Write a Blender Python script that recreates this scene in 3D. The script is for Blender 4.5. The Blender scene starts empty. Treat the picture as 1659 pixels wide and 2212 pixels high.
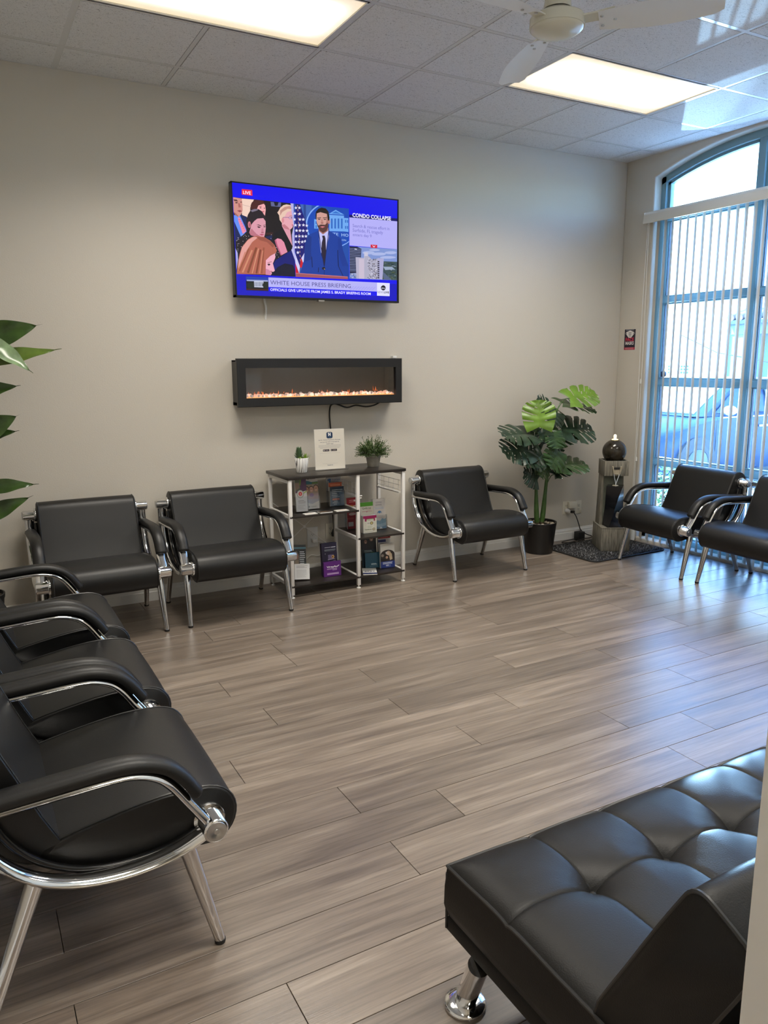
import bpy, bmesh, math, random
from mathutils import Vector, Matrix
random.seed(7)
R = math.radians
scene = bpy.context.scene
COL = scene.collection

# ------------------------------------------------------------------ camera, sky, sun, exposure
cam_data = bpy.data.cameras.new('camera')
cam = bpy.data.objects.new('camera', cam_data)
COL.objects.link(cam)
cam_data.sensor_fit = 'VERTICAL'
cam_data.sensor_height = 36.0
cam_data.lens = 1657.9 * 36.0 / 2212.0
cam_data.clip_start = 0.05
_r = Vector((0.87611711, -0.48206922, -0.00529845))
_u = Vector((0.09593445, 0.16356051, 0.9818577))
_w = Vector((0.47245676, 0.86073063, -0.18954521))
cam.matrix_world = Matrix(((_r.x, _u.x, -_w.x, -0.65715), (_r.y, _u.y, -_w.y, -5.07154), (_r.z, _u.z, -_w.z, 1.54417), (0, 0, 0, 1)))
scene.camera = cam

world = bpy.data.worlds.new('sky')
scene.world = world
world.use_nodes = True
wn = world.node_tree.nodes
sky = wn.new('ShaderNodeTexSky')
sky.sky_type = 'NISHITA'
sky.sun_disc = False
sky.sun_elevation = R(52)
sky.sun_rotation = R(305)
sky.ozone_density = 3.0
wn['Background'].inputs['Strength'].default_value = 3.2
world.node_tree.links.new(sky.outputs[0], wn['Background'].inputs[0])

sun_data = bpy.data.lights.new('sun', 'SUN')
sun_data.energy = 60.0
sun_data.angle = R(0.53)
sun_data.color = (0.80, 0.91, 1.0)
sun = bpy.data.objects.new('sun', sun_data)
COL.objects.link(sun)
sun.rotation_euler = Vector((-0.40, 0.46, 0.79)).to_track_quat('Z', 'Y').to_euler()

# the sun glinting off the windshield of the parked car up through the window on to the ceiling
glint_data = bpy.data.lights.new('windshield_glint', 'SPOT')
glint_data.energy = 4800
glint_data.shadow_soft_size = 0.03
glint_data.spot_size = R(42)
glint_data.spot_blend = 0.15
glint_data.color = (0.80, 0.93, 1.0)
glint = bpy.data.objects.new('windshield_glint', glint_data)
COL.objects.link(glint)
glint.location = (8.42, 3.14, 1.19)
glint.rotation_euler = (Vector(glint.location) - Vector((4.4, -1.1, 2.75))).to_track_quat('Z', 'Y').to_euler()

scene.view_settings.view_transform = 'Standard'
scene.view_settings.look = 'None'
scene.view_settings.gamma = 1.0
scene.view_settings.use_curve_mapping = False
scene.view_settings.exposure = 0.32
scene.cycles.max_bounces = 8
scene.cycles.diffuse_bounces = 5
scene.cycles.glossy_bounces = 4
scene.cycles.transparent_max_bounces = 24
scene.cycles.sample_clamp_indirect = 8.0
scene.cycles.use_denoising = True

LAMP = 25.0      # watts from each fluorescent ceiling light

# ------------------------------------------------------------------ materials
def lin(c):
    return tuple(((v / 255) / 12.92 if v / 255 <= 0.04045 else ((v / 255 + 0.055) / 1.055) ** 2.4) for v in c)

MATS = {}
def mat(name, color=(0.5, 0.5, 0.5), rough=0.5, metal=0.0, bump=0.0, bscale=200.0, vary=0.0, vscale=8.0, spec=0.5, coat=0.0, stretch=None, emit=None):
    if name in MATS: return MATS[name]
    m = bpy.data.materials.new(name); m.use_nodes = True
    nt = m.node_tree; n = nt.nodes; b = n['Principled BSDF']
    b.inputs['Base Color'].default_value = (*color, 1)
    b.inputs['Roughness'].default_value = rough
    b.inputs['Metallic'].default_value = metal
    b.inputs['Specular IOR Level'].default_value = spec
    b.inputs['Coat Weight'].default_value = coat
    if emit:
        b.inputs['Emission Color'].default_value = (*emit[0], 1); b.inputs['Emission Strength'].default_value = emit[1]
    tc = n.new('ShaderNodeTexCoord'); mp = n.new('ShaderNodeMapping')
    nt.links.new(tc.outputs['Object'], mp.inputs['Vector'])
    if stretch: mp.inputs['Scale'].default_value = stretch
    if vary > 0:
        t = n.new('ShaderNodeTexNoise'); t.inputs['Scale'].default_value = vscale; t.inputs['Detail'].default_value = 5
        nt.links.new(mp.outputs[0], t.inputs['Vector'])
        cr = n.new('ShaderNodeValToRGB')
        cr.color_ramp.elements[0].position = 0.3; cr.color_ramp.elements[1].position = 0.7
        cr.color_ramp.elements[0].color = (*[c * (1 - vary) for c in color], 1)
        cr.color_ramp.elements[1].color = (*[min(1, c * (1 + vary)) for c in color], 1)
        nt.links.new(t.outputs['Fac'], cr.inputs[0]); nt.links.new(cr.outputs[0], b.inputs['Base Color'])
    if bump > 0:
        t = n.new('ShaderNodeTexNoise'); t.inputs['Scale'].default_value = bscale; t.inputs['Detail'].default_value = 3
        nt.links.new(mp.outputs[0], t.inputs['Vector'])
        bp = n.new('ShaderNodeBump'); bp.inputs['Strength'].default_value = bump; bp.inputs['Distance'].default_value = 0.002
        nt.links.new(t.outputs['Fac'], bp.inputs['Height']); nt.links.new(bp.outputs[0], b.inputs['Normal'])
    MATS[name] = m
    return m

def plank_mat():
    m = bpy.data.materials.new('grey_oak_laminate'); m.use_nodes = True
    nt = m.node_tree; n = nt.nodes; L = nt.links; b = n['Principled BSDF']
    tc = n.new('ShaderNodeTexCoord'); oi = n.new('ShaderNodeObjectInfo')
    mul = n.new('ShaderNodeVectorMath'); mul.operation = 'SCALE'; mul.inputs['Scale'].default_value = 57.0
    cmb = n.new('ShaderNodeCombineXYZ')
    for i in range(3): L.new(oi.outputs['Random'], cmb.inputs[i])
    L.new(cmb.outputs[0], mul.inputs[0])
    add = n.new('ShaderNodeVectorMath'); L.new(tc.outputs['Object'], add.inputs[0]); L.new(mul.outputs[0], add.inputs[1])
    mp = n.new('ShaderNodeMapping'); mp.inputs['Scale'].default_value = (0.6, 8.0, 1.0); L.new(add.outputs[0], mp.inputs['Vector'])
    g = n.new('ShaderNodeTexNoise'); g.inputs['Scale'].default_value = 2.4; g.inputs['Detail'].default_value = 9; g.inputs['Roughness'].default_value = 0.62; g.inputs['Distortion'].default_value = 0.5
    L.new(mp.outputs[0], g.inputs['Vector'])
    cr = n.new('ShaderNodeValToRGB'); e = cr.color_ramp.elements
    e[0].position = 0.30; e[0].color = (0.122, 0.096, 0.077, 1)
    e[1].position = 0.72; e[1].color = (0.310, 0.255, 0.206, 1)
    k = e.new(0.52); k.color = (0.210, 0.168, 0.134, 1)
    L.new(g.outputs['Fac'], cr.inputs[0])
    # fine dark pores along the grain
    mp2 = n.new('ShaderNodeMapping'); mp2.inputs['Scale'].default_value = (1.3, 60.0, 1.0); L.new(add.outputs[0], mp2.inputs['Vector'])
    g2 = n.new('ShaderNodeTexNoise'); g2.inputs['Scale'].default_value = 5; g2.inputs['Detail'].default_value = 4; L.new(mp2.outputs[0], g2.inputs['Vector'])
    r2 = n.new('ShaderNodeMapRange'); r2.inputs[1].default_value = 0.35; r2.inputs[2].default_value = 0.6; r2.inputs[3].default_value = 0.88; r2.inputs[4].default_value = 1.03
    L.new(g2.outputs['Fac'], r2.inputs[0])
    # cathedral rings and knots
    mp3 = n.new('ShaderNodeMapping'); mp3.inputs['Scale'].default_value = (0.9, 4.5, 1.0); L.new(add.outputs[0], mp3.inputs['Vector'])
    wv = n.new('ShaderNodeTexWave'); wv.wave_type = 'RINGS'; wv.inputs['Scale'].default_value = 3.2; wv.inputs['Distortion'].default_value = 4.0; wv.inputs['Detail'].default_value = 2; wv.inputs['Detail Scale'].default_value = 0.7
    L.new(mp3.outputs[0], wv.inputs['Vector'])
    r3 = n.new('ShaderNodeMapRange'); r3.inputs[1].default_value = 0.0; r3.inputs[2].default_value = 0.25; r3.inputs[3].default_value = 0.86; r3.inputs[4].default_value = 1.0
    L.new(wv.outputs['Fac'], r3.inputs[0])
    tone = n.new('ShaderNodeMapRange'); tone.inputs[3].default_value = 0.84; tone.inputs[4].default_value = 1.16
    L.new(oi.outputs['Random'], tone.inputs[0])
    p1 = n.new('ShaderNodeMath'); p1.operation = 'MULTIPLY'; L.new(r2.outputs[0], p1.inputs[0]); L.new(r3.outputs[0], p1.inputs[1])
    p2 = n.new('ShaderNodeMath'); p2.operation = 'MULTIPLY'; L.new(p1.outputs[0], p2.inputs[0]); L.new(tone.outputs[0], p2.inputs[1])
    sc = n.new('ShaderNodeVectorMath'); sc.operation = 'SCALE'; L.new(cr.outputs[0], sc.inputs[0]); L.new(p2.outputs[0], sc.inputs['Scale'])
    L.new(sc.outputs[0], b.inputs['Base Color'])
    rr = n.new('ShaderNodeMapRange'); rr.inputs[3].default_value = 0.24; rr.inputs[4].default_value = 0.40; L.new(g.outputs['Fac'], rr.inputs[0]); L.new(rr.outputs[0], b.inputs['Roughness'])
    bp = n.new('ShaderNodeBump'); bp.inputs['Strength'].default_value = 0.12; bp.inputs['Distance'].default_value = 0.002
    L.new(g2.outputs['Fac'], bp.inputs['Height']); L.new(bp.outputs[0], b.inputs['Normal'])
    b.inputs['Specular IOR Level'].default_value = 0.7
    return m

def tile_mat():
    m = bpy.data.materials.new('fissured_mineral_tile'); m.use_nodes = True
    nt = m.node_tree; n = nt.nodes; L = nt.links; b = n['Principled BSDF']
    tc = n.new('ShaderNodeTexCoord'); oi = n.new('ShaderNodeObjectInfo')
    cmb = n.new('ShaderNodeCombineXYZ'); L.new(oi.outputs['Random'], cmb.inputs[0]); L.new(oi.outputs['Random'], cmb.inputs[1])
    mul = n.new('ShaderNodeVectorMath'); mul.operation = 'SCALE'; mul.inputs['Scale'].default_value = 31.0; L.new(cmb.outputs[0], mul.inputs[0])
    add = n.new('ShaderNodeVectorMath'); L.new(tc.outputs['Object'], add.inputs[0]); L.new(mul.outputs[0], add.inputs[1])
    mp = n.new('ShaderNodeMapping'); mp.inputs['Rotation'].default_value = (0, 0, 0.5); mp.inputs['Scale'].default_value = (75, 150, 1); L.new(add.outputs[0], mp.inputs['Vector'])
    g = n.new('ShaderNodeTexNoise'); g.inputs['Scale'].default_value = 1.0; g.inputs['Detail'].default_value = 2.5; g.inputs['Distortion'].default_value = 2.2
    L.new(mp.outputs[0], g.inputs['Vector'])
    cr = n.new('ShaderNodeValToRGB'); e = cr.color_ramp.elements
    e[0].position = 0.33; e[0].color = (0.25, 0.25, 0.25, 1); e[1].position = 0.405; e[1].color = (0.72, 0.72, 0.72, 1)
    L.new(g.outputs['Fac'], cr.inputs[0]); L.new(cr.outputs[0], b.inputs['Base Color'])
    bp = n.new('ShaderNodeBump'); bp.inputs['Strength'].default_value = 0.5; bp.inputs['Distance'].default_value = 0.002
    L.new(cr.outputs[0], bp.inputs['Height']); L.new(bp.outputs[0], b.inputs['Normal'])
    b.inputs['Roughness'].default_value = 0.9; b.inputs['Specular IOR Level'].default_value = 0.2
    return m

def glass_mat(name, tint=(0.93, 0.97, 0.97), rough=0.0, base=0.03, haze=0.0, hazecol=(0.8, 0.9, 1.0)):
    if name in MATS: return MATS[name]
    m = bpy.data.materials.new(name); m.use_nodes = True
    nt = m.node_tree; n = nt.nodes; L = nt.links
    n.remove(n['Principled BSDF']); out = n['Material Output']
    tr = n.new('ShaderNodeBsdfTransparent'); tr.inputs[0].default_value = (*tint, 1)
    gl = n.new('ShaderNodeBsdfGlossy'); gl.inputs['Roughness'].default_value = rough
    lw = n.new('ShaderNodeLayerWeight'); lw.inputs['Blend'].default_value = 0.25
    mr = n.new('ShaderNodeMapRange'); mr.inputs[3].default_value = base; mr.inputs[4].default_value = 0.7; L.new(lw.outputs['Fresnel'], mr.inputs[0])
    mx = n.new('ShaderNodeMixShader'); L.new(mr.outputs[0], mx.inputs[0]); L.new(tr.outputs[0], mx.inputs[1]); L.new(gl.outputs[0], mx.inputs[2])
    last = mx.outputs[0]
    if haze > 0:
        df = n.new('ShaderNodeBsdfTranslucent'); df.inputs[0].default_value = (*hazecol, 1)
        m2 = n.new('ShaderNodeMixShader'); m2.inputs[0].default_value = haze; L.new(last, m2.inputs[1]); L.new(df.outputs[0], m2.inputs[2]); last = m2.outputs[0]
    L.new(last, out.inputs[0])
    MATS[name] = m
    return m

def print_mat(name, emission=False, strength=1.0):
    if name in MATS: return MATS[name]
    m = bpy.data.materials.new(name); m.use_nodes = True
    nt = m.node_tree; b = nt.nodes['Principled BSDF']
    a = nt.nodes.new('ShaderNodeAttribute'); a.attribute_name = 'Col'
    if emission:
        b.inputs['Base Color'].default_value = (0.01, 0.01, 0.01, 1)
        nt.links.new(a.outputs['Color'], b.inputs['Emission Color']); b.inputs['Emission Strength'].default_value = strength
        b.inputs['Roughness'].default_value = 0.28; b.inputs['Specular IOR Level'].default_value = 0.35
    else:
        nt.links.new(a.outputs['Color'], b.inputs['Base Color']); b.inputs['Roughness'].default_value = 0.35
    MATS[name] = m
    return m

def marble_mat():
    m = mat('marbled_ceramic', (0.85, 0.84, 0.82), 0.35)
    nt = m.node_tree; n = nt.nodes; L = nt.links
    tc = n.new('ShaderNodeTexCoord'); mp = n.new('ShaderNodeMapping'); mp.inputs['Scale'].default_value = (30, 30, 4); L.new(tc.outputs['Object'], mp.inputs['Vector'])
    w = n.new('ShaderNodeTexWave'); w.inputs['Scale'].default_value = 0.7; w.inputs['Distortion'].default_value = 7; w.inputs['Detail'].default_value = 3; L.new(mp.outputs[0], w.inputs['Vector'])
    cr = n.new('ShaderNodeValToRGB'); e = cr.color_ramp.elements
    e[0].position = 0.0; e[0].color = (0.10, 0.09, 0.09, 1); e[1].position = 0.22; e[1].color = (0.85, 0.84, 0.82, 1)
    L.new(w.outputs['Fac'], cr.inputs[0]); L.new(cr.outputs[0], n['Principled BSDF'].inputs['Base Color'])
    return m

M = {}
M['wall'] = mat('greige_wall_paint', (0.585, 0.545, 0.474), 0.75, bump=0.35, bscale=130, spec=0.3)
M['white_paint'] = mat('white_trim_paint', (0.80, 0.79, 0.76), 0.42)
M['plank'] = plank_mat()
M['subfloor'] = mat('dark_underlay', (0.03, 0.026, 0.022), 0.8)
M['tile'] = tile_mat()
M['tee'] = mat('white_ceiling_grid', (0.60, 0.60, 0.59), 0.5)
M['plenum'] = mat('plenum_board', (0.3, 0.3, 0.3), 0.9)
M['leather'] = mat('black_leatherette', (0.0080, 0.0080, 0.0083), 0.42, bump=0.14, bscale=420, spec=0.42)
M['sofa_leather'] = mat('black_bonded_leather', (0.0065, 0.0062, 0.0060), 0.46, bump=0.22, bscale=330, spec=0.28)
M['thread'] = mat('black_piping', (0.02, 0.02, 0.02), 0.35)
M['chrome'] = mat('polished_chrome', (0.80, 0.80, 0.80), 0.09, 1.0)
M['black_enamel'] = mat('black_gloss_enamel', (0.012, 0.012, 0.013), 0.12)
M['brushed'] = mat('brushed_steel', (0.55, 0.55, 0.55), 0.3, 1.0)
M['rubber'] = mat('black_rubber', (0.015, 0.015, 0.015), 0.6)
M['black_plastic'] = mat('black_plastic', (0.012, 0.013, 0.014), 0.42)
M['fire_black'] = mat('satin_black_steel', (0.010, 0.011, 0.013), 0.38)
M['fan_white'] = mat('ivory_enamel', (0.62, 0.60, 0.50), 0.25)
M['blade_white'] = mat('white_fan_blade', (0.74, 0.76, 0.78), 0.38)
M['teal'] = mat('teal_anodised_aluminium', (0.19, 0.31, 0.345), 0.42)
M['gasket'] = mat('black_glazing_gasket', (0.01, 0.012, 0.03), 0.5)
M['pane'] = glass_mat('window_glass', (0.68, 0.85, 1.0), base=0.03)
M['acrylic'] = glass_mat('clear_acrylic', (0.95, 0.96, 0.97), base=0.05)
M['fire_glass'] = glass_mat('smoked_fireplace_glass', (0.74, 0.72, 0.70), base=0.085)
M['blind'] = mat('ivory_blind_vinyl', (0.74, 0.71, 0.64), 0.45)
M['vane'] = mat('ivory_vane_vinyl', (0.56, 0.54, 0.49), 0.5)
M['cord'] = mat('white_cord', (0.75, 0.75, 0.72), 0.5)
M['outlet'] = mat('ivory_outlet_plastic', (0.70, 0.66, 0.55), 0.3)
M['outlet_white'] = mat('white_outlet_plastic', (0.75, 0.75, 0.74), 0.3)
M['shelf_white'] = mat('white_powder_coat', (0.74, 0.72, 0.69), 0.35)
M['wenge'] = mat('dark_wenge_laminate', (0.020, 0.016, 0.014), 0.33, vary=0.4, vscale=6, stretch=(1, 14, 14))
M['leaf_dark'] = mat('dark_monstera_leaf', (0.020, 0.040, 0.022), 0.30, vary=0.5, vscale=14)
M['leaf_mid'] = mat('mid_green_monstera_leaf', (0.030, 0.068, 0.020), 0.32, vary=0.4, vscale=14)
M['leaf_light'] = mat('bright_green_monstera_leaf', (0.125, 0.235, 0.022), 0.35, vary=0.3, vscale=12)
M['broad_leaf'] = mat('glossy_broad_leaf', (0.034, 0.072, 0.013), 0.25, vary=0.45, vscale=10)
M['broad_leaf_light'] = mat('yellow_green_broad_leaf', (0.100, 0.160, 0.026), 0.28, vary=0.35, vscale=10)
M['broad_leaf_pale'] = mat('sheen_toned_broad_leaf', (0.20, 0.29, 0.15), 0.22, vary=0.35, vscale=16)  # greyish-green sheen of the leaf put into its colour
M['stem'] = mat('green_stem', (0.045, 0.10, 0.022), 0.4, vary=0.3, vscale=20)
M['bark'] = mat('brown_trunk', (0.055, 0.038, 0.022), 0.7, vary=0.4, vscale=40, bump=0.6, bscale=80)
M['pot_black'] = mat('black_pot', (0.008, 0.008, 0.009), 0.38)
M['soil'] = mat('soil', (0.03, 0.022, 0.015), 0.9)
M['pebble'] = mat('tan_pebble', (0.32, 0.27, 0.20), 0.6, vary=0.3, vscale=30)
M['marble'] = marble_mat()
M['grey_pot'] = mat('grey_cement_pot', (0.28, 0.26, 0.22), 0.75, vary=0.2, vscale=30)
M['succulent'] = mat('blue_green_succulent', (0.13, 0.22, 0.11), 0.5)
M['succulent2'] = mat('lime_succulent', (0.20, 0.34, 0.03), 0.45)
M['boxwood'] = mat('boxwood_leaf', (0.075, 0.125, 0.035), 0.5, vary=0.45, vscale=40)
M['stone'] = mat('weathered_grey_resin_stone', (0.185, 0.170, 0.135), 0.8, vary=0.45, vscale=9, stretch=(9, 9, 1.2), bump=0.9, bscale=30)
M['stone_pale'] = mat('pale_resin_stone', (0.34, 0.30, 0.22), 0.75, vary=0.25, vscale=20)
M['sphere'] = mat('wet_brown_sphere', (0.030, 0.024, 0.016), 0.12, vary=0.6, vscale=16)
M['slate'] = mat('wet_black_slate', (0.006, 0.007, 0.010), 0.16)
M['water'] = glass_mat('falling_water', (0.92, 0.96, 1.0), base=0.25)
M['glow'] = mat('lit_fountain_lens', (0.9, 0.75, 0.4), 0.4, emit=((1.0, 0.66, 0.26), 2.2))
M['paper'] = mat('white_paper', (0.74, 0.73, 0.70), 0.5)
M['rug'] = mat('charcoal_rug_base', (0.012, 0.012, 0.014), 0.95)
M['print'] = print_mat('printed_card')
M['screen'] = print_mat('lit_screen', True, 0.84)

# ------------------------------------------------------------------ mesh builder
class MB:
    def __init__(s): s.v = []; s.f = []; s.sm = []
    def quadbox(s, P, smooth=False):
        o = len(s.v); s.v += [tuple(p) for p in P]
        for f in ((0, 3, 2, 1), (4, 5, 6, 7), (0, 1, 5, 4), (1, 2, 6, 5), (2, 3, 7, 6), (3, 0, 4, 7)):
            s.f.append(tuple(o + i for i in f)); s.sm.append(smooth)
        return s
    def box(s, x0, x1, y0, y1, z0, z1):
        return s.quadbox([(x0, y0, z0), (x1, y0, z0), (x1, y1, z0), (x0, y1, z0), (x0, y0, z1), (x1, y0, z1), (x1, y1, z1), (x0, y1, z1)])
    def cbox(s, c, d): return s.box(c[0] - d[0] / 2, c[0] + d[0] / 2, c[1] - d[1] / 2, c[1] + d[1] / 2, c[2] - d[2] / 2, c[2] + d[2] / 2)
    def xbox(s, mtx, d):
        return s.quadbox([mtx @ Vector((sx * d[0] / 2, sy * d[1] / 2, sz * d[2] / 2)) for sz in (-1, 1) for sx, sy in ((-1, -1), (1, -1), (1, 1), (-1, 1))])
    def bar(s, a, b, w, h=None):
        a = Vector(a); b = Vector(b); h = h or w; d = (b - a)
        q = d.to_track_quat('Z', 'Y').to_matrix().to_4x4()
        return s.xbox(Matrix.Translation((a + b) / 2) @ q, (w, h, d.length))
    def face(s, pts, smooth=False):
        o = len(s.v); s.v += [tuple(p) for p in pts]; s.f.append(tuple(range(o, o + len(pts)))); s.sm.append(smooth); return s
    def loft(s, rings, cap=True, smooth=True, closed=True):
        o = len(s.v); n = len(rings[0])
        for r in rings: s.v += [tuple(p) for p in r]
        for i in range(len(rings) - 1):
            for j in range(n if closed else n - 1):
                k = (j + 1) % n
                s.f.append((o + i * n + j, o + i * n + k, o + (i + 1) * n + k, o + (i + 1) * n + j)); s.sm.append(smooth)
        if cap and closed:
            s.f.append(tuple(o + j for j in reversed(range(n)))); s.sm.append(False)
            s.f.append(tuple(o + (len(rings) - 1) * n + j for j in range(n))); s.sm.append(False)
        return s
    def prism(s, prof, fn, a, b, smooth=False):
        """closed 2D profile swept between a and b; fn(u, v, t) -> 3D point"""
        return s.loft([[fn(u, v, a) for u, v in prof], [fn(u, v, b) for u, v in prof]], smooth=smooth)
    def tube(s, pts, r, n=8, h=None, side=None, cap=True):
        """round or flat-oval tube along pts; r may be a list; h = half thickness across 'side'"""
        P = [Vector(p) for p in pts]; rings = []
        prev = None
        for i, p in enumerate(P):
            t = (P[min(i + 1, len(P) - 1)] - P[max(i - 1, 0)]).normalized()
            if side: x = Vector(side)
            elif prev is None: x = Vector((0, 0, 1)) if abs(t.z) < 0.9 else Vector((1, 0, 0))
            else: x = prev
            x = (x - t * x.dot(t)).normalized(); y = t.cross(x); prev = x
            ra = r[i] if isinstance(r, (list, tuple)) else r
            hb = h if h else ra
            rings.append([p + x * math.cos(2 * math.pi * k / n) * ra + y * math.sin(2 * math.pi * k / n) * hb for k in range(n)])
        return s.loft(rings, cap=cap)
    def lathe(s, prof, n=24, c=(0, 0, 0), mtx=None):
        """profile [(r, z)] round Z"""
        rings = []
        for r, z in prof:
            ring = [Vector((max(r, 1e-4) * math.cos(2 * math.pi * k / n), max(r, 1e-4) * math.sin(2 * math.pi * k / n), z)) for k in range(n)]
            ring = [(mtx @ p) if mtx else p + Vector(c) for p in ring]
            rings.append(ring)
        return s.loft(rings)
    def ball(s, c, r, n=16, m=10, sq=(1, 1, 1)):
        rings = []
        for i in range(m + 1):
            a = math.pi * i / m
            rings.append([(c[0] + r * sq[0] * max(math.sin(a), 1e-3) * math.cos(2 * math.pi * k / n), c[1] + r * sq[1] * max(math.sin(a), 1e-3) * math.sin(2 * math.pi * k / n), c[2] - r * sq[2] * math.cos(a)) for k in range(n)])
        return s.loft(rings)
    def mesh(s, name):
        me = bpy.data.meshes.new(name); me.from_pydata(s.v, [], s.f)
        me.polygons.foreach_set('use_smooth', s.sm)
        me.update()
        return me
    def build(s, name, material, parent=None, bevel=0, seg=2, angle=None, kind=None, label=None, loc=None, rotz=None):
        me = s.mesh(name)
        if bevel or angle:
            bm = bmesh.new(); bm.from_mesh(me)
            bmesh.ops.recalc_face_normals(bm, faces=bm.faces)
            if bevel:
                ed = [e for e in bm.edges if len(e.link_faces) == 2 and e.calc_face_angle(0) > R(30)]
                bmesh.ops.bevel(bm, geom=ed, offset=bevel, segments=seg, affect='EDGES', profile=0.5)
            bm.to_mesh(me); bm.free()
            me.polygons.foreach_set('use_smooth', [True] * len(me.polygons))
            me.set_sharp_from_angle(angle=R(angle or 40))
        else:
            bm = bmesh.new(); bm.from_mesh(me); bmesh.ops.recalc_face_normals(bm, faces=bm.faces); bm.to_mesh(me); bm.free()
            if any(s.sm): me.set_sharp_from_angle(angle=R(50))
        me.materials.append(material)
        return link(name, me, parent, kind, label, loc, rotz)

def link(name, me, parent=None, kind=None, label=None, loc=None, rotz=None):
    o = bpy.data.objects.new(name, me); COL.objects.link(o)
    if parent: o.parent = parent
    if kind: o['kind'] = kind
    if label: o['label'] = label
    if loc: o.location = loc
    if rotz is not None: o.rotation_euler = (0, 0, rotz)
    return o
def thing(name, label, cat, loc=(0, 0, 0), rotz=0, group=None):
    o = bpy.data.objects.new(name, None); COL.objects.link(o)
    o.empty_display_size = 0.1
    o.location = loc; o.rotation_euler = (0, 0, rotz)
    return tag(o, label, cat, group)
def tag(o, label, cat, group=None):
    o['label'] = label; o['category'] = cat
    if group: o['group'] = group
    return o
def copy_tree(o, parent=None):
    c = o.copy(); COL.objects.link(c)
    if parent: c.parent = parent
    for ch in list(o.children): copy_tree(ch, c)
    return c

# ------------------------------------------------------------------ flat print: coloured polygons and lettering on a card or screen
_txt = {}
def text_polys(s, bold):
    k = (s, bold)
    if k in _txt: return _txt[k]
    cu = bpy.data.curves.new('lettering', 'FONT'); cu.body = s; cu.size = 1; cu.offset = bold; cu.resolution_u = 2
    ob = bpy.data.objects.new('lettering', cu); COL.objects.link(ob)
    bpy.context.view_layer.update()
    me = ob.to_mesh()
    vs = [(v.co.x, v.co.y) for v in me.vertices]; fs = [tuple(p.vertices) for p in me.polygons]
    ob.to_mesh_clear(); bpy.data.objects.remove(ob); bpy.data.curves.remove(cu)
    _txt[k] = (vs, fs)
    return _txt[k]
class Flat:
    """layers of flat colour in a local XZ plane facing -Y (step = spacing of the ink layers)"""
    def __init__(s, step=0.00012): s.v = []; s.f = []; s.c = []; s.bb = []; s.step = step
    def _layer(s, pts):
        x0 = min(p[0] for p in pts); x1 = max(p[0] for p in pts); z0 = min(p[1] for p in pts); z1 = max(p[1] for p in pts)
        l = 0
        for a0, a1, b0, b1, k in s.bb:
            if k >= l and x0 < a1 and x1 > a0 and z0 < b1 and z1 > b0: l = k + 1
        s.bb.append((x0, x1, z0, z1, l)); return -s.step * (l + 1)
    def poly(s, pts, col):
        y = s._layer(pts); o = len(s.v); s.v += [(p[0], y, p[1]) for p in pts]; s.f.append(tuple(range(o, o + len(pts)))); s.c.append(col); return s
    def rect(s, x0, z0, x1, z1, col): return s.poly([(x0, z0), (x1, z0), (x1, z1), (x0, z1)], col)
    def ell(s, cx, cz, rx, rz, col, n=16): return s.poly([(cx + rx * math.cos(2 * math.pi * k / n), cz + rz * math.sin(2 * math.pi * k / n)) for k in range(n)], col)
    def line(s, a, b, w, col):
        dx, dz = b[0] - a[0], b[1] - a[1]; l = math.hypot(dx, dz); nx, nz = -dz / l * w / 2, dx / l * w / 2
        return s.poly([(a[0] + nx, a[1] + nz), (b[0] + nx, b[1] + nz), (b[0] - nx, b[1] - nz), (a[0] - nx, a[1] - nz)], col)
    def text(s, t, x0, z0, x1, h, col, bold=0.0):
        """baseline z0, from x0 to x1, cap height h"""
        vs, fs = text_polys(t, bold)
        if not vs: return s
        mx0 = min(v[0] for v in vs); mx1 = max(v[0] for v in vs); sx = (x1 - x0) / (mx1 - mx0); sz = h / 0.70
        pts = [(x0 + (v[0] - mx0) * sx, z0 + v[1] * sz) for v in vs]
        y = s._layer(pts); o = len(s.v); s.v += [(p[0], y, p[1]) for p in pts]
        for f in fs: s.f.append(tuple(o + i for i in f)); s.c.append(col)
        return s
    def build(s, name, material, parent=None, label=None):
        me = bpy.data.meshes.new(name); me.from_pydata(s.v, [], s.f)
        # all faces look towards -Y
        flip = []
        for p in me.polygons:
            if p.normal.y > 0: flip.append(p.index)
        if flip:
            bm = bmesh.new(); bm.from_mesh(me); bm.faces.ensure_lookup_table()
            bmesh.ops.reverse_faces(bm, faces=[bm.faces[i] for i in flip]); bm.to_mesh(me); bm.free()
        at = me.color_attributes.new('Col', 'FLOAT_COLOR', 'CORNER')
        for p in me.polygons:
            c = (*s.c[p.index], 1)
            for li in p.loop_indices: at.data[li].color = c
        me.materials.append(material)
        return link(name, me, parent, label=label)

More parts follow.
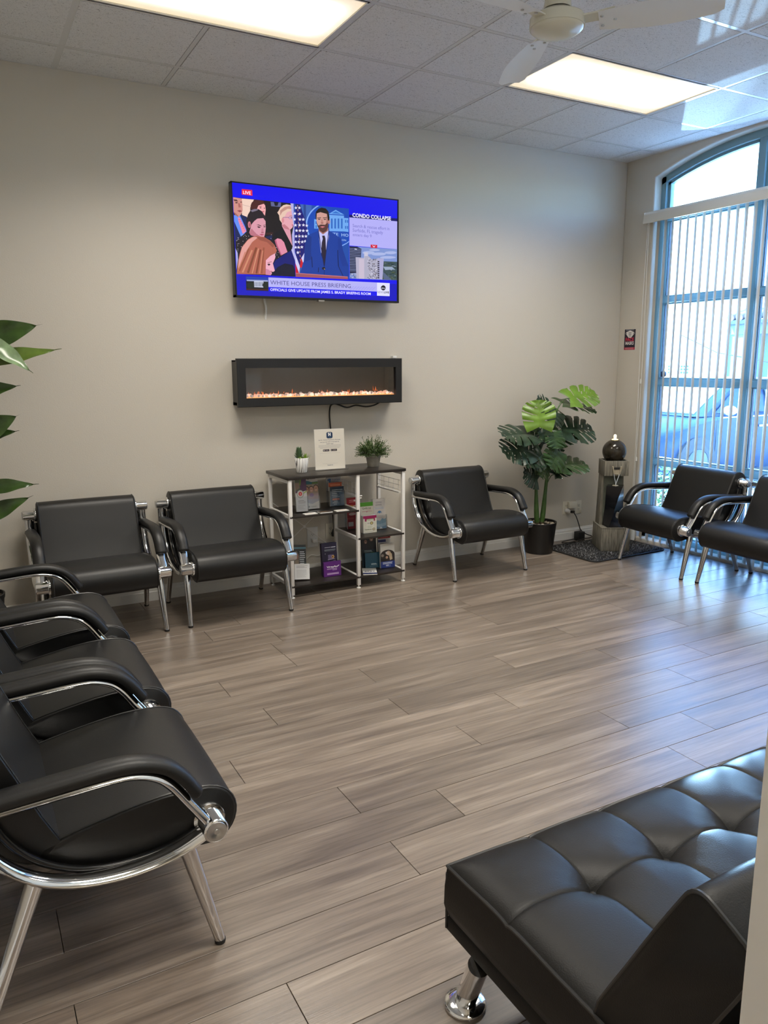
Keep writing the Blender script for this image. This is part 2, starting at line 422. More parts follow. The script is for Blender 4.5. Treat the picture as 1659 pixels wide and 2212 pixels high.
TV_PICTURE=[
(6,2,232,[-3005,1742,3000,1762,2970,-1698,-2980,-1727]),
(4,4,190,[-2970,-1068,2975,-1108,2970,-1698,-2980,-1727]),
(228,36,62,[-2695,1562,-2345,1562,-2345,1388,-2700,1393]),
(250,225,245,('LIVE', -0.531, 0.2835, -0.479, 0.3025, 0.02)),
(22,16,22,[-2990,1288,-935,1278,-940,-1038,-2970,-1048]),
(238,206,190,[-2705,1272,-2300,1278,-2435,1017,-2445,712,-2720,722]),
(205,170,160,[-2705,1098,-2430,1058,-2435,1042,-2705,1082]),
(90,95,140,[-1735,1258,-1370,1272,-1390,1132,-1720,1128]),
(18,18,30,[-1625,1268,-1460,1272,-1500,1158,-1590,1148]),
(55,28,30,[-1930,292,-1675,328,-1695,248,-1935,228]),
(20,30,80,[-1945,177,-1715,228,-1720,78,-1940,98]),
(22,34,84,[-2985,762,-2750,788,-2560,732,-2550,298,-2780,88,-2980,-58]),
(98,140,240,[-2985,752,-2780,748,-2570,298,-2780,102,-2985,562,-2985,662]),
(235,135,165,[-2860,688,-2800,698,-2595,292,-2715,198,-2845,582]),
(200,90,140,[-2845,622,-2775,618,-2770,632,-2840,638]),
(200,90,140,[-2810,558,-2745,558,-2745,572,-2805,572]),
(200,90,140,[-2770,492,-2715,498,-2715,512,-2770,508]),
(200,90,140,[-2735,428,-2685,438,-2685,452,-2735,442]),
(200,90,140,[-2695,362,-2655,382,-2660,392,-2700,378]),
(200,90,140,[-2660,298,-2625,322,-2630,332,-2665,312]),
(206,142,132,[-2980,1288,-2705,1272,-2695,1152,-2690,918,-2725,842,-2765,772,-2850,703,-2945,758,-2990,838,-2990,1032,-2990,1288]),
(90,55,55,[-2990,1222,-2875,1228,-2830,1172,-2945,1172]),
(80,45,45,[-2840,1132,-2845,1128,-2860,1118,-2875,1112,-2895,1112,-2915,1112,-2925,1118,-2930,1128,-2925,1132,-2915,1142,-2895,1148,-2875,1148,-2855,1148,-2845,1142]),
(80,45,45,[-2705,1168,-2710,1158,-2715,1152,-2725,1152,-2740,1148,-2750,1152,-2760,1158,-2760,1162,-2760,1168,-2750,1172,-2740,1178,-2725,1178,-2715,1178,-2705,1172]),
(170,100,95,[-2835,1128,-2780,1122,-2740,1008,-2820,992]),
(140,65,75,[-2880,892,-2780,918,-2700,892,-2795,853]),
(165,100,95,[-2990,838,-2945,758,-2850,703,-2850,748,-2935,822,-2990,842]),
(72,32,30,[-2425,988,-2415,1098,-2375,1182,-2275,1262,-2150,1282,-2080,1282,-1970,1258,-1925,1158,-1920,788,-2230,952]),
(236,168,170,[-2155,1112,-1970,1182,-1925,1132,-1910,998,-1945,818,-2090,968,-2205,1008]),
(100,50,50,[-2120,1068,-2045,1088,-2050,1102,-2125,1082]),
(60,30,40,[-2055,1048,-2055,1042,-2065,1038,-2080,1032,-2095,1032,-2105,1032,-2115,1038,-2120,1042,-2115,1048,-2105,1052,-2090,1058,-2075,1058,-2065,1058,-2055,1052]),
(60,30,40,[-1935,1048,-1935,1042,-1940,1038,-1950,1032,-1960,1032,-1970,1032,-1975,1038,-1975,1042,-1975,1048,-1970,1052,-1960,1058,-1950,1058,-1940,1058,-1935,1052]),
(190,80,95,[-1965,942,-1965,932,-1975,928,-1990,922,-2010,922,-2020,922,-2030,928,-2035,938,-2030,942,-2020,948,-2005,952,-1990,952,-1975,952,-1965,948]),
(26,22,32,[-2975,-72,-2800,102,-2560,282,-2405,148,-2010,158,-1685,62,-1545,-142,-1460,-388,-1630,-548,-2935,-622,-2980,-312,-2980,-138]),
(225,205,220,[-2590,138,-2595,127,-2610,127,-2615,138,-2610,142,-2595,142]),
(225,205,220,[-2850,-102,-2855,-112,-2865,-112,-2875,-102,-2865,-98,-2855,-98]),
(225,205,220,[-1590,-328,-1595,-332,-1610,-332,-1615,-328,-1610,-318,-1595,-318]),
(225,205,220,[-2685,127,-2690,122,-2705,118,-2710,127,-2700,132,-2690,132]),
(225,205,220,[-2650,-482,-2655,-492,-2665,-492,-2675,-488,-2665,-478,-2655,-478]),
(225,205,220,[-1725,-338,-1730,-348,-1745,-348,-1750,-338,-1745,-332,-1730,-332]),
(225,205,220,[-1750,127,-1760,118,-1770,118,-1775,127,-1770,132,-1760,132]),
(225,205,220,[-1630,217,-1635,208,-1645,208,-1655,217,-1645,222,-1635,222]),
(225,205,220,[-1565,-372,-1570,-382,-1585,-382,-1590,-378,-1585,-368,-1570,-368]),
(225,205,220,[-1595,-152,-1605,-158,-1615,-158,-1620,-152,-1615,-142,-1605,-142]),
(225,205,220,[-1645,-362,-1650,-372,-1665,-372,-1670,-368,-1665,-357,-1650,-357]),
(225,205,220,[-2705,-22,-2715,-28,-2725,-32,-2730,-22,-2725,-18,-2710,-18]),
(225,205,220,[-1730,242,-1735,238,-1750,232,-1755,242,-1750,248,-1735,248]),
(225,205,220,[-2885,-272,-2890,-282,-2905,-282,-2910,-278,-2905,-268,-2890,-268]),
(225,205,220,[-1450,148,-1460,138,-1470,138,-1475,142,-1470,152,-1460,152]),
(225,205,220,[-1590,208,-1600,202,-1610,202,-1615,208,-1610,213,-1595,217]),
(225,205,220,[-2850,28,-2855,18,-2870,18,-2875,22,-2870,32,-2855,32]),
(225,205,220,[-2595,-32,-2600,-42,-2615,-42,-2620,-38,-2615,-28,-2600,-28]),
(225,205,220,[-2685,-138,-2695,-142,-2705,-142,-2710,-138,-2705,-127,-2695,-127]),
(225,205,220,[-2890,-328,-2900,-332,-2910,-338,-2915,-328,-2910,-322,-2900,-322]),
(225,205,220,[-1625,-448,-1635,-452,-1645,-452,-1650,-448,-1645,-438,-1630,-438]),
(225,205,220,[-2915,-22,-2920,-32,-2935,-32,-2940,-28,-2935,-18,-2920,-18]),
(225,205,220,[-1515,-302,-1520,-308,-1535,-308,-1540,-302,-1535,-298,-1520,-292]),
(225,205,220,[-2450,217,-2455,208,-2465,208,-2475,217,-2465,222,-2455,222]),
(225,205,220,[-2870,68,-2880,62,-2890,58,-2895,68,-2890,72,-2880,72]),
(225,205,220,[-1780,-2,-1790,-12,-1800,-12,-1805,-2,-1800,2,-1785,2]),
(225,205,220,[-2510,148,-2515,138,-2530,138,-2535,148,-2530,152,-2515,152]),
(225,205,220,[-1480,-28,-1490,-38,-1500,-38,-1505,-32,-1500,-22,-1485,-22]),
(225,205,220,[-2630,168,-2635,158,-2650,158,-2655,168,-2650,173,-2635,173]),
(225,205,220,[-2855,68,-2865,62,-2875,62,-2880,68,-2875,78,-2865,78]),
(225,205,220,[-2890,-173,-2895,-177,-2905,-182,-2915,-173,-2905,-168,-2895,-168]),
(225,205,220,[-2600,-532,-2605,-542,-2620,-542,-2625,-538,-2615,-528,-2605,-528]),
(225,205,220,[-2770,-192,-2775,-202,-2790,-202,-2795,-198,-2790,-188,-2775,-188]),
(225,205,220,[-1475,-72,-1480,-78,-1495,-78,-1500,-72,-1495,-62,-1480,-62]),
(225,205,220,[-2590,-92,-2600,-102,-2610,-102,-2615,-92,-2610,-88,-2595,-88]),
(225,205,220,[-2890,-122,-2900,-127,-2910,-127,-2915,-122,-2910,-118,-2900,-112]),
(225,205,220,[-2595,-452,-2605,-462,-2615,-462,-2620,-452,-2615,-448,-2600,-448]),
(225,205,220,[-1715,-102,-1720,-107,-1735,-112,-1740,-102,-1730,-98,-1720,-98]),
(225,205,220,[-2895,2,-2900,-2,-2915,-8,-2920,2,-2910,8,-2900,8]),
(225,205,220,[-2585,58,-2590,52,-2605,52,-2610,58,-2605,62,-2590,68]),
(225,205,220,[-2620,-438,-2625,-448,-2640,-448,-2645,-442,-2640,-432,-2625,-432]),
(225,205,220,[-2725,168,-2735,158,-2745,158,-2750,162,-2745,173,-2735,173]),
(225,205,220,[-1565,-142,-1575,-152,-1585,-152,-1595,-148,-1585,-138,-1575,-138]),
(225,205,220,[-1465,-12,-1475,-22,-1485,-22,-1495,-12,-1485,-8,-1475,-8]),
(225,205,220,[-1610,-213,-1615,-222,-1630,-222,-1635,-217,-1630,-208,-1615,-208]),
(225,205,220,[-1780,-292,-1785,-302,-1800,-302,-1805,-298,-1800,-288,-1785,-288]),
(225,205,220,[-2650,-442,-2660,-452,-2670,-452,-2675,-448,-2670,-438,-2655,-438]),
(225,205,220,[-1620,-422,-1625,-428,-1640,-432,-1645,-422,-1640,-418,-1625,-418]),
(225,205,220,[-1765,-217,-1770,-222,-1785,-222,-1790,-217,-1785,-208,-1770,-208]),
(225,205,220,[-1740,-127,-1745,-132,-1760,-132,-1765,-127,-1760,-122,-1745,-118]),
(225,205,220,[-2570,-478,-2575,-482,-2585,-482,-2595,-478,-2585,-472,-2575,-468]),
(225,205,220,[-1510,232,-1520,228,-1530,228,-1535,232,-1530,242,-1515,242]),
(225,205,220,[-1510,-442,-1520,-452,-1530,-452,-1535,-448,-1530,-438,-1515,-438]),
(225,205,220,[-1600,188,-1605,182,-1620,177,-1625,188,-1620,192,-1605,192]),
(225,205,220,[-1510,-217,-1515,-228,-1525,-228,-1535,-217,-1525,-213,-1515,-213]),
(34,25,34,[-2595,292,-2580,638,-2520,802,-2430,938,-2300,998,-2160,1003,-2035,938,-1925,768,-1925,688,-2100,688,-2245,662,-2410,503,-2460,352,-2545,298]),
(120,110,130,[-2430,938,-2300,992,-2160,1003,-2195,958,-2375,892]),
(216,152,168,[-2420,503,-2315,622,-2205,707,-2005,738,-1930,648,-1930,428,-1960,258,-2000,148,-2265,138,-2450,177,-2500,253,-2450,388]),
(185,112,128,[-2500,253,-2450,177,-2265,138,-2120,168,-2260,238,-2415,388]),
(206,122,134,[-2435,503,-2440,462,-2455,422,-2480,402,-2500,402,-2520,418,-2530,452,-2535,498,-2530,542,-2515,578,-2490,598,-2470,598,-2450,582,-2440,548]),
(165,85,98,[-2455,492,-2455,462,-2465,442,-2475,428,-2485,428,-2495,442,-2500,462,-2505,488,-2500,512,-2490,538,-2480,548,-2470,552,-2460,538,-2455,518]),
(60,30,40,[-2250,508,-2175,528,-2080,498,-2085,478,-2180,503]),
(60,30,40,[-2015,503,-1930,528,-1935,542,-2015,518]),
(60,30,44,[-2235,458,-2160,472,-2100,448,-2165,418]),
(60,30,44,[-1940,478,-1940,472,-1950,462,-1965,462,-1985,458,-2000,462,-2010,468,-2010,472,-2005,478,-1995,482,-1980,488,-1965,488,-1950,488,-1940,482]),
(200,128,146,[-2075,412,-2020,418,-2005,288,-2095,292]),
(160,90,105,[-2000,292,-2005,288,-2015,278,-2040,272,-2060,272,-2080,272,-2095,278,-2100,288,-2095,292,-2080,298,-2060,302,-2035,308,-2015,302,-2000,298]),
(182,80,110,[-2165,222,-2080,248,-1985,238,-2070,192]),
(216,150,168,[-1375,558,-1080,458,-1010,-107,-1250,342]),
(12,12,24,[-1735,127,-1695,248,-1450,428,-1365,468,-1215,278,-1005,-82,-1020,-177,-1195,-262,-1350,38,-1535,158,-1650,68]),
(222,138,164,[-1640,78,-1535,148,-1405,127,-1310,38,-1200,-262,-1440,-392,-1590,-78]),
(180,90,120,[-1640,78,-1590,-78,-1440,-392,-1405,-368,-1540,-78,-1590,102]),
(228,194,176,[-1515,948,-1460,1017,-1410,1108,-1295,1198,-1185,1232,-1055,1222,-940,1148,-945,1062,-1175,978,-1270,838,-1330,782,-1360,632,-1440,728,-1455,872]),
(190,140,130,[-1415,1022,-1260,1142,-1075,1192,-945,1122,-945,1098,-1150,1098,-1340,982,-1420,858]),
(226,164,176,[-1280,828,-1175,988,-945,1078,-955,632,-1000,518,-1090,442,-1285,472,-1370,568,-1355,748]),
(190,118,130,[-1370,568,-1285,472,-1090,442,-1150,518,-1280,608]),
(214,136,146,[-1285,728,-1290,693,-1305,662,-1325,648,-1345,642,-1360,658,-1370,688,-1375,722,-1370,758,-1355,788,-1340,808,-1320,808,-1300,792,-1290,768]),
(120,90,140,[-1330,808,-1105,822,-1105,838,-1325,822]),
(120,100,160,[-945,832,-950,812,-980,792,-1015,782,-1055,778,-1090,782,-1115,798,-1125,818,-1115,838,-1090,858,-1050,867,-1010,872,-975,867,-950,853]),
(222,175,200,[-960,832,-965,812,-985,802,-1015,792,-1050,788,-1080,792,-1100,802,-1110,818,-1100,832,-1080,848,-1050,858,-1015,858,-985,858,-965,848]),
(70,60,100,[-990,828,-995,822,-1005,818,-1020,812,-1035,808,-1045,812,-1055,818,-1060,822,-1055,828,-1045,838,-1035,838,-1020,842,-1005,838,-995,832]),
(190,80,110,[-950,608,-955,602,-965,592,-980,588,-1000,588,-1015,592,-1025,592,-1025,602,-1025,608,-1010,612,-995,618,-980,618,-965,618,-955,612]),
(170,120,110,[-1095,878,-955,882,-950,898,-1090,892]),
(176,172,226,[-935,1278,-940,-442,-1055,-213,-1010,-72,-1025,292,-960,562,-1045,1278]),
(8,18,112,[-1815,-1042,-1670,-882,-1710,-668,-1630,-548,-1365,-382,-1060,-198,-940,-422,-940,-1038]),
(8,10,42,[-1815,-1042,-1670,-882,-1565,-762,-1300,-628,-1015,-668,-940,-838,-940,-1038]),
(190,190,235,[-1065,-177,-1000,-158,-940,-392,-940,-512]),
(176,98,80,[-2970,-1048,-2930,-768,-2855,-438,-2760,-198,-2555,38,-2425,122,-2260,173,-2010,158,-1795,58,-1650,-68,-1570,-242,-1625,-338,-1790,-398,-1955,-568,-1985,-1017]),
(222,158,150,[-2890,-618,-2760,-217,-2555,22,-2370,132,-2190,142,-2415,-32,-2600,-292,-2780,-662,-2920,-882]),
(132,70,48,[-2310,-182,-2630,-988,-2560,-1008,-2240,-198]),
(128,64,46,[-2165,-242,-2335,-998,-2275,-1003,-2105,-248]),
(206,138,108,[-2450,-272,-2800,-982,-2750,-998,-2400,-288]),
(150,80,60,[-2050,-173,-2150,-992,-2100,-992,-1995,-173]),
(150,84,60,[-2550,-232,-2900,-938,-2855,-952,-2510,-242]),
(214,150,118,[-2220,-213,-2465,-1003,-2440,-1008,-2190,-217]),
(210,140,110,[-2075,-272,-2210,-992,-2185,-998,-2050,-272]),
(196,120,95,[-2670,-342,-2935,-942,-2910,-952,-2645,-348]),
(150,80,66,[-2265,138,-2010,142,-1795,42,-1655,-82,-1710,-152,-1905,-2,-2160,48]),
(236,172,192,[-1965,-568,-1795,-412,-1635,-332,-1635,-472,-1725,-652,-1695,-768,-1665,-882,-1720,-922,-1790,-918,-1770,-972,-1815,-1032,-1990,-1022]),
(205,130,160,[-1980,-832,-1865,-862,-1795,-958,-1815,-1032,-1990,-1022]),
(60,30,44,[-1920,-688,-1855,-662,-1810,-693,-1870,-738]),
(150,85,80,[-1910,-652,-1760,-608,-1765,-592,-1915,-638]),
(190,110,130,[-1760,-908,-1765,-912,-1775,-918,-1795,-922,-1810,-922,-1825,-922,-1840,-918,-1840,-912,-1840,-902,-1825,-898,-1810,-892,-1790,-892,-1775,-892,-1765,-898]),
(170,170,225,[-2980,-258,-2915,-392,-2910,-602,-2965,-882,-2970,-938]),
(24,74,164,[-940,1278,1090,1292,1065,-1032,-930,-1042]),
(58,98,176,[-295,1282,-275,-942,-815,-928,-725,1282]),
(36,66,140,[-500,1282,-510,-888,-620,-892,-585,1282]),
(130,172,242,[1080,208,995,148,865,78,720,22,570,-12,415,-32,265,-32,115,-18,-20,22,-150,72,-260,142,-355,222,-430,318,-485,418,-515,528,-525,642,-510,758,-470,872,-410,982,-335,1088,-235,1182,-120,1268,-85,1288,1090,1292]),
(12,70,176,[1080,242,985,173,855,107,720,52,575,18,425,2,280,-2,140,18,5,52,-115,102,-220,168,-315,242,-385,332,-435,432,-465,538,-475,648,-460,758,-425,867,-370,972,-290,1072,-200,1162,-90,1242,-10,1288,1080,1292,1090,1288]),
(108,166,236,[325,1058,590,1212,905,1082]),
(50,110,200,[440,1088,590,1172,790,1098]),
(108,166,236,[350,1032,900,1052,895,538,340,508]),
(108,166,236,[900,978,1065,982,1060,532,895,538]),
(108,166,236,[-210,848,-50,858,-55,562,-215,548]),
(40,100,190,[410,918,470,922,465,598,405,598]),
(40,100,190,[535,928,595,932,590,608,530,608]),
(40,100,190,[660,938,720,942,715,618,655,618]),
(40,100,190,[785,948,845,952,840,628,780,622]),
(40,100,190,[940,918,980,922,975,828,935,828]),
(40,100,190,[935,722,975,722,975,632,935,628]),
(40,100,190,[1010,918,1050,922,1050,832,1010,828]),
(40,100,190,[1005,722,1045,728,1045,632,1005,632]),
(40,100,190,[-160,788,-120,792,-125,703,-165,698]),
(40,100,190,[-165,658,-125,662,-125,572,-165,568]),
(176,208,246,('ITE  HO', 0.089, 0.0745, 0.212, 0.0945, 0)),
(176,208,246,('ON', 0.161, 0.0455, 0.193, 0.0565, 0)),
(18,16,112,[-875,1272,-705,1272,-625,1022,-520,738,-450,448,-495,188,-565,-248,-705,-598,-795,-912,-935,-152,-935,78]),
(205,204,242,[-935,-262,-915,-332,-765,-707,-800,-922,-925,-608,-935,-522]),
(196,22,44,[-935,-592,-810,-922,-930,-922]),
(196,22,44,[-715,-402,-635,-528,-710,-748,-780,-707]),
(205,204,242,[-600,-262,-580,-462,-655,-572,-710,-428]),
(196,22,44,[-495,-912,-340,-578,-300,-662,-385,-918]),
(215,210,242,[-495,-912,-405,-742,-345,-818,-370,-912]),
(225,225,245,[-860,1208,-845,1172,-800,1172,-835,1148,-825,1108,-860,1128,-900,1102,-885,1142,-920,1162,-875,1168]),
(225,225,245,[-735,1218,-720,1182,-675,1182,-710,1158,-700,1118,-735,1138,-775,1112,-760,1152,-795,1172,-750,1178]),
(225,225,245,[-900,1028,-885,992,-840,992,-875,962,-865,928,-905,948,-940,922,-940,928,-930,962,-940,968,-940,982,-915,988]),
(225,225,245,[-730,1032,-715,992,-670,998,-705,968,-695,932,-730,948,-770,922,-755,962,-790,988,-745,992]),
(225,225,245,[-920,838,-905,802,-860,802,-895,772,-885,738,-920,758,-940,742,-940,798,-935,798]),
(225,225,245,[-725,853,-710,818,-665,818,-705,788,-690,752,-730,772,-770,748,-755,788,-790,808,-745,812]),
(225,225,245,[-605,862,-590,828,-545,828,-580,798,-570,762,-610,782,-650,758,-635,792,-670,818,-625,822]),
(225,225,245,[-885,662,-870,622,-825,628,-865,598,-850,562,-890,578,-930,552,-915,592,-940,608,-940,618,-905,622]),
(225,225,245,[-745,678,-730,638,-685,642,-720,612,-710,578,-745,592,-785,568,-770,608,-805,632,-760,638]),
(225,225,245,[-605,688,-590,648,-545,652,-580,622,-570,588,-605,608,-645,582,-630,618,-665,642,-620,648]),
(225,225,245,[-485,682,-470,642,-425,648,-460,618,-450,582,-485,598,-525,572,-510,612,-545,638,-500,642]),
(225,225,245,[-855,492,-840,458,-795,458,-830,432,-820,392,-860,412,-895,388,-885,428,-920,452,-875,458]),
(225,225,245,[-735,503,-720,468,-675,468,-710,442,-700,402,-740,422,-775,398,-765,438,-800,458,-755,462]),
(225,225,245,[-615,508,-600,472,-555,472,-590,442,-580,408,-620,428,-655,402,-645,442,-680,462,-635,468]),
(225,225,245,[-480,518,-465,482,-415,482,-455,458,-445,418,-480,438,-520,412,-505,452,-540,472,-495,478]),
(225,225,245,[-880,312,-865,278,-820,278,-855,253,-845,213,-880,232,-920,208,-905,248,-935,268,-935,268,-895,272]),
(225,225,245,[-760,322,-745,282,-700,288,-735,258,-725,222,-760,242,-800,217,-785,253,-820,278,-775,282]),
(225,225,245,[-640,332,-625,292,-575,292,-615,268,-600,228,-640,248,-680,222,-665,262,-700,288,-655,292]),
(225,225,245,[-525,338,-510,302,-465,302,-500,278,-490,238,-525,258,-565,232,-550,272,-585,292,-540,298]),
(225,225,245,[-900,132,-885,92,-835,98,-875,68,-865,32,-900,52,-935,28,-935,32,-925,68,-935,72,-935,92,-915,92]),
(225,225,245,[-785,138,-770,102,-720,102,-760,78,-745,38,-785,58,-825,32,-810,72,-845,98,-800,102]),
(225,225,245,[-660,148,-645,112,-600,112,-640,82,-625,48,-665,68,-705,42,-690,82,-725,102,-680,107]),
(225,225,245,[-555,177,-540,138,-490,142,-530,112,-515,72,-555,92,-595,68,-580,107,-615,132,-570,138]),
(225,225,245,[-905,-38,-890,-78,-840,-72,-880,-102,-870,-138,-905,-122,-935,-138,-935,-118,-930,-102,-935,-102,-935,-78,-920,-78]),
(225,225,245,[-800,-32,-785,-68,-740,-68,-775,-98,-765,-132,-800,-112,-840,-138,-825,-98,-860,-78,-815,-72]),
(225,225,245,[-680,-18,-665,-52,-620,-52,-655,-78,-645,-118,-680,-98,-720,-122,-705,-82,-740,-58,-695,-52]),
(225,225,245,[-830,-198,-815,-238,-770,-238,-805,-262,-795,-302,-830,-282,-870,-308,-855,-268,-890,-242,-845,-238]),
(190,150,110,[-810,1238,-795,1178,-775,1182,-790,1242]),
(190,150,110,[-805,1108,-795,1048,-775,1052,-785,1112]),
(190,150,110,[-805,978,-790,918,-770,922,-780,982]),
(190,150,110,[-800,848,-785,788,-765,792,-780,853]),
(190,150,110,[-795,718,-785,658,-760,662,-775,722]),
(190,150,110,[-790,588,-780,528,-760,532,-770,592]),
(190,150,110,[-790,458,-775,392,-755,398,-770,462]),
(190,150,110,[-785,328,-775,262,-750,268,-765,332]),
(190,150,110,[-780,198,-770,132,-750,138,-760,202]),
(190,150,110,[-780,62,-765,2,-745,8,-755,68]),
(190,150,110,[-775,-68,-760,-132,-740,-127,-755,-62]),
(190,150,110,[-770,-202,-760,-262,-740,-258,-750,-198]),
(190,150,110,[-770,-332,-755,-398,-735,-392,-745,-328]),
(190,150,110,[-765,-462,-750,-528,-730,-522,-745,-458]),
(16,58,152,[-770,-912,-630,-528,-555,78,-440,328,-55,498,125,357,300,532,765,318,840,-72,1045,-588,1050,-948,120,-932]),
(192,192,242,[-60,498,100,388,310,542,315,328,195,-158,135,-422,15,-213,-40,217]),
(36,26,46,[65,342,160,352,190,258,205,-198,130,-628,20,-272,50,118,90,238]),
(8,26,84,[-80,492,105,-642,130,-638,-55,498]),
(8,26,84,[305,522,120,-638,145,-638,330,522]),
(8,26,84,[-350,-362,-330,-707,-300,-703,-320,-357]),
(8,26,84,[625,-88,640,-612,675,-608,655,-82]),
(8,26,84,[645,-618,820,-938,840,-928,670,-608]),
(8,26,84,[120,-638,110,-922,125,-922,135,-638]),
(12,48,132,[-555,78,-440,318,-320,282,-355,-232,-340,-448,-610,-548]),
(14,52,142,[650,268,765,308,840,-72,1040,-592,810,-602,665,-173]),
(12,14,40,[-95,-693,-115,-848,-90,-848,-75,-693]),
(16,16,40,[165,-712,160,-732,140,-752,115,-762,85,-762,60,-758,40,-742,35,-722,45,-698,60,-682,90,-672,115,-668,140,-678,160,-693]),
(220,180,110,[150,-738,145,-742,140,-748,135,-748,125,-752,120,-748,115,-742,115,-738,115,-732,120,-728,125,-722,135,-722,140,-728,145,-732]),
(160,108,100,[-55,562,305,608,305,528,100,382,-60,492]),
(204,154,144,[-140,1032,20,1102,250,1068,320,867,300,672,230,518,100,438,-10,498,-95,642,-140,853]),
(172,116,108,[240,1032,320,867,300,672,230,518,180,622,235,818]),
(84,52,50,[-130,768,-70,658,35,698,180,698,285,778,305,652,230,503,100,432,-10,492,-95,622]),
(196,112,118,[-5,618,80,652,185,638,85,588]),
(60,34,34,[-5,662,85,688,180,678,80,652]),
(66,46,50,[-95,853,-30,878,30,862,-30,838]),
(44,28,28,[-105,882,40,902,40,922,-105,902]),
(66,46,50,[115,867,180,892,240,878,180,853]),
(44,28,28,[105,902,250,922,250,942,105,922]),
(186,130,120,[40,867,90,872,125,758,25,748]),
(150,92,88,[125,748,120,742,105,732,85,728,65,728,45,728,30,732,25,742,30,748,45,758,65,762,85,762,105,762,120,758]),
(190,130,122,[375,818,370,782,360,752,345,738,330,738,320,752,310,778,310,812,310,848,320,878,335,892,350,898,360,882,370,853]),
(26,16,18,[-160,978,-145,1088,-55,1188,70,1238,220,1222,315,1138,355,938,340,848,295,842,260,1052,20,1088,-115,1038,-130,832,-155,853]),
(156,82,92,[-935,-912,1010,-942,1010,-1032,-930,-1042]),
(196,116,122,[-935,-912,1010,-942,1010,-968,-930,-932]),
(2,2,96,[1110,1102,2995,1128,2995,1032,1110,1013]),
(235,232,255,('CONDO COLLAPSE', 0.245, 0.2085, 0.548, 0.2335, 0.03)),
(176,172,242,[1105,1013,2995,1032,2985,92,1095,92]),
(112,110,196,('Search & rescue effort in', 0.246, 0.1415, 0.536, 0.1625, 0)),
(112,110,196,('Surfside, FL tragedy', 0.246, 0.1115, 0.483, 0.1335, 0)),
(112,110,196,('enters day 9', 0.246, 0.0835, 0.392, 0.1025, 0)),
(124,146,206,[1090,68,2985,88,2975,-978,1085,-1003]),
(168,180,226,[2070,-82,2050,-107,2000,-132,1920,-148,1830,-158,1740,-158,1665,-152,1610,-138,1595,-112,1615,-92,1665,-68,1740,-52,1830,-42,1925,-42,2000,-48,2050,-62]),
(168,180,226,[2525,-102,2505,-122,2440,-148,2345,-162,2230,-173,2115,-177,2020,-173,1960,-158,1935,-138,1960,-118,2025,-92,2120,-78,2230,-68,2345,-62,2440,-68,2505,-82]),
(168,180,226,[2965,-32,2945,-52,2890,-72,2810,-88,2715,-98,2625,-98,2545,-92,2490,-78,2475,-62,2490,-42,2545,-22,2625,-8,2715,2,2810,8,2890,2,2945,-12]),
(168,180,226,[2935,-192,2910,-213,2840,-228,2730,-248,2605,-258,2485,-262,2375,-258,2305,-248,2285,-228,2310,-213,2380,-192,2485,-177,2610,-168,2735,-162,2840,-168,2910,-177]),
(168,180,226,[2285,18,2270,2,2220,-12,2150,-22,2070,-32,1990,-32,1920,-28,1875,-22,1860,-8,1875,8,1920,22,1990,32,2070,42,2155,42,2220,38,2270,32]),
(58,78,84,[2230,-357,2980,-342,2975,-978,2225,-982]),
(70,84,60,[2485,-488,2470,-498,2435,-503,2400,-503,2385,-492,2400,-478,2435,-472,2470,-472]),
(40,62,58,[2945,-492,2935,-508,2920,-512,2905,-508,2900,-492,2905,-478,2920,-472,2935,-478]),
(70,84,60,[2780,-522,2770,-538,2740,-542,2715,-538,2705,-528,2715,-512,2740,-503,2770,-508]),
(30,48,50,[2955,-682,2935,-693,2890,-698,2850,-698,2830,-693,2850,-682,2895,-678,2935,-678]),
(30,48,50,[2640,-898,2625,-912,2585,-918,2545,-918,2530,-902,2545,-892,2585,-888,2625,-888]),
(30,48,50,[2700,-422,2685,-432,2645,-438,2610,-432,2595,-428,2610,-418,2645,-412,2685,-418]),
(30,48,50,[2915,-722,2905,-732,2885,-738,2865,-732,2855,-722,2865,-712,2885,-707,2905,-712]),
(30,48,50,[2945,-538,2935,-542,2910,-548,2880,-548,2870,-542,2880,-532,2910,-528,2935,-528]),
(70,84,60,[2720,-492,2700,-508,2655,-512,2610,-512,2590,-503,2610,-492,2655,-482,2700,-488]),
(140,150,170,[2905,-598,2900,-612,2880,-622,2860,-618,2855,-602,2860,-588,2880,-578,2900,-582]),
(40,62,58,[2745,-628,2730,-642,2685,-648,2645,-648,2630,-632,2645,-618,2685,-612,2730,-612]),
(70,84,60,[2800,-922,2785,-938,2750,-948,2715,-942,2700,-928,2715,-908,2750,-902,2785,-908]),
(90,108,100,[2665,-842,2655,-858,2635,-867,2615,-862,2605,-848,2615,-832,2635,-822,2655,-828]),
(40,62,58,[2855,-558,2840,-568,2795,-572,2755,-572,2735,-562,2755,-552,2795,-548,2840,-552]),
(70,84,60,[2835,-372,2825,-382,2800,-392,2775,-388,2765,-378,2775,-362,2800,-357,2825,-362]),
(70,84,60,[2885,-718,2875,-728,2840,-738,2810,-732,2795,-722,2810,-707,2840,-703,2875,-707]),
(40,62,58,[2930,-572,2915,-588,2875,-598,2835,-592,2820,-578,2835,-562,2875,-552,2915,-558]),
(70,84,60,[2815,-728,2805,-742,2780,-748,2755,-742,2745,-728,2755,-712,2780,-707,2805,-712]),
(70,84,60,[2900,-698,2885,-712,2840,-718,2795,-712,2775,-703,2795,-693,2840,-682,2885,-688]),
(140,150,170,[2770,-632,2765,-642,2745,-652,2725,-648,2715,-632,2725,-618,2745,-612,2765,-618]),
(30,48,50,[2980,-572,2955,-578,2925,-578,2915,-562,2925,-552,2955,-542,2980,-548]),
(140,150,170,[2535,-912,2525,-922,2500,-928,2470,-928,2460,-912,2470,-902,2500,-898,2525,-898]),
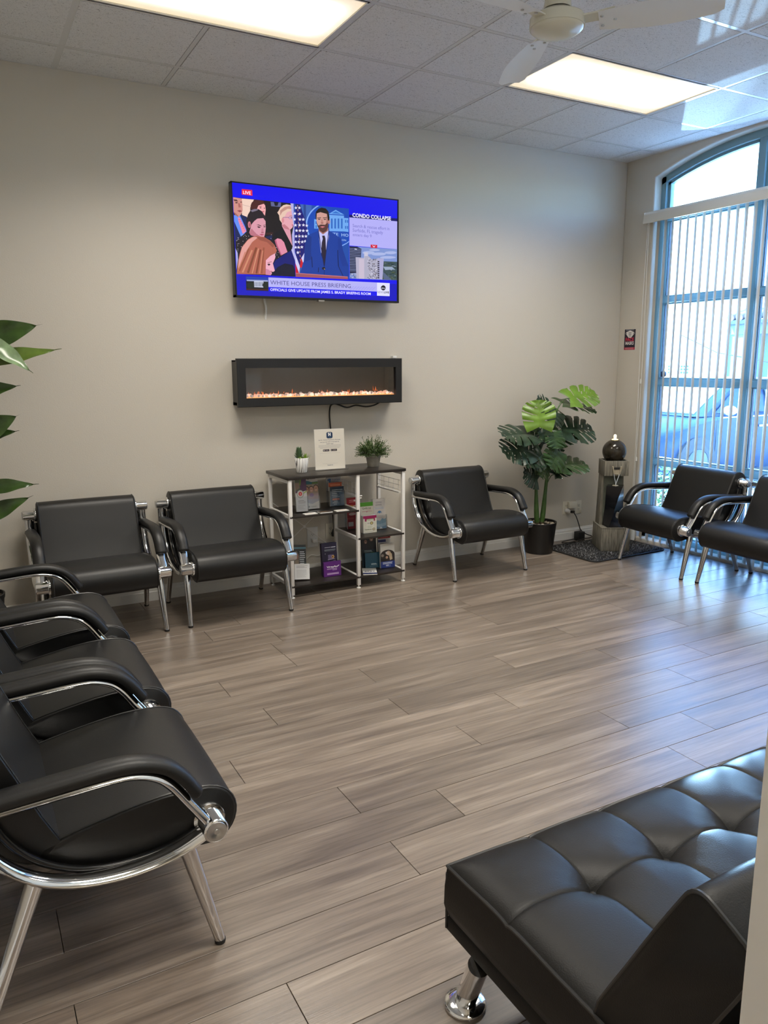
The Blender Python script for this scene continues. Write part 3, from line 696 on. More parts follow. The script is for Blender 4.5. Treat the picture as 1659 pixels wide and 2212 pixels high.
(90,108,100,[2805,-888,2795,-902,2775,-908,2760,-902,2750,-888,2760,-878,2780,-872,2795,-872]),
(30,48,50,[2615,-598,2605,-612,2585,-622,2565,-618,2555,-602,2565,-588,2585,-578,2605,-582]),
(40,62,58,[2470,-942,2450,-958,2410,-962,2370,-962,2355,-948,2370,-932,2410,-922,2450,-928]),
(40,62,58,[2530,-728,2520,-738,2490,-742,2460,-742,2445,-728,2460,-718,2490,-712,2520,-712]),
(90,108,100,[2855,-932,2845,-948,2825,-952,2805,-948,2800,-938,2805,-922,2825,-918,2845,-922]),
(70,84,60,[2780,-858,2770,-872,2745,-882,2720,-878,2710,-862,2720,-848,2745,-838,2770,-842]),
(140,150,170,[2940,-503,2925,-512,2895,-518,2865,-512,2850,-508,2865,-498,2895,-492,2925,-492]),
(70,84,60,[2580,-572,2565,-588,2530,-598,2495,-592,2480,-578,2495,-562,2530,-552,2565,-558]),
(30,48,50,[2720,-942,2710,-952,2680,-958,2655,-958,2645,-942,2655,-932,2680,-928,2710,-932]),
(30,48,50,[2455,-498,2440,-512,2410,-518,2380,-512,2365,-503,2380,-488,2410,-482,2440,-482]),
(30,48,50,[2905,-602,2890,-608,2865,-612,2835,-612,2825,-608,2835,-598,2865,-592,2890,-598]),
(30,48,50,[2500,-952,2485,-972,2435,-978,2390,-972,2375,-962,2390,-942,2435,-938,2485,-938]),
(70,84,60,[2900,-898,2885,-912,2845,-918,2805,-912,2790,-902,2805,-892,2845,-888,2885,-888]),
(140,150,170,[2930,-818,2920,-828,2900,-832,2880,-832,2870,-822,2880,-812,2900,-808,2920,-812]),
(30,48,50,[2515,-412,2505,-428,2475,-432,2450,-428,2440,-418,2450,-408,2475,-398,2505,-402]),
(90,108,100,[2740,-932,2730,-948,2705,-952,2680,-948,2670,-938,2680,-928,2705,-918,2730,-922]),
(140,150,170,[2885,-488,2865,-492,2820,-498,2775,-498,2760,-492,2775,-482,2820,-478,2865,-478]),
(90,108,100,[2470,-968,2460,-982,2455,-982,2410,-982,2400,-968,2410,-952,2435,-948,2460,-952]),
(40,62,58,[2875,-752,2855,-768,2810,-772,2765,-772,2745,-758,2765,-742,2810,-732,2855,-738]),
(30,48,50,[2765,-778,2750,-792,2715,-798,2675,-792,2660,-782,2675,-772,2715,-762,2750,-768]),
(70,84,60,[2665,-503,2655,-518,2630,-522,2605,-518,2595,-508,2605,-498,2630,-488,2655,-492]),
(140,150,170,[2525,-898,2515,-908,2495,-912,2470,-908,2460,-898,2470,-888,2495,-882,2515,-888]),
(40,62,58,[2925,-558,2910,-568,2885,-572,2855,-572,2845,-562,2855,-548,2885,-542,2910,-548]),
(40,62,58,[2590,-778,2580,-792,2555,-798,2530,-792,2520,-778,2530,-762,2555,-758,2580,-762]),
(30,48,50,[2545,-878,2530,-888,2485,-892,2445,-892,2430,-882,2445,-872,2485,-867,2530,-872]),
(70,84,60,[2450,-918,2435,-938,2405,-942,2375,-938,2360,-922,2375,-908,2405,-902,2435,-908]),
(70,84,60,[2975,-792,2960,-798,2915,-792,2895,-778,2915,-762,2960,-752,2975,-758]),
(70,84,60,[2635,-482,2620,-488,2590,-492,2560,-492,2545,-488,2560,-478,2590,-472,2620,-472]),
(70,84,60,[2780,-902,2770,-918,2745,-922,2720,-922,2710,-908,2720,-892,2745,-888,2770,-892]),
(30,48,50,[2785,-392,2770,-402,2735,-408,2700,-408,2690,-398,2700,-388,2735,-382,2770,-388]),
(40,62,58,[2620,-902,2605,-912,2570,-918,2535,-918,2520,-908,2535,-898,2570,-892,2605,-892]),
(40,62,58,[2960,-888,2945,-898,2900,-908,2855,-902,2840,-892,2855,-878,2900,-872,2945,-872]),
(40,62,58,[2805,-678,2785,-688,2740,-698,2695,-693,2675,-688,2695,-672,2740,-668,2785,-668]),
(90,108,100,[2545,-412,2530,-428,2500,-432,2470,-428,2455,-412,2470,-398,2500,-392,2535,-398]),
(90,108,100,[2460,-782,2450,-798,2420,-802,2395,-798,2385,-788,2395,-772,2420,-768,2450,-772]),
(30,48,50,[2855,-438,2835,-452,2790,-458,2745,-458,2725,-442,2745,-428,2790,-418,2835,-422]),
(40,62,58,[2905,-408,2895,-418,2870,-422,2850,-418,2840,-412,2850,-402,2870,-398,2895,-398]),
(90,108,100,[2920,-932,2915,-948,2900,-952,2885,-948,2875,-938,2885,-922,2900,-918,2915,-922]),
(150,165,190,[2415,-538,2770,-522,2895,-608,2495,-648]),
(84,98,130,[2390,-703,2765,-978,2440,-982]),
(30,36,66,[1390,72,1555,12,1525,-342,1430,-792,1090,-832,1095,68]),
(120,130,170,[1095,-8,1540,-18,1545,-2,1100,8]),
(120,130,170,[1095,-62,1535,-72,1540,-52,1100,-42]),
(120,130,170,[1095,-118,1530,-122,1535,-102,1095,-98]),
(120,130,170,[1095,-168,1525,-173,1525,-158,1095,-152]),
(120,130,170,[1095,-222,1520,-228,1520,-208,1095,-202]),
(120,130,170,[1090,-272,1515,-278,1515,-258,1095,-258]),
(120,130,170,[1090,-328,1505,-328,1510,-312,1095,-312]),
(120,130,170,[1090,-382,1500,-382,1505,-362,1090,-362]),
(120,130,170,[1090,-432,1495,-432,1495,-412,1090,-418]),
(120,130,170,[1090,-488,1490,-482,1490,-468,1090,-468]),
(120,130,170,[1090,-542,1485,-538,1485,-518,1090,-522,1090,-538]),
(120,130,170,[1090,-592,1480,-588,1480,-568,1090,-578,1090,-582]),
(120,130,170,[1090,-648,1470,-638,1475,-622,1090,-632]),
(120,130,170,[1090,-703,1465,-693,1465,-672,1090,-682]),
(120,130,170,[1090,-752,1460,-742,1460,-722,1090,-738]),
(230,235,250,[1285,2,1375,2,1375,-28,1285,-22]),
(190,190,205,[1225,-962,1215,-978,1185,-978,1170,-968,1185,-952,1215,-952]),
(60,70,80,[1225,-978,1210,-992,1180,-992,1165,-982,1180,-968,1210,-968]),
(150,150,170,[1310,-872,1295,-882,1265,-888,1250,-872,1265,-862,1295,-862]),
(190,190,205,[1240,-978,1230,-988,1200,-992,1185,-978,1200,-968,1230,-968]),
(190,190,205,[1375,-848,1360,-862,1335,-862,1320,-853,1335,-842,1365,-838]),
(190,190,205,[1205,-842,1190,-853,1165,-858,1150,-842,1165,-832,1190,-832]),
(150,150,170,[1250,-832,1235,-848,1210,-848,1195,-838,1210,-822,1240,-822]),
(60,70,80,[1265,-882,1250,-892,1220,-892,1205,-882,1220,-872,1250,-867]),
(190,190,205,[1220,-968,1205,-978,1175,-982,1160,-968,1175,-958,1205,-958]),
(190,190,205,[1395,-867,1380,-882,1355,-882,1340,-872,1355,-858,1380,-858]),
(150,150,170,[1185,-858,1170,-867,1140,-867,1130,-858,1140,-848,1170,-842]),
(60,70,80,[1130,-858,1115,-867,1090,-867,1090,-867,1090,-848,1090,-848,1120,-842]),
(190,190,205,[1320,-912,1305,-928,1280,-928,1265,-918,1280,-902,1305,-902]),
(150,150,170,[1345,-812,1330,-828,1305,-828,1290,-818,1305,-802,1330,-802]),
(60,70,80,[1305,-928,1290,-938,1260,-938,1245,-928,1260,-918,1290,-912]),
(60,70,80,[1320,-958,1305,-972,1275,-972,1260,-962,1275,-948,1305,-948]),
(150,150,170,[1345,-912,1330,-928,1305,-928,1290,-918,1305,-902,1335,-902]),
(150,150,170,[1255,-978,1240,-992,1210,-992,1200,-982,1210,-968,1240,-968]),
(150,150,170,[1150,-902,1135,-912,1105,-912,1095,-902,1105,-892,1135,-888]),
(60,70,80,[1155,-982,1140,-992,1110,-992,1100,-982,1110,-972,1140,-968]),
(150,150,170,[1380,-902,1365,-912,1335,-912,1320,-902,1335,-892,1365,-888]),
(150,150,170,[1390,-808,1375,-822,1345,-822,1335,-812,1350,-798,1375,-798]),
(150,150,170,[1385,-928,1370,-942,1345,-942,1330,-932,1345,-922,1370,-918]),
(190,190,205,[1320,-848,1310,-858,1280,-858,1265,-848,1280,-838,1310,-838]),
(190,190,205,[1220,-862,1205,-872,1175,-878,1160,-867,1175,-853,1205,-853]),
(150,150,170,[1370,-972,1355,-988,1325,-988,1310,-978,1325,-962,1355,-962]),
(176,172,196,[1325,-282,1675,-282,1670,-988,1350,-992]),
(198,186,206,[1455,-322,1655,-322,1650,-988,1445,-992]),
(196,194,216,[1660,-92,1810,-92,1810,-322,1655,-332]),
(172,170,192,[1670,-222,1830,-213,1960,-318,2200,-278,2195,-978,1665,-988]),
(70,70,90,[1890,-442,1865,-462,1830,-458,1830,-432,1865,-428]),
(90,80,80,[2090,-462,2065,-482,2030,-478,2030,-458,2065,-448]),
(90,80,80,[1845,-432,1835,-448,1815,-442,1815,-428,1835,-422]),
(70,70,90,[2030,-532,2010,-552,1980,-548,1980,-528,2010,-518]),
(110,108,130,[1880,-538,1865,-552,1845,-548,1845,-532,1865,-528]),
(70,70,90,[2180,-742,2165,-758,2145,-752,2145,-732,2165,-728]),
(110,108,130,[2185,-408,2170,-428,2150,-422,2150,-402,2170,-392]),
(215,212,228,[1815,-382,1805,-398,1780,-392,1780,-372,1805,-368]),
(90,80,80,[2175,-618,2165,-632,2150,-628,2150,-612,2165,-608]),
(70,70,90,[1875,-972,1855,-988,1825,-982,1825,-968,1855,-962]),
(90,80,80,[1980,-382,1970,-402,1955,-398,1955,-378,1970,-368]),
(70,70,90,[1895,-522,1880,-532,1850,-528,1850,-518,1880,-512]),
(110,108,130,[2000,-952,1985,-962,1955,-962,1955,-948,1985,-942]),
(90,80,80,[2055,-693,2035,-703,2000,-703,2000,-693,2035,-688]),
(215,212,228,[1905,-693,1885,-703,1855,-703,1855,-688,1885,-682]),
(215,212,228,[1900,-798,1885,-812,1855,-808,1855,-792,1885,-788]),
(215,212,228,[2185,-848,2165,-867,2135,-862,2135,-842,2165,-838]),
(215,212,228,[1915,-522,1895,-538,1870,-532,1870,-518,1900,-508]),
(70,70,90,[2035,-867,2020,-888,1990,-882,1990,-858,2020,-853]),
(110,108,130,[2175,-688,2150,-698,2110,-698,2110,-682,2150,-678]),
(70,70,90,[2060,-322,2035,-342,2000,-338,2000,-312,2035,-308]),
(110,108,130,[2105,-318,2080,-328,2045,-328,2045,-312,2080,-308]),
(110,108,130,[1915,-332,1900,-352,1875,-348,1875,-328,1900,-318]),
(70,70,90,[2065,-802,2050,-822,2020,-818,2020,-798,2050,-788]),
(215,212,228,[2165,-478,2150,-488,2125,-482,2125,-472,2150,-468]),
(70,70,90,[1830,-592,1820,-608,1805,-602,1805,-588,1820,-582]),
(110,108,130,[1930,-867,1905,-888,1870,-882,1870,-858,1905,-853]),
(70,70,90,[2085,-792,2075,-802,2060,-802,2060,-788,2075,-782]),
(215,212,228,[2195,-632,2175,-642,2150,-642,2150,-628,2175,-622]),
(70,70,90,[2075,-712,2060,-728,2030,-728,2030,-707,2060,-703]),
(215,212,228,[1830,-598,1815,-608,1800,-602,1800,-592,1815,-588]),
(70,70,90,[2005,-742,1995,-758,1975,-752,1975,-732,1995,-728]),
(90,80,80,[2045,-292,2035,-302,2015,-302,2020,-288,2035,-282]),
(215,212,228,[2130,-688,2105,-698,2065,-698,2065,-682,2105,-678]),
(90,80,80,[2030,-458,2010,-468,1980,-468,1980,-452,2010,-448]),
(110,108,130,[2200,-672,2190,-688,2175,-682,2175,-668,2190,-658]),
(90,80,80,[1915,-693,1895,-707,1870,-703,1870,-688,1895,-678]),
(215,212,228,[2180,-392,2170,-412,2150,-402,2150,-382,2170,-372]),
(110,108,130,[2095,-648,2075,-658,2045,-658,2045,-642,2075,-638]),
(110,108,130,[1940,-878,1920,-892,1885,-888,1885,-872,1920,-867]),
(70,70,90,[1895,-362,1870,-372,1830,-372,1830,-362,1870,-352]),
(110,108,130,[1835,-938,1810,-958,1775,-952,1775,-932,1810,-922]),
(110,108,130,[1910,-462,1885,-478,1850,-472,1850,-458,1885,-452]),
(215,212,228,[2060,-932,2045,-948,2015,-942,2015,-922,2045,-918]),
(110,108,130,[2120,-348,2110,-357,2090,-357,2090,-348,2110,-342]),
(215,212,228,[1985,-792,1965,-812,1935,-808,1935,-782,1965,-772]),
(70,70,90,[2005,-888,1990,-898,1975,-898,1975,-882,1990,-872]),
(90,80,80,[2115,-672,2095,-693,2070,-688,2070,-662,2095,-658]),
(110,108,130,[2025,-352,2015,-368,1995,-362,1995,-348,2015,-338]),
(90,80,80,[2105,-348,2095,-357,2075,-357,2075,-342,2095,-338]),
(215,212,228,[2110,-798,2090,-812,2055,-808,2055,-792,2090,-788]),
(215,212,228,[2175,-548,2150,-562,2115,-558,2115,-548,2150,-542]),
(90,80,80,[2165,-948,2145,-968,2110,-962,2110,-942,2145,-932]),
(110,108,130,[2200,-528,2185,-548,2165,-542,2165,-522,2185,-512]),
(110,108,130,[2175,-472,2165,-482,2140,-482,2140,-472,2165,-468]),
(90,80,80,[2050,-812,2035,-828,2015,-822,2015,-808,2035,-802]),
(70,70,90,[1990,-652,1970,-668,1940,-662,1940,-648,1970,-638]),
(215,212,228,[2145,-578,2130,-592,2105,-588,2105,-568,2130,-558]),
(90,80,80,[1880,-522,1870,-538,1850,-532,1850,-518,1870,-508]),
(90,80,80,[2125,-822,2105,-842,2065,-838,2065,-812,2105,-802]),
(70,70,90,[1955,-638,1935,-658,1900,-652,1900,-628,1935,-622]),
(110,108,130,[2100,-738,2085,-758,2065,-752,2065,-732,2085,-722]),
(215,212,228,[2170,-648,2150,-662,2115,-658,2115,-638,2150,-632]),
(215,212,228,[1860,-302,1850,-312,1825,-312,1825,-298,1850,-288]),
(70,70,90,[2135,-853,2120,-867,2090,-862,2090,-848,2120,-842]),
(110,108,130,[2070,-312,2060,-328,2045,-322,2045,-302,2060,-298]),
(110,108,130,[1890,-838,1880,-853,1860,-848,1860,-828,1880,-822]),
(70,70,90,[1885,-878,1870,-888,1840,-882,1840,-872,1870,-867]),
(110,108,130,[2005,-512,1995,-528,1970,-522,1970,-508,1995,-498]),
(70,70,90,[2085,-908,2070,-922,2050,-918,2050,-902,2075,-892]),
(70,70,90,[2050,-468,2040,-488,2020,-482,2020,-458,2040,-448]),
(90,80,80,[2155,-542,2145,-558,2125,-552,2125,-538,2145,-532]),
(70,70,90,[2115,-532,2090,-552,2050,-548,2055,-528,2090,-518]),
(90,80,80,[2155,-778,2130,-792,2095,-788,2100,-768,2130,-758]),
(70,70,90,[2020,-542,2000,-558,1970,-552,1970,-542,2000,-532]),
(90,80,80,[1885,-608,1865,-622,1830,-618,1830,-598,1865,-592]),
(215,212,228,[1950,-678,1935,-693,1915,-688,1915,-668,1935,-662]),
(215,212,228,[2045,-468,2025,-482,1990,-478,1990,-462,2025,-458]),
(110,108,130,[2115,-762,2105,-778,2085,-772,2085,-758,2105,-748]),
(110,108,130,[2185,-938,2165,-948,2135,-948,2135,-928,2165,-922]),
(70,70,90,[2060,-703,2050,-722,2030,-718,2030,-693,2050,-688]),
(70,70,90,[2135,-302,2120,-322,2095,-318,2095,-298,2120,-288]),
(215,212,228,[1925,-858,1905,-867,1870,-862,1870,-853,1905,-848]),
(90,80,80,[2050,-472,2030,-482,1995,-478,1995,-468,2030,-462]),
(215,212,228,[1955,-842,1935,-858,1905,-853,1905,-832,1935,-828]),
(110,108,130,[2195,-788,2175,-802,2140,-798,2140,-782,2175,-778]),
(110,108,130,[1870,-818,1855,-828,1835,-822,1835,-812,1855,-808]),
(110,108,130,[1895,-662,1870,-672,1835,-672,1835,-658,1870,-652]),
(215,212,228,[2135,-678,2120,-693,2095,-688,2095,-668,2120,-662]),
(90,80,80,[1940,-912,1920,-932,1890,-928,1890,-908,1925,-898]),
(90,80,80,[1995,-468,1985,-482,1970,-478,1970,-458,1985,-452]),
(90,80,80,[2170,-908,2150,-922,2125,-918,2125,-902,2150,-892]),
(70,70,90,[1845,-552,1830,-568,1800,-562,1800,-548,1830,-538]),
(110,108,130,[1865,-642,1855,-658,1835,-652,1835,-638,1855,-632]),
(110,108,130,[1820,-448,1805,-462,1785,-462,1785,-442,1805,-438]),
(170,168,208,[2190,-258,2440,-262,2380,-982,2380,-982,2195,-978]),
(30,28,40,[2190,-357,2260,-362,2255,-402,2190,-402]),
(30,28,40,[2190,-428,2260,-428,2255,-472,2190,-472]),
(30,28,40,[2190,-498,2260,-498,2255,-538,2190,-538]),
(30,28,40,[2190,-562,2260,-562,2255,-608,2190,-608]),
(30,28,40,[2190,-632,2260,-632,2255,-678,2190,-672]),
(30,28,40,[2190,-698,2260,-703,2250,-742,2190,-742]),
(30,28,40,[2190,-768,2260,-768,2250,-812,2185,-812]),
(30,28,40,[2185,-838,2255,-838,2250,-882,2185,-878]),
(30,28,40,[2185,-902,2255,-908,2250,-948,2185,-948]),
(204,22,62,[1920,177,2180,182,2180,72,1920,72]),
(245,225,240,[1980,152,2015,152,2050,118,2085,152,2115,158,2050,88]),
(12,12,26,[-2670,-1112,-1900,-1102,-1905,-1538,-2670,-1542]),
(20,60,170,[-2670,-1112,-1900,-1102,-1905,-1218,-2670,-1232]),
(150,160,205,[-2640,-1208,-1915,-1192,-1915,-1242,-2645,-1252]),
(200,205,228,[-2395,-1238,-2070,-1232,-2085,-1432,-2395,-1432]),
(60,64,90,[-2370,-1268,-2350,-1268,-2355,-1407,-2375,-1407]),
(60,64,90,[-2320,-1268,-2300,-1268,-2305,-1407,-2325,-1407]),
(60,64,90,[-2270,-1268,-2250,-1262,-2255,-1403,-2275,-1407]),
(60,64,90,[-2220,-1262,-2200,-1262,-2205,-1403,-2225,-1403]),
(60,64,90,[-2170,-1262,-2150,-1262,-2155,-1403,-2175,-1403]),
(60,64,90,[-2120,-1258,-2100,-1258,-2105,-1398,-2125,-1398]),
(24,34,28,[-2390,-1368,-2405,-1412,-2445,-1452,-2500,-1472,-2560,-1478,-2610,-1458,-2645,-1422,-2660,-1378,-2645,-1332,-2605,-1298,-2550,-1272,-2490,-1272,-2440,-1288,-2405,-1322]),
(24,34,28,[-1905,-1407,-1925,-1432,-1970,-1452,-2020,-1452,-2065,-1438,-2095,-1403,-2105,-1358,-2095,-1312,-2060,-1272,-2015,-1252,-1965,-1248,-1920,-1268,-1905,-1282]),
(70,24,24,[-2670,-1492,-1910,-1482,-1910,-1518,-2670,-1528]),
(178,176,242,[-1895,-1102,2165,-1088,2160,-1398,-1900,-1407]),
(166,164,238,[1215,-1252,1270,-1252,1130,-1393,1075,-1393]),
(166,164,238,[1320,-1252,1375,-1252,1235,-1388,1180,-1388]),
(166,164,238,[1425,-1252,1480,-1252,1340,-1383,1285,-1383]),
(166,164,238,[1530,-1252,1585,-1252,1445,-1383,1390,-1378]),
(166,164,238,[1635,-1248,1695,-1252,1555,-1378,1495,-1372]),
(166,164,238,[1740,-1248,1800,-1252,1660,-1372,1600,-1372]),
(166,164,238,[1850,-1248,1905,-1252,1765,-1368,1710,-1368]),
(166,164,238,[1955,-1248,2015,-1252,1870,-1362,1815,-1362]),
(166,164,238,[2065,-1248,2120,-1252,1980,-1358,1920,-1358]),
(58,48,128,('WHITE HOUSE PRESS BRIEFING', -0.367, -0.2645, 0.225, -0.2375, -0.005)),
(2,2,236,[-1900,-1407,2160,-1398,2160,-1548,-1905,-1548]),
(232,230,255,('OFFICIALS GIVE UPDATE FROM JAMES S. BRADY BRIEFING ROOM', -0.369, -0.3055, 0.382, -0.2885, 0.02)),
(222,222,250,[2165,-1088,2680,-1088,2675,-1538,2160,-1538]),
(14,12,30,[2515,-1258,2510,-1288,2490,-1312,2465,-1338,2435,-1348,2400,-1348,2370,-1338,2345,-1322,2325,-1292,2320,-1262,2325,-1232,2345,-1208,2370,-1188,2400,-1172,2435,-1172,2465,-1182,2490,-1202,2510,-1228]),
(232,232,250,('abc', 0.468, -0.2585, 0.499, -0.2475, 0)),
(120,120,150,('NEWS', 0.436, -0.2895, 0.484, -0.2755, 0)),
(30,28,60,('LIVE', 0.489, -0.2885, 0.531, -0.2755, 0.03))
]

# ------------------------------------------------------------------ the room
XL, XR, YF, H = -0.88, 4.489, -4.52, 3.2
XD = 0.218                                    # right side of the doorway the picture is taken from
WY0, WY1, WZ = -2.125, -0.315, 3.023          # window opening: sides and height of the arch springing
ARC_R, ARC_Y = 2.72, (-2.125 - 0.315) / 2
def arch(y, off=0.0): return 3.178 + off - ARC_R + math.sqrt((ARC_R) ** 2 - (y - ARC_Y) ** 2)

def structure(name, mb, m, parent=None, **k): return mb.build(name, m, parent, kind='structure' if not parent else None, **k)
structure('wall_back', MB().box(XL - 0.12, XR + 0.2, 0, 0.14, -0.1, 3.42), M['wall'])
structure('wall_left', MB().box(XL - 0.14, XL, -6.9, 0, -0.1, 3.42), M['wall'])
structure('wall_front', MB().box(XD + 0.032, XR + 0.2, YF - 0.15, YF, -0.1, 3.42).box(XL, XD + 0.032, YF - 0.15, YF, 2.12, 3.42), M['wall'])
structure('wall_hall_side', MB().box(1.6, 1.74, -6.9, YF - 0.15, -0.1, 3.42), M['wall'])
structure('wall_hall_end', MB().box(XL - 0.14, 1.74, -7.04, -6.9, -0.1, 3.42), M['wall'])
structure('ceiling_hall', MB().box(XL, 1.6, -6.9, YF - 0.15, 2.75, 2.85), M['plenum'])
prof = [(0.0, 0.0), (WY1, 0.0), (WY1, WZ)]
NA = 28
for i in range(1, NA): 
    y = WY1 + (WY0 - WY1) * i / NA
    prof.append((y, arch(y)))
prof += [(WY0, WZ), (WY0, 0.0), (YF, 0.0), (YF, 3.42), (0.0, 3.42)]
structure('wall_right', MB().prism(prof, lambda u, v, t: (t, u, v), XR, XR + 0.2).box(XR, XR + 0.2, WY0, WY1, -0.1, 0.03), M['wall'], bevel=0.012, seg=3)

def skirting(name, a, b, nrm, h=0.098):
    a = Vector(a); b = Vector(b); n = Vector(nrm)
    pf = [(0, 0), (0.016, 0), (0.016, h * 0.62), (0.0125, h * 0.66), (0.0125, h * 0.82), (0.008, h * 0.9), (0.006, h), (0, h)]
    mb = MB().loft([[p + n * u + Vector((0, 0, v)) for u, v in pf] for p in (a, b)], smooth=False)
    structure(name, mb, M['white_paint'])
skirting('baseboard_back', (XL, 0, 0), (XR, 0, 0), (0, -1, 0))
skirting('baseboard_left', (XL, YF - 0.15, 0), (XL, 0, 0), (1, 0, 0))
skirting('baseboard_right', (XR, WY1 + 0.02, 0), (XR, 0, 0), (-1, 0, 0))
skirting('baseboard_front', (XD + 0.1, YF, 0), (XR, YF, 0), (0, 1, 0))
# white door jamb with its strike plate, beside the camera
j = structure('trim_1', MB().box(XD, XD + 0.032, YF - 0.17, YF + 0.018, 0, 2.14).box(XD - 0.012, XD, YF - 0.09, YF - 0.055, 0, 2.12).box(XL, XD + 0.032, YF - 0.17, YF + 0.018, 2.10, 2.14), M['white_paint'], bevel=0.003)
MB().box(XD - 0.0155, XD - 0.012, YF - 0.088, YF - 0.058, 0.99, 1.09).build('strike_plate', mat('aged_brass', (0.35, 0.25, 0.10), 0.35, 1.0), j)

# floor: laminate planks, each with eased edges
fl = structure('floor', MB().box(XL - 0.14, XR + 0.2, -7.0, 0.1, -0.12, -0.0098), M['subfloor'])
PW = 0.1925
_pm = {}
def plank_mesh(l, w):
    k = (round(l, 3), round(w, 3))
    if k in _pm: return _pm[k]
    e = 0.0007
    x, y = l / 2 - 0.0010, w / 2 - 0.0010
    mb = MB(); mb.loft([[(-x, -y, -0.0095), (x, -y, -0.0095), (x, y, -0.0095), (-x, y, -0.0095)], [(-x, -y, -e), (x, -y, -e), (x, y, -e), (-x, y, -e)],
                        [(-x + e, -y + e, 0), (x - e, -y + e, 0), (x - e, y - e, 0), (-x + e, y - e, 0)]], smooth=False)
    me = mb.mesh('plank'); me.materials.append(M['plank'])
    bm = bmesh.new(); bm.from_mesh(me); bmesh.ops.recalc_face_normals(bm, faces=bm.faces); bm.to_mesh(me); bm.free()
    _pm[k] = me
    return me
known = {1: 0.44, -1: 0.45, 0: 0.75, 5: 0.43, 8: 0.76, 2: 1.10, 4: 0.98, 3: 0.15, 7: 0.34, 6: 1.02}
PL = 1.30
for k in range(-20, 16):
    y0 = -3.083 + PW * k; y1 = y0 + PW
    if y0 >= 0: continue
    y1 = min(y1, 0.0)
    x1 = XR + (0.1 if WY0 < y0 < WY1 else 0) if y0 > YF - 0.2 else 1.6
    off = known.get(k, random.uniform(0, PL)) % PL
    x = XL - PL + ((off - XL) % PL)
    while x < x1:
        a, b = max(x, XL), min(x + PL, x1)
        if b - a > 0.02:
            o = link('plank', plank_mesh(b - a, y1 - y0), fl); o.location = ((a + b) / 2, (y0 + y1) / 2, 0)
        x += PL

# ceiling: suspended grid with mineral tiles and recessed lights
ce = structure('ceiling', MB().box(XL - 0.14, XR + 0.2, -7.0, 0.14, 3.30, 3.42), M['plenum'])
T = 0.6096
gx = [XL] + [T * k for k in range(-1, 8)] + [XR]
gy = [0.0, -0.358] + [-0.358 - T * k for k in range(1, 7)] + [YF]
lights = {(0.0, 1), (4 * T, 1), (0.0, 5), (4 * T, 5)}          # left edge, row index of the 2 x 4 ft lights
lit_cells = set()
for lx, row in lights:
    for i in range(len(gx) - 1):
        if gx[i] > lx - 0.01 and gx[i + 1] < lx + 2 * T + 0.01: lit_cells.add((i, row + 1))
_tm = {}
for i in range(len(gx) - 1):
    for q in range(len(gy) - 1):
        if (i, q) in lit_cells: continue
        a, b, c, d = gx[i], gx[i + 1], gy[q + 1], gy[q]
        k = (round(b - a, 3), round(d - c, 3))
        if k not in _tm:
            x, y, s = (b - a) / 2 - 0.004, (d - c) / 2 - 0.004, 0.012
            mb = MB().loft([[(-x + s, -y + s, 0), (x - s, -y + s, 0), (x - s, y - s, 0), (-x + s, y - s, 0)], [(-x + s, -y + s, 0.006), (x - s, -y + s, 0.006), (x - s, y - s, 0.006), (-x + s, y - s, 0.006)],
                            [(-x, -y, 0.007), (x, -y, 0.007), (x, y, 0.007), (-x, y, 0.007)], [(-x, -y, 0.018), (x, -y, 0.018), (x, y, 0.018), (-x, y, 0.018)]], smooth=False)
            me = mb.mesh('ceiling_tile'); me.materials.append(M['tile'])
            bm = bmesh.new(); bm.from_mesh(me); bmesh.ops.recalc_face_normals(bm, faces=bm.faces); bm.to_mesh(me); bm.free()
            _tm[k] = me
        o = link('ceiling_tile', _tm[k], ce); o.location = ((a + b) / 2, (c + d) / 2, 3.1995)
def runs(n, free):
    out = []; s = None
    for k in range(n):
        if free(k) and s is None: s = k
        if not free(k) and s is not None: out.append((s, k)); s = None
    if s is not None: out.append((s, n))
    return out
for i, x in enumerate(gx):
    w = 0.012 if i != 2 else 0.02
    if i in (0, len(gx) - 1): x += 0.011 * (1 if i == 0 else -1)
    for a, b in runs(len(gy) - 1, lambda k: not ((i, k) in lit_cells and (i - 1, k) in lit_cells)):
        MB().box(x - w, x + w, gy[b], gy[a], 3.2005, 3.206).box(x - 0.002, x + 0.002, gy[b], gy[a], 3.206, 3.24).build('grid_tee', M['tee'], ce)
for i, y in enumerate(gy):
    if i in (0, len(gy) - 1): y += 0.011 * (-1 if i == 0 else 1)
    MB().box(XL, XR, y - 0.012, y + 0.012, 3.200, 3.2062).box(XL, XR, y - 0.002, y + 0.002, 3.206, 3.24).build('grid_tee', M['tee'], ce)

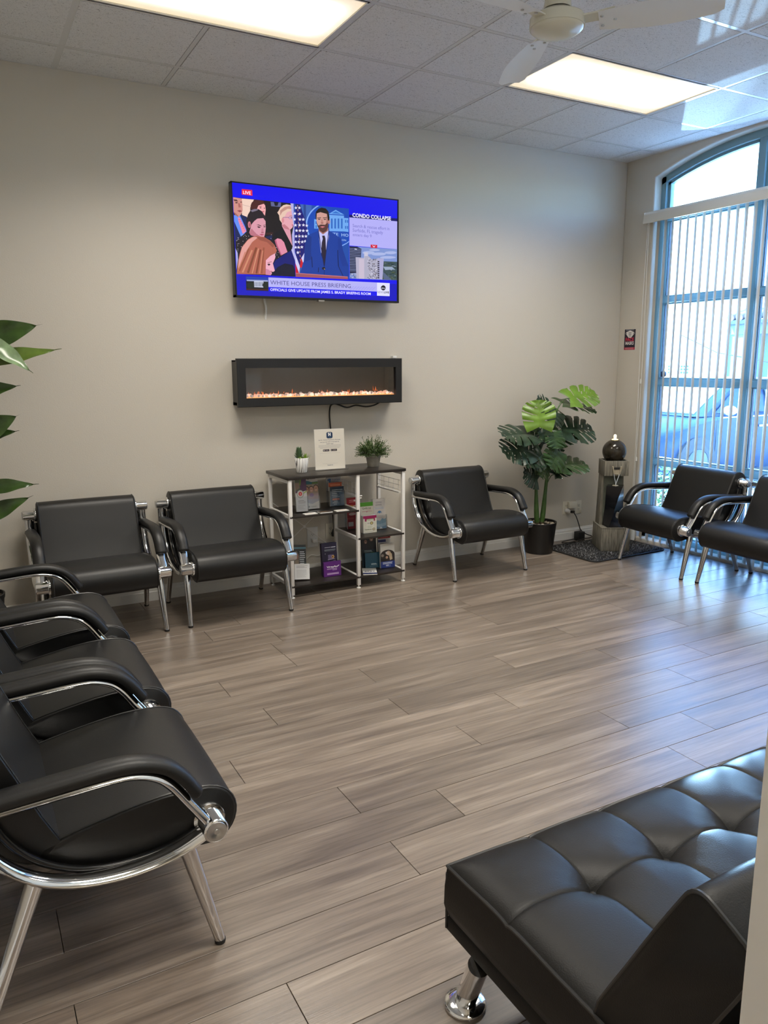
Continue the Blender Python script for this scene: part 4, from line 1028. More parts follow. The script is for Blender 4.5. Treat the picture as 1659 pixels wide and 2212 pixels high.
def lens_mat():
    m = bpy.data.materials.new('prismatic_light_lens'); m.use_nodes = True
    nt = m.node_tree; n = nt.nodes; L = nt.links; b = n['Principled BSDF']
    b.inputs['Base Color'].default_value = (0.75, 0.72, 0.62, 1); b.inputs['Roughness'].default_value = 0.3
    tc = n.new('ShaderNodeTexCoord'); sp = n.new('ShaderNodeSeparateXYZ'); L.new(tc.outputs['Object'], sp.inputs[0])
    # two fluorescent tubes along the lens: brightness falls off to its long edges and ends
    def fall(sock, half, p0, p1):
        a = n.new('ShaderNodeMath'); a.operation = 'ABSOLUTE'; L.new(sock, a.inputs[0])
        r = n.new('ShaderNodeMapRange'); r.interpolation_type = 'SMOOTHSTEP'; r.inputs[1].default_value = half - p0; r.inputs[2].default_value = half - p1; r.inputs[3].default_value = 1; r.inputs[4].default_value = 0
        L.new(a.outputs[0], r.inputs[0]); return r.outputs[0]
    fy = fall(sp.outputs['Y'], 0.29, 0.20, -0.02); fx = fall(sp.outputs['X'], 0.595, 0.16, -0.06)
    mu = n.new('ShaderNodeMath'); mu.operation = 'MULTIPLY'; L.new(fy, mu.inputs[0]); L.new(fx, mu.inputs[1])
    pw_ = n.new('ShaderNodeMath'); pw_.operation = 'POWER'; pw_.inputs[1].default_value = 2.6; L.new(mu.outputs[0], pw_.inputs[0])
    st = n.new('ShaderNodeMapRange'); st.inputs[3].default_value = 0.60; st.inputs[4].default_value = 3.2; L.new(pw_.outputs[0], st.inputs[0])
    cr = n.new('ShaderNodeValToRGB'); cr.color_ramp.elements[0].color = (1.0, 0.80, 0.50, 1); cr.color_ramp.elements[1].color = (1.0, 0.94, 0.82, 1); cr.color_ramp.elements[1].position = 0.6
    L.new(mu.outputs[0], cr.inputs[0]); L.new(cr.outputs[0], b.inputs['Emission Color']); L.new(st.outputs[0], b.inputs['Emission Strength'])
    ck = n.new('ShaderNodeTexChecker'); ck.inputs['Scale'].default_value = 110; L.new(tc.outputs['Object'], ck.inputs['Vector'])
    bp = n.new('ShaderNodeBump'); bp.inputs['Strength'].default_value = 0.4; bp.inputs['Distance'].default_value = 0.003; L.new(ck.outputs['Fac'], bp.inputs['Height']); L.new(bp.outputs[0], b.inputs['Normal'])
    return m
M['lens'] = lens_mat()
def ceiling_light(x0, y1, z, label):
    t = thing('ceiling_light', label, 'ceiling light', (x0 + T, y1 - T / 2, z), 0, 'recessed fluorescent ceiling lights')
    w, d = T - 0.013, T / 2 - 0.013
    f = MB()
    for s in (-1, 1):
        f.box(-w, w, s * d - 0.009, s * d + 0.009, -0.001, 0.02); f.box(s * w - 0.009, s * w + 0.009, -d, d, -0.001, 0.02)
    f.build('frame', M['tee'], t)
    MB().box(-w + 0.01, w - 0.01, -d + 0.01, d - 0.01, 0.006, 0.012).build('diffuser', M['lens'], t)
    MB().box(-w, w, -d, d, 0.03, 0.09).build('housing', M['plenum'], t)
    ld = bpy.data.lights.new('fluorescent_tubes', 'AREA'); ld.shape = 'RECTANGLE'; ld.size = 1.14; ld.size_y = 0.54; ld.energy = LAMP; ld.spread = R(132); ld.color = (1.0, 0.935, 0.83)
    lo = bpy.data.objects.new('fluorescent_tubes', ld); COL.objects.link(lo); lo.parent = t; lo.location = (0, 0, 0.004)
    return t
Y1 = -0.358 - T
ceiling_light(0.0, Y1, 3.201, 'wide lit ceiling light at the top left, cut by the picture edge')
ceiling_light(4 * T, Y1, 3.201, 'warm lit ceiling light beyond the fan near the window corner')
ceiling_light(0.0, -0.358 - 5 * T, 3.201, 'lit ceiling light above the tufted sofa end near the doorway')
ceiling_light(4 * T, -0.358 - 5 * T, 3.201, 'lit ceiling light near the front wall on the window side')
ceiling_light(-0.3, -5.6, 2.735, 'lit ceiling light in the passage behind the doorway')

# ------------------------------------------------------------------ arched window
FX0, FX1 = 4.568, 4.655
def arcband(off0, off1, x0, x1, ya, yb):
    n = 26; rings = []
    for i in range(n + 1):
        y = ya + (yb - ya) * i / n
        z0, z1 = arch(y, off0), arch(y, off1)
        rings.append([(x0, y, z0), (x0, y, z1), (x1, y, z1), (x1, y, z0)])
    return rings
fr = MB()
for y0, y1 in ((WY1 - 0.048, WY1 + 0.002), (WY0 - 0.002, WY0 + 0.048)): fr.box(FX0, FX1, y0, y1, 0.03, 3.03)
fr.loft(arcband(-0.055, 0.004, FX0, FX1, WY1, WY0), smooth=False); fr.box(FX0, FX1, WY0, WY1, 0.028, 0.078)
win = structure('window_1', fr, M['teal'], bevel=0.002)
MY = ARC_Y
MB().box(FX0 + 0.004, FX1, MY - 0.028, MY + 0.028, 0.07, arch(MY) - 0.05).build('mullion', M['teal'], win, bevel=0.002)
rails = [(0.680, 0.726), (1.357, 1.404), (2.030, 2.077), (2.684, 2.730)]
cols = [(WY1 - 0.048, MY + 0.028), (MY - 0.028, WY0 + 0.048)]
for z0, z1 in rails:
    for a, b in cols: MB().box(FX0 + 0.006, FX1 - 0.002, b, a, z0, z1).build('transom', M['teal'], win, bevel=0.002)
bays = [(0.078, 0.680), (0.726, 1.357), (1.404, 2.030), (2.077, 2.684)]
for a, b in cols:
    for z0, z1 in bays:
        s = 0.026
        st = MB().box(4.598, 4.640, b, b + s, z0, z1).box(4.598, 4.640, a - s, a, z0, z1).box(4.598, 4.640, b + s, a - s, z0, z0 + 0.014).box(4.598, 4.640, b + s, a - s, z1 - 0.014, z1)
        g = st.build('glazing_bead', M['teal'], win)
        k = 0.005
        gk = MB()
        for y0, y1, q0, q1 in ((b + s, b + s + k, z0 + 0.014, z1 - 0.014), (a - s - k, a - s, z0 + 0.014, z1 - 0.014)): gk.box(4.606, 4.63, y0, y1, q0, q1)
        gk.build('gasket', M['gasket'], g)
        MB().box(4.616, 4.622, b + 0.01, a - 0.01, z0, z1).build('glass_pane', M['pane'], win)
    ya, yb = a, b
    n = 14; P0 = []
    for i in range(n + 1):
        y = ya + (yb - ya) * i / n; P0.append((y, arch(y, -0.052)))
    pr = [(yb, 2.730), (ya, 2.730)] + P0
    MB().prism(pr, lambda u, v, t: (t, u, v), 4.616, 4.622).build('glass_pane', M['pane'], win)
    bd = MB().box(4.598, 4.640, b, b + 0.024, 2.73, arch(b, -0.05)).box(4.598, 4.640, a - 0.024, a, 2.73, arch(a, -0.05)).box(4.598, 4.640, b, a, 2.73, 2.744)
    bd.loft(arcband(-0.075, -0.05, 4.598, 4.640, a, b), smooth=False)
    bd.build('glazing_bead', M['teal'], win)
lk = MB().lathe([(0.0, 0), (0.026, 0), (0.026, 0.014), (0.016, 0.022), (0, 0.022)], 18, mtx=Matrix.Translation((4.60, -0.432, 1.447)) @ Matrix.Rotation(R(-90), 4, 'Y'))
lk.build('window_latch', mat('dark_blue_latch', (0.02, 0.03, 0.07), 0.4), win, label='round dark latch')

# vertical blind, vanes turned open
BX = 4.443
bl = thing('vertical_blind', 'open ivory vertical blind hanging in front of the arched window', 'blind', (BX, ARC_Y, 0))
ya, yb = -0.272 - ARC_Y, -2.17 - ARC_Y
va = MB().prism([(-0.012, 2.662), (0.0, 2.662), (0.0, 2.735), (0.012, 2.752), (0.046, 2.752), (0.046, 2.744), (0.014, 2.744), (-0.004, 2.73)][::-1], lambda u, v, t: (-0.01 + u, t, v), yb, ya, smooth=False)
va.box(-0.014, 0.046, ya - 0.004, ya, 2.664, 2.75).box(-0.014, 0.046, yb, yb + 0.004, 2.664, 2.75)
va.build('valance', M['blind'], bl, bevel=0.002)
MB().box(0.012, 0.046, yb + 0.01, ya - 0.01, 2.70, 2.74).box(0.046, 0.07, yb + 0.06, ya - 0.06, 2.70, 2.74).build('head_rail', M['fan_white'], bl)
NV = 23; ang = R(51)
vm = MB()
prof_v = [(-0.0445 + 0.089 * i / 8, 0.006 * (1 - ((i - 4) / 4) ** 2)) for i in range(9)]
rings = []
for z in (0.030, 2.690):
    rings.append([(u, v, z) for u, v in prof_v] + [(u, v - 0.0012, z) for u, v in reversed(prof_v)])
vm.loft(rings, smooth=False)
vane_me = vm.mesh('vane'); vane_me.materials.append(M['vane'])
for i in range(NV):
    y = -0.372 - 0.0738 * i - ARC_Y
    o = link('vane', vane_me, bl); o.location = (0.052, y, 0); o.rotation_euler = (0, 0, ang + random.uniform(-0.035, 0.035) + (0.08 if i in (0, 1) else 0))
    if i < NV - 1 and False: pass
ch = MB()
for i in range(NV - 1):
    y0 = -0.372 - 0.0738 * i - ARC_Y; pts = []
    for k in range(7):
        f = k / 6; pts.append((0.052 + 0.028, y0 + 0.02 - 0.0738 * f, 0.036 - 0.016 * math.sin(math.pi * f)))
    ch.tube(pts, 0.0012, 4)
ch.build('spacer_chain', M['cord'], bl)
for dy, dx in ((0.0, 0.0), (0.022, 0.0)):
    yy = -0.318 - ARC_Y + dy
    pts = [(0.01 + dx, yy + 0.006 * math.sin(3 * z + dy * 90), z) for z in [2.68 - 0.16 * i for i in range(15)]]
    c = MB().tube(pts, 0.0026, 6).build('pull_cord', M['cord'], bl)
    if dy == 0:
        for z in (1.387, 0.72): MB().lathe([(0.001, -0.02), (0.008, -0.016), (0.007, 0.01), (0.004, 0.02), (0.001, 0.02)], 10, (0.01 + dx, yy, z)).build('cord_tassel', M['cord'], c)
MB().lathe([(0.001, 0), (0.02, 0.004), (0.022, 0.10), (0.016, 0.115), (0.001, 0.118)], 12, (0.0, -0.335 - ARC_Y, 0.002)).build('cord_weight', M['cord'], bl)

# ------------------------------------------------------------------ waiting room armchairs
def smooth_path(pts, n=4):
    P = [Vector(p) for p in pts]; out = []
    for i in range(len(P) - 1):
        p0, p1, p2, p3 = P[max(i - 1, 0)], P[i], P[i + 1], P[min(i + 2, len(P) - 1)]
        for k in range(n):
            t = k / n
            out.append(0.5 * ((2 * p1) + (p2 - p0) * t + (2 * p0 - 5 * p1 + 4 * p2 - p3) * t * t + (3 * p1 - p0 - 3 * p2 + p3) * t ** 3))
    out.append(P[-1]); return out
def make_armchair():
    """front of the chair looks along local -Y; origin on the floor under its middle"""
    t = thing('armchair', '', 'chair', group='black armchairs with chrome frames')
    seat_p = [(-0.14, 0.392), (-0.06, 0.412), (0.06, 0.434), (0.16, 0.446), (0.235, 0.446), (0.285, 0.440), (0.322, 0.424), (0.346, 0.396), (0.355, 0.362), (0.349, 0.326), (0.330, 0.296), (0.300, 0.278), (0.26, 0.276), (0.18, 0.288), (0.08, 0.292), (-0.02, 0.302), (-0.10, 0.335), (-0.15, 0.365)]
    def cushion(pf, hw, puff):
        cx = sum(p[0] for p in pf) / len(pf); cz = sum(p[1] for p in pf) / len(pf)
        rings = []
        xs = [(-1.0, 0.955), (-0.985, 0.99), (-0.95, 1.0), (-0.5, 1.0 + puff), (0, 1.0 + puff * 1.3), (0.5, 1.0 + puff), (0.95, 1.0), (0.985, 0.99), (1.0, 0.955)]
        for f, k in xs: rings.append([(f * hw, -(cx + (d - cx) * k), cz + (z - cz) * k) for d, z in pf])
        return MB().loft(rings)
    sp = smooth_path([(d, z, 0) for d, z in seat_p + seat_p[:1]], 2)[:-1]
    seat = cushion([(p.x, p.y) for p in sp], 0.283, 0.012).build('seat', M['leather'], t)
    bk_p = [(-0.085, 0.398), (-0.125, 0.480), (-0.170, 0.590), (-0.205, 0.672), (-0.222, 0.712), (-0.245, 0.734), (-0.280, 0.741), (-0.315, 0.732), (-0.340, 0.705), (-0.350, 0.670), (-0.342, 0.632), (-0.315, 0.560), (-0.270, 0.475), (-0.215, 0.400), (-0.165, 0.362), (-0.120, 0.362)]
    bp = smooth_path([(d, z, 0) for d, z in bk_p + bk_p[:1]], 2)[:-1]
    back = cushion([(p.x, p.y) for p in bp], 0.283, 0.008).build('backrest', M['leather'], t)
    for par, pf in ((seat, sp), (back, bp)):
        cx = sum(p.x for p in pf) / len(pf); cz = sum(p.y for p in pf) / len(pf)
        for s in (-1, 1): MB().tube([(s * 0.2755, -p.x, p.y) for p in pf] + [(s * 0.2755, -pf[0].x, pf[0].y)], 0.0028, 5).build('piping', M['thread'], par)
    for nm, d, z, r, e in (('back_bar', -0.285, 0.665, 0.030, 0.362), ('front_bar', 0.275, 0.357, 0.033, 0.362)):
        rot = Matrix.Translation((0, -d, z)) @ Matrix.Rotation(R(90), 4, 'Y')
        b = MB().lathe([(0.001, -e), (r - 0.004, -e), (r, -e + 0.004), (r, e - 0.004), (r - 0.004, e), (0.001, e)], 24, mtx=rot).build(nm, M['chrome'], t)
        for s in (-1, 1):
            MB().lathe([(r + 0.001, -0.009), (r + 0.009, -0.007), (r + 0.011, 0), (r + 0.009, 0.007), (r + 0.001, 0.009)], 24, mtx=Matrix.Translation((s * 0.291, -d, z)) @ Matrix.Rotation(R(90), 4, 'Y')).build('collar', M['chrome'], b)
            MB().lathe([(0.001, 0), (r - 0.006, 0), (r - 0.007, 0.0025), (0.012, 0.0025), (0.010, 0.0008), (0.007, 0.0008), (0.006, 0.003), (0.001, 0.003)], 20, mtx=Matrix.Translation((s * e, -d, z)) @ Matrix.Rotation(R(90 * s), 4, 'Y')).build('end_cap', M['brushed'], b)
    curve = [(-0.285, 0.665), (-0.284, 0.585), (-0.268, 0.500), (-0.225, 0.418), (-0.160, 0.356), (-0.075, 0.316), (0.02, 0.299), (0.11, 0.300), (0.19, 0.316), (0.275, 0.352)]
    inner = [(-0.262, 0.620), (-0.240, 0.530), (-0.200, 0.440), (-0.140, 0.372), (-0.060, 0.325), (0.02, 0.305), (0.11, 0.303), (0.19, 0.316), (0.262, 0.345)]
    armp = [(-0.281, 0.545), (-0.20, 0.549), (-0.08, 0.555), (0.03, 0.560), (0.085, 0.556), (0.135, 0.538), (0.172, 0.505), (0.212, 0.446), (0.262, 0.372)]
    padp = [(-0.255, 0.566), (-0.20, 0.570), (-0.08, 0.577), (0.03, 0.583), (0.098, 0.578), (0.155, 0.557), (0.194, 0.522), (0.220, 0.484), (0.235, 0.460)]
    for s in (-1, 1):
        P = lambda a, x: smooth_path([(s * x, -d, z) for d, z in a], 4)
        MB().tube(P(curve, 0.327), 0.0265, 12, h=0.0140, side=(1, 0, 0)).build('side_frame', M['chrome'], t)
        MB().tube(P(inner, 0.294), 0.010, 8).build('seat_rail', M['black_enamel'], t)
        a = MB().tube(P(armp, 0.327), 0.0275, 12, h=0.0140, side=(1, 0, 0)).build('arm_tube', M['chrome'], t)
        pp = P(padp, 0.327); rings = []
        for i, p in enumerate(pp):
            tg = (pp[min(i + 1, len(pp) - 1)] - pp[max(i - 1, 0)]).normalized(); n_ = Vector((1, 0, 0)).cross(tg)
            if n_.z < 0: n_ = -n_
            k = 0.80 if i in (0, len(pp) - 1) else 1.0
            sec = [(-0.026, -0.009), (0.026, -0.009), (0.029, 0.000), (0.026, 0.012), (0.016, 0.020), (0, 0.023), (-0.016, 0.020), (-0.026, 0.012), (-0.029, 0.000)]
            rings.append([p + Vector((u * k * 1.13, 0, 0)) + n_ * (v * k) for u, v in sec])
        MB().loft(rings).build('arm_pad', M['leather'], t, angle=60)
        for d0, z0, d1 in ((0.205, 0.318, 0.280), (-0.150, 0.345, -0.280)):
            a0 = Vector((s * 0.312, -d0, z0)); b0 = Vector((s * 0.322, -d1, 0.008))
            lg = MB().tube([a0, a0.lerp(b0, 0.5), b0], [0.0225, 0.0185, 0.0140], 14).build('leg', M['chrome'], t)
            MB().lathe([(0.001, 0), (0.0135, 0), (0.0150, 0.004), (0.0150, 0.012), (0.001, 0.012)], 14, (s * 0.322, -d1, 0)).build('foot_cap', M['rubber'], lg)
    return t
def turn(o, x, y, deg, label):
    o.location = (x, y, 0); o.rotation_euler = (0, 0, R(deg)); o['label'] = label
chair = make_armchair()
spots = [(-0.026, -0.385, 0, 'black armchair against the back wall, left of the pair by the leaflet shelf'),
         (0.757, -0.390, 0, 'black armchair against the back wall, directly left of the white leaflet shelf'),
         (2.676, -0.362, 0, 'black armchair against the back wall, between leaflet shelf and potted monstera'),
         (4.100, -1.108, -94, 'black armchair with its back to the blinds, nearer the stone fountain'),
         (4.096, -1.856, -92, 'black armchair at the window, cut by the right picture edge'),
         (-0.452, -2.925, 90, 'nearest black armchair of the left row, its chrome leg on the bare floor'),
         (-0.452, -2.190, 90, 'middle black armchair of the left row, between two others'),
         (-0.452, -1.455, 90, 'farthest black armchair of the left row, in front of the broad-leaved plant')]
for i, (x, y, a, lb) in enumerate(spots):
    o = chair if i == 0 else copy_tree(chair)
    turn(o, x, y, a, lb)

# ------------------------------------------------------------------ tufted sofa bed
def make_sofa():
    t = thing('sofa_bed', 'black tufted leather sofa bed on chrome legs beside the doorway', 'sofa', (0.27, -3.69, 0))
    Lx, D = 1.76, 0.56
    btx = [0.25 + 0.2415 * i for i in range(7)]; bty = -0.232
    def top(x, y):
        h = 0.372
        dx = min(abs(x - b) for b in btx); dy = abs(y - bty)
        rr = min(math.hypot(x - b, (y - bty)) for b in btx)
        puff = 0.0032 * (1 - math.exp(-(min(dx, dy) / 0.005))) + 0.007 * (1 - math.exp(-(min(dx, dy) / 0.04)))
        h += puff - 0.047 * math.exp(-(rr / 0.050) ** 1.1) + 0.010 * math.exp(-(dy / 0.12) ** 2)
        e = min(x, Lx - x, -y)
        h -= 0.030 * math.exp(-max(e, 0) / 0.034)
        return h
    xs = sorted(set([0, 0.006, 0.014, 0.026, 0.045] + [0.07 + (Lx - 0.14) * i / 150 for i in range(151)] + [b + q for b in btx for q in (-0.02, -0.009, -0.004, 0, 0.004, 0.009, 0.02)] + [Lx - 0.045, Lx - 0.026, Lx - 0.014, Lx - 0.006, Lx]))
    ys = sorted(set([0, -0.006, -0.014, -0.026, -0.045] + [-0.06 - (D - 0.06) * i / 46 for i in range(47)] + [bty + q for q in (-0.02, -0.009, -0.004, 0, 0.004, 0.009, 0.02)]), reverse=True)
    mb = MB(); nx, ny = len(xs), len(ys)
    mb.v = [(x, y, top(x, y)) for x in xs for y in ys]
    for i in range(nx - 1):
        for q in range(ny - 1): mb.f.append((i * ny + q, (i + 1) * ny + q, (i + 1) * ny + q + 1, i * ny + q + 1)); mb.sm.append(True)
    # sides follow the rim and bulge a little
    rim = [(xs[i], ys[0]) for i in range(nx)] + [(xs[-1], ys[q]) for q in range(1, ny)] + [(xs[i], ys[-1]) for i in range(nx - 2, -1, -1)] + [(xs[0], ys[q]) for q in range(ny - 2, 0, -1)]
    rings = []
    cx, cy = Lx / 2, -D / 2
    for z, o in ((None, 0.0), (0.30, 0.004), (0.25, 0.005), (0.225, 0.0), (0.219, -0.004), (0.213, 0.0), (0.182, 0.0), (0.178, -0.01)):
        rg = []
        for x, y in rim:
            ox = o * (1 if x >= Lx - 0.001 else -1 if x <= 0.001 else 0); oy = o * (1 if y >= -0.001 else -1 if y <= ys[0] + 0.001 else 0)
            rg.append((x + ox, y + oy, top(x, y) if z is None else z))
        rings.append(rg)
    mb.loft(rings, cap=False)
    mb.f.append(tuple(len(mb.v) - len(rim) + i for i in range(len(rim)))); mb.sm.append(False)
    seat = mb.build('seat', M['sofa_leather'], t, angle=60)
    MB().tube([(0.0, y, top(0, y) + 0.001) for y in ys[::-1]] + [(x, 0.0, top(x, 0) + 0.001) for x in xs[1:]], 0.0042, 6).build('piping', M['thread'], seat)
    MB().tube([(0.0, 0.0, 0.185), (0, 0, 0.335)], 0.004, 6).build('piping', M['thread'], seat)
    for b in btx: MB().tube([(b, y, top(b, y) + 0.0004) for y in ys[4:]], 0.0013, 4).build('seam', M['thread'], seat)
    MB().tube([(x, bty, top(x, bty) + 0.0004) for x in xs[4:-4]], 0.0013, 4).build('seam', M['thread'], seat)
    bt = MB().lathe([(0.001, 0.006), (0.008, 0.005), (0.0115, 0.0), (0.010, -0.004), (0.001, -0.004)], 12)
    bme = bt.mesh('tuft_button'); bme.materials.append(M['sofa_leather'])
    for b in btx:
        o = link('tuft_button', bme, seat); o.location = (b, bty, top(b, bty) + 0.002)
    # raised back: tilted slab with a rounded top edge
    pf = [(-0.492, 0.345), (-0.500, 0.385), (-0.560, 0.506), (-0.620, 0.628), (-0.662, 0.708), (-0.676, 0.732), (-0.690, 0.742), (-0.708, 0.742), (-0.735, 0.731), (-0.775, 0.712), (-0.790, 0.700), (-0.797, 0.684), (-0.792, 0.660), (-0.740, 0.545), (-0.660, 0.390), (-0.625, 0.330)]
    sp = smooth_path([(0, a, b) for a, b in pf + pf[:1]], 2)[:-1]
    ac, bc = -0.645, 0.53
    rings = []
    xsb = [0, 0.006, 0.018, 0.05] + [0.05 + (Lx - 0.10) * i / 60 for i in range(1, 60)] + [Lx - 0.05, Lx - 0.018, Lx - 0.006, Lx]
    for x in xsb:
        e = min(x, Lx - x); k = 1 - 0.035 * math.exp(-e / 0.008)
        dx = min(abs(x - b) for b in btx)
        k += 0.035 * (1 - math.exp(-dx / 0.04)) * (1 - math.exp(-e / 0.05))
        rings.append([(x, ac + (p.y - ac) * k, bc + (p.z - bc) * k) for p in sp])
    bk = MB().loft(rings).build('backrest', M['sofa_leather'], t, angle=60)
    pp = MB(); pp.tube([(0.003, ac + (p.y - ac) * 0.99, bc + (p.z - bc) * 0.99) for p in sp + sp[:1]], 0.0042, 6); pp.build('piping', M['thread'], bk)
    MB().box(0.12, Lx - 0.12, -0.70, -0.06, 0.150, 0.180).build('base_board', M['black_plastic'], t)
    for x, y, sx, sy in ((0.02, -0.055, -1, 1), (Lx - 0.02, -0.055, 1, 1), (0.02, -0.64, -1, -1), (Lx - 0.02, -0.64, 1, -1)):
        tx, ty = x - sx * 0.045, y - sy * 0.045
        tx = x + sx * 0.016
        lg = MB().tube([(tx, ty - sy * 0.03, 0.175), (x, y, 0.012)], 0.026, 20).build('leg', M['chrome'], t)
        MB().lathe([(0.001, 0), (0.050, 0), (0.052, 0.004), (0.052, 0.008), (0.048, 0.012), (0.030, 0.015), (0.001, 0.015)], 28, (x, y, 0)).build('foot_disc', M['chrome'], lg)
    return t
make_sofa()

# ------------------------------------------------------------------ television
tv = thing('television', 'wide flat television on the back wall showing a blue news broadcast', 'television', (1.59, 0, 2.3275))
fr = MB()
w, h = 0.6105, 0.353
for a in ((-w, w, -0.106, -0.062, h - 0.008, h), (-w, w, -0.106, -0.062, -h, -h + 0.013), (-w, -w + 0.008, -0.106, -0.062, -h, h), (w - 0.008, w, -0.106, -0.062, -h, h)): fr.box(*a)
fr.build('bezel', mat('dark_titan_bezel', (0.03, 0.03, 0.032), 0.35, 0.6), tv)
MB().box(-w + 0.004, w - 0.004, -0.085, -0.06, -h + 0.004, h - 0.004).box(-0.42, 0.42, -0.06, -0.040, -0.26, 0.2).build('back_shell', M['black_plastic'], tv, bevel=0.004)
MB().box(-0.20, 0.20, -0.04, 0.0, -0.12, 0.12).build('wall_mount', M['black_plastic'], tv)
MB().box(-0.022, 0.022, -0.107, -0.070, -h - 0.009, -h).build('sensor_bar', M['brushed'], tv)
sc = MB().box(-0.603, 0.603, -0.1035, -0.086, -0.341, 0.346).build('screen', mat('dark_screen_glass', (0.01, 0.01, 0.012), 0.2), tv)
F = Flat(0.00008)
for cr_, cg_, cb_, g in TV_PICTURE:
    col = lin((cr_, cg_, cb_))
    if isinstance(g, tuple):
        s, x0, z0, x1, z1, bold = g; F.text(s, x0, z0, x1, z1 - z0, col, bold)
    else:
        F.poly([(g[i] / 5000, g[i + 1] / 5000) for i in range(0, len(g), 2)], col)
pic = F.build('screen_picture', M['screen'], sc, 'lit news picture with white captions'); pic.location = (0, -0.1037, 0)
c = MB().tube(smooth_path([(1.196, -0.03, 2.03), (1.213, -0.012, 1.965), (1.222, -0.008, 1.91), (1.219, 0.004, 1.845)]), 0.0085, 8).build('power_cable', M['cord'], None)
tag(c, 'short white cable hanging below the left side of the television', 'cable')

# ------------------------------------------------------------------ wall mounted electric fireplace
fp = thing('electric_fireplace', 'long black wall mounted electric fireplace with glowing crystals', 'fireplace', (1.582, 0, 1.4245))
hw, hh = 0.624, 0.159
ix0, ix1, iz0, iz1 = -0.565, 0.573, -0.100, 0.097
f = MB()
ring = lambda x0, x1, z0, z1, y: [(x0, y, z0), (x1, y, z0), (x1, y, z1), (x0, y, z1)]
f.loft([ring(-hw, hw, -hh, hh, -0.118), ring(-hw, hw, -hh, hh, -0.1385), ring(-hw + 0.004, hw - 0.004, -hh + 0.004, hh - 0.004, -0.142), ring(ix0, ix1, iz0, iz1, -0.142), ring(ix0, ix1, iz0, iz1, -0.118)], cap=False, smooth=False)
f.build('front_frame', M['fire_black'], fp)
b = MB()
for a in ((-hw + 0.012, hw - 0.012, -0.118, 0, hh - 0.02, hh - 0.01), (-hw + 0.012, hw - 0.012, -0.118, 0, -hh + 0.01, -hh + 0.03), (-hw + 0.012, ix0, -0.118, 0, -hh + 0.012, hh - 0.012), (ix1, hw - 0.012, -0.118, 0, -hh + 0.012, hh - 0.012), (ix0, ix1, -0.012, 0, -hh + 0.02, hh - 0.02), (ix0, ix1, -0.118, 0, iz1 + 0.002, hh - 0.02), (ix0, ix1, -0.118, 0, -hh + 0.03, iz0 - 0.002)): b.box(*a)
b.build('firebox', M['fire_black'], fp)
MB().box(ix0, ix1, -0.03, -0.024, iz0, iz1).build('back_panel', mat('dark_flame_screen', (0.030, 0.027, 0.023), 0.5), fp)
MB().box(ix0 - 0.004, ix1 + 0.004, -0.1245, -0.1215, iz0 - 0.004, iz1 + 0.004).build('glass_front', M['fire_glass'], fp)
MB().box(ix0, ix1, -0.11, -0.03, iz0 - 0.002, iz0 + 0.003).build('ember_tray', mat('glowing_ember_bed', (0.3, 0.1, 0.03), 0.6, emit=((1.0, 0.36, 0.10), 2.6)), fp)
crys = [mat('clear_crystal_%s' % n, c, 0.12, spec=0.8, emit=(e, s)) for n, c, e, s in (('white', (0.75, 0.7, 0.66), (1.0, 0.80, 0.68), 1.5), ('pink', (0.7, 0.5, 0.45), (1.0, 0.50, 0.34), 1.3), ('grey', (0.5, 0.5, 0.52), (0.9, 0.75, 0.68), 0.5))]
rc = random.Random(3)
cms = []
for ci in range(9):
    mb = MB(); n = 6
    rr = [(0.001, -1), (0.75, -0.55), (1.0, 0.0), (0.7, 0.6), (0.001, 0.95)]
    rings = [[(r * math.cos(2 * math.pi * k / n + rc.uniform(-.2, .2)) * rc.uniform(.8, 1.15), r * math.sin(2 * math.pi * k / n) * rc.uniform(.8, 1.15), z) for k in range(n)] for r, z in rr]
    mb.loft(rings, smooth=False); me = mb.mesh('crystal'); me.materials.append(crys[ci % 3]); cms.append(me)
x = ix0 + 0.012
while x < ix1 - 0.01:
    r = rc.uniform(0.0075, 0.0150)
    for _ in range(2):
        o = link('crystal', cms[rc.randrange(9)], fp); rr = r * rc.uniform(0.8, 1.1)
        o.location = (x + rc.uniform(-.006, .006), rc.uniform(-0.112, -0.06), iz0 + 0.003 + rr * rc.uniform(0.6, 1.25)); o.scale = (rr, rr, rr); o.rotation_euler = (rc.uniform(0, 3), rc.uniform(0, 3), rc.uniform(0, 3))
    x += r * 1.25
flm = mat('orange_flame_light', (0.2, 0.04, 0.01), 0.8, emit=((1.0, 0.22, 0.04), 1.1))
fl_mb = MB()
for k in range(44):
    x = rc.uniform(ix0 + 0.02, ix1 - 0.02); hgt = rc.uniform(0.008, 0.026) * (1.5 if rc.random() < .2 else 1); w_ = rc.uniform(0.002, 0.0045); z = iz0 + rc.uniform(0.008, 0.03); dx = rc.uniform(-.006, .006)
    fl_mb.loft([[(x - w_, -0.0335, z), (x, -0.036, z), (x + w_, -0.0335, z), (x, -0.031, z)], [(x - w_ * .8 + dx * .5, -0.0335, z + hgt * .5), (x + dx * .5, -0.035, z + hgt * .5), (x + w_ * .8 + dx * .5, -0.0335, z + hgt * .5), (x + dx * .5, -0.0315, z + hgt * .5)], [(x - .0003 + dx, -0.0335, z + hgt), (x + dx, -0.0338, z + hgt), (x + .0003 + dx, -0.0335, z + hgt), (x + dx, -0.0332, z + hgt)]])
fo = fl_mb.build('flames', flm, fp); fo['kind'] = 'stuff'
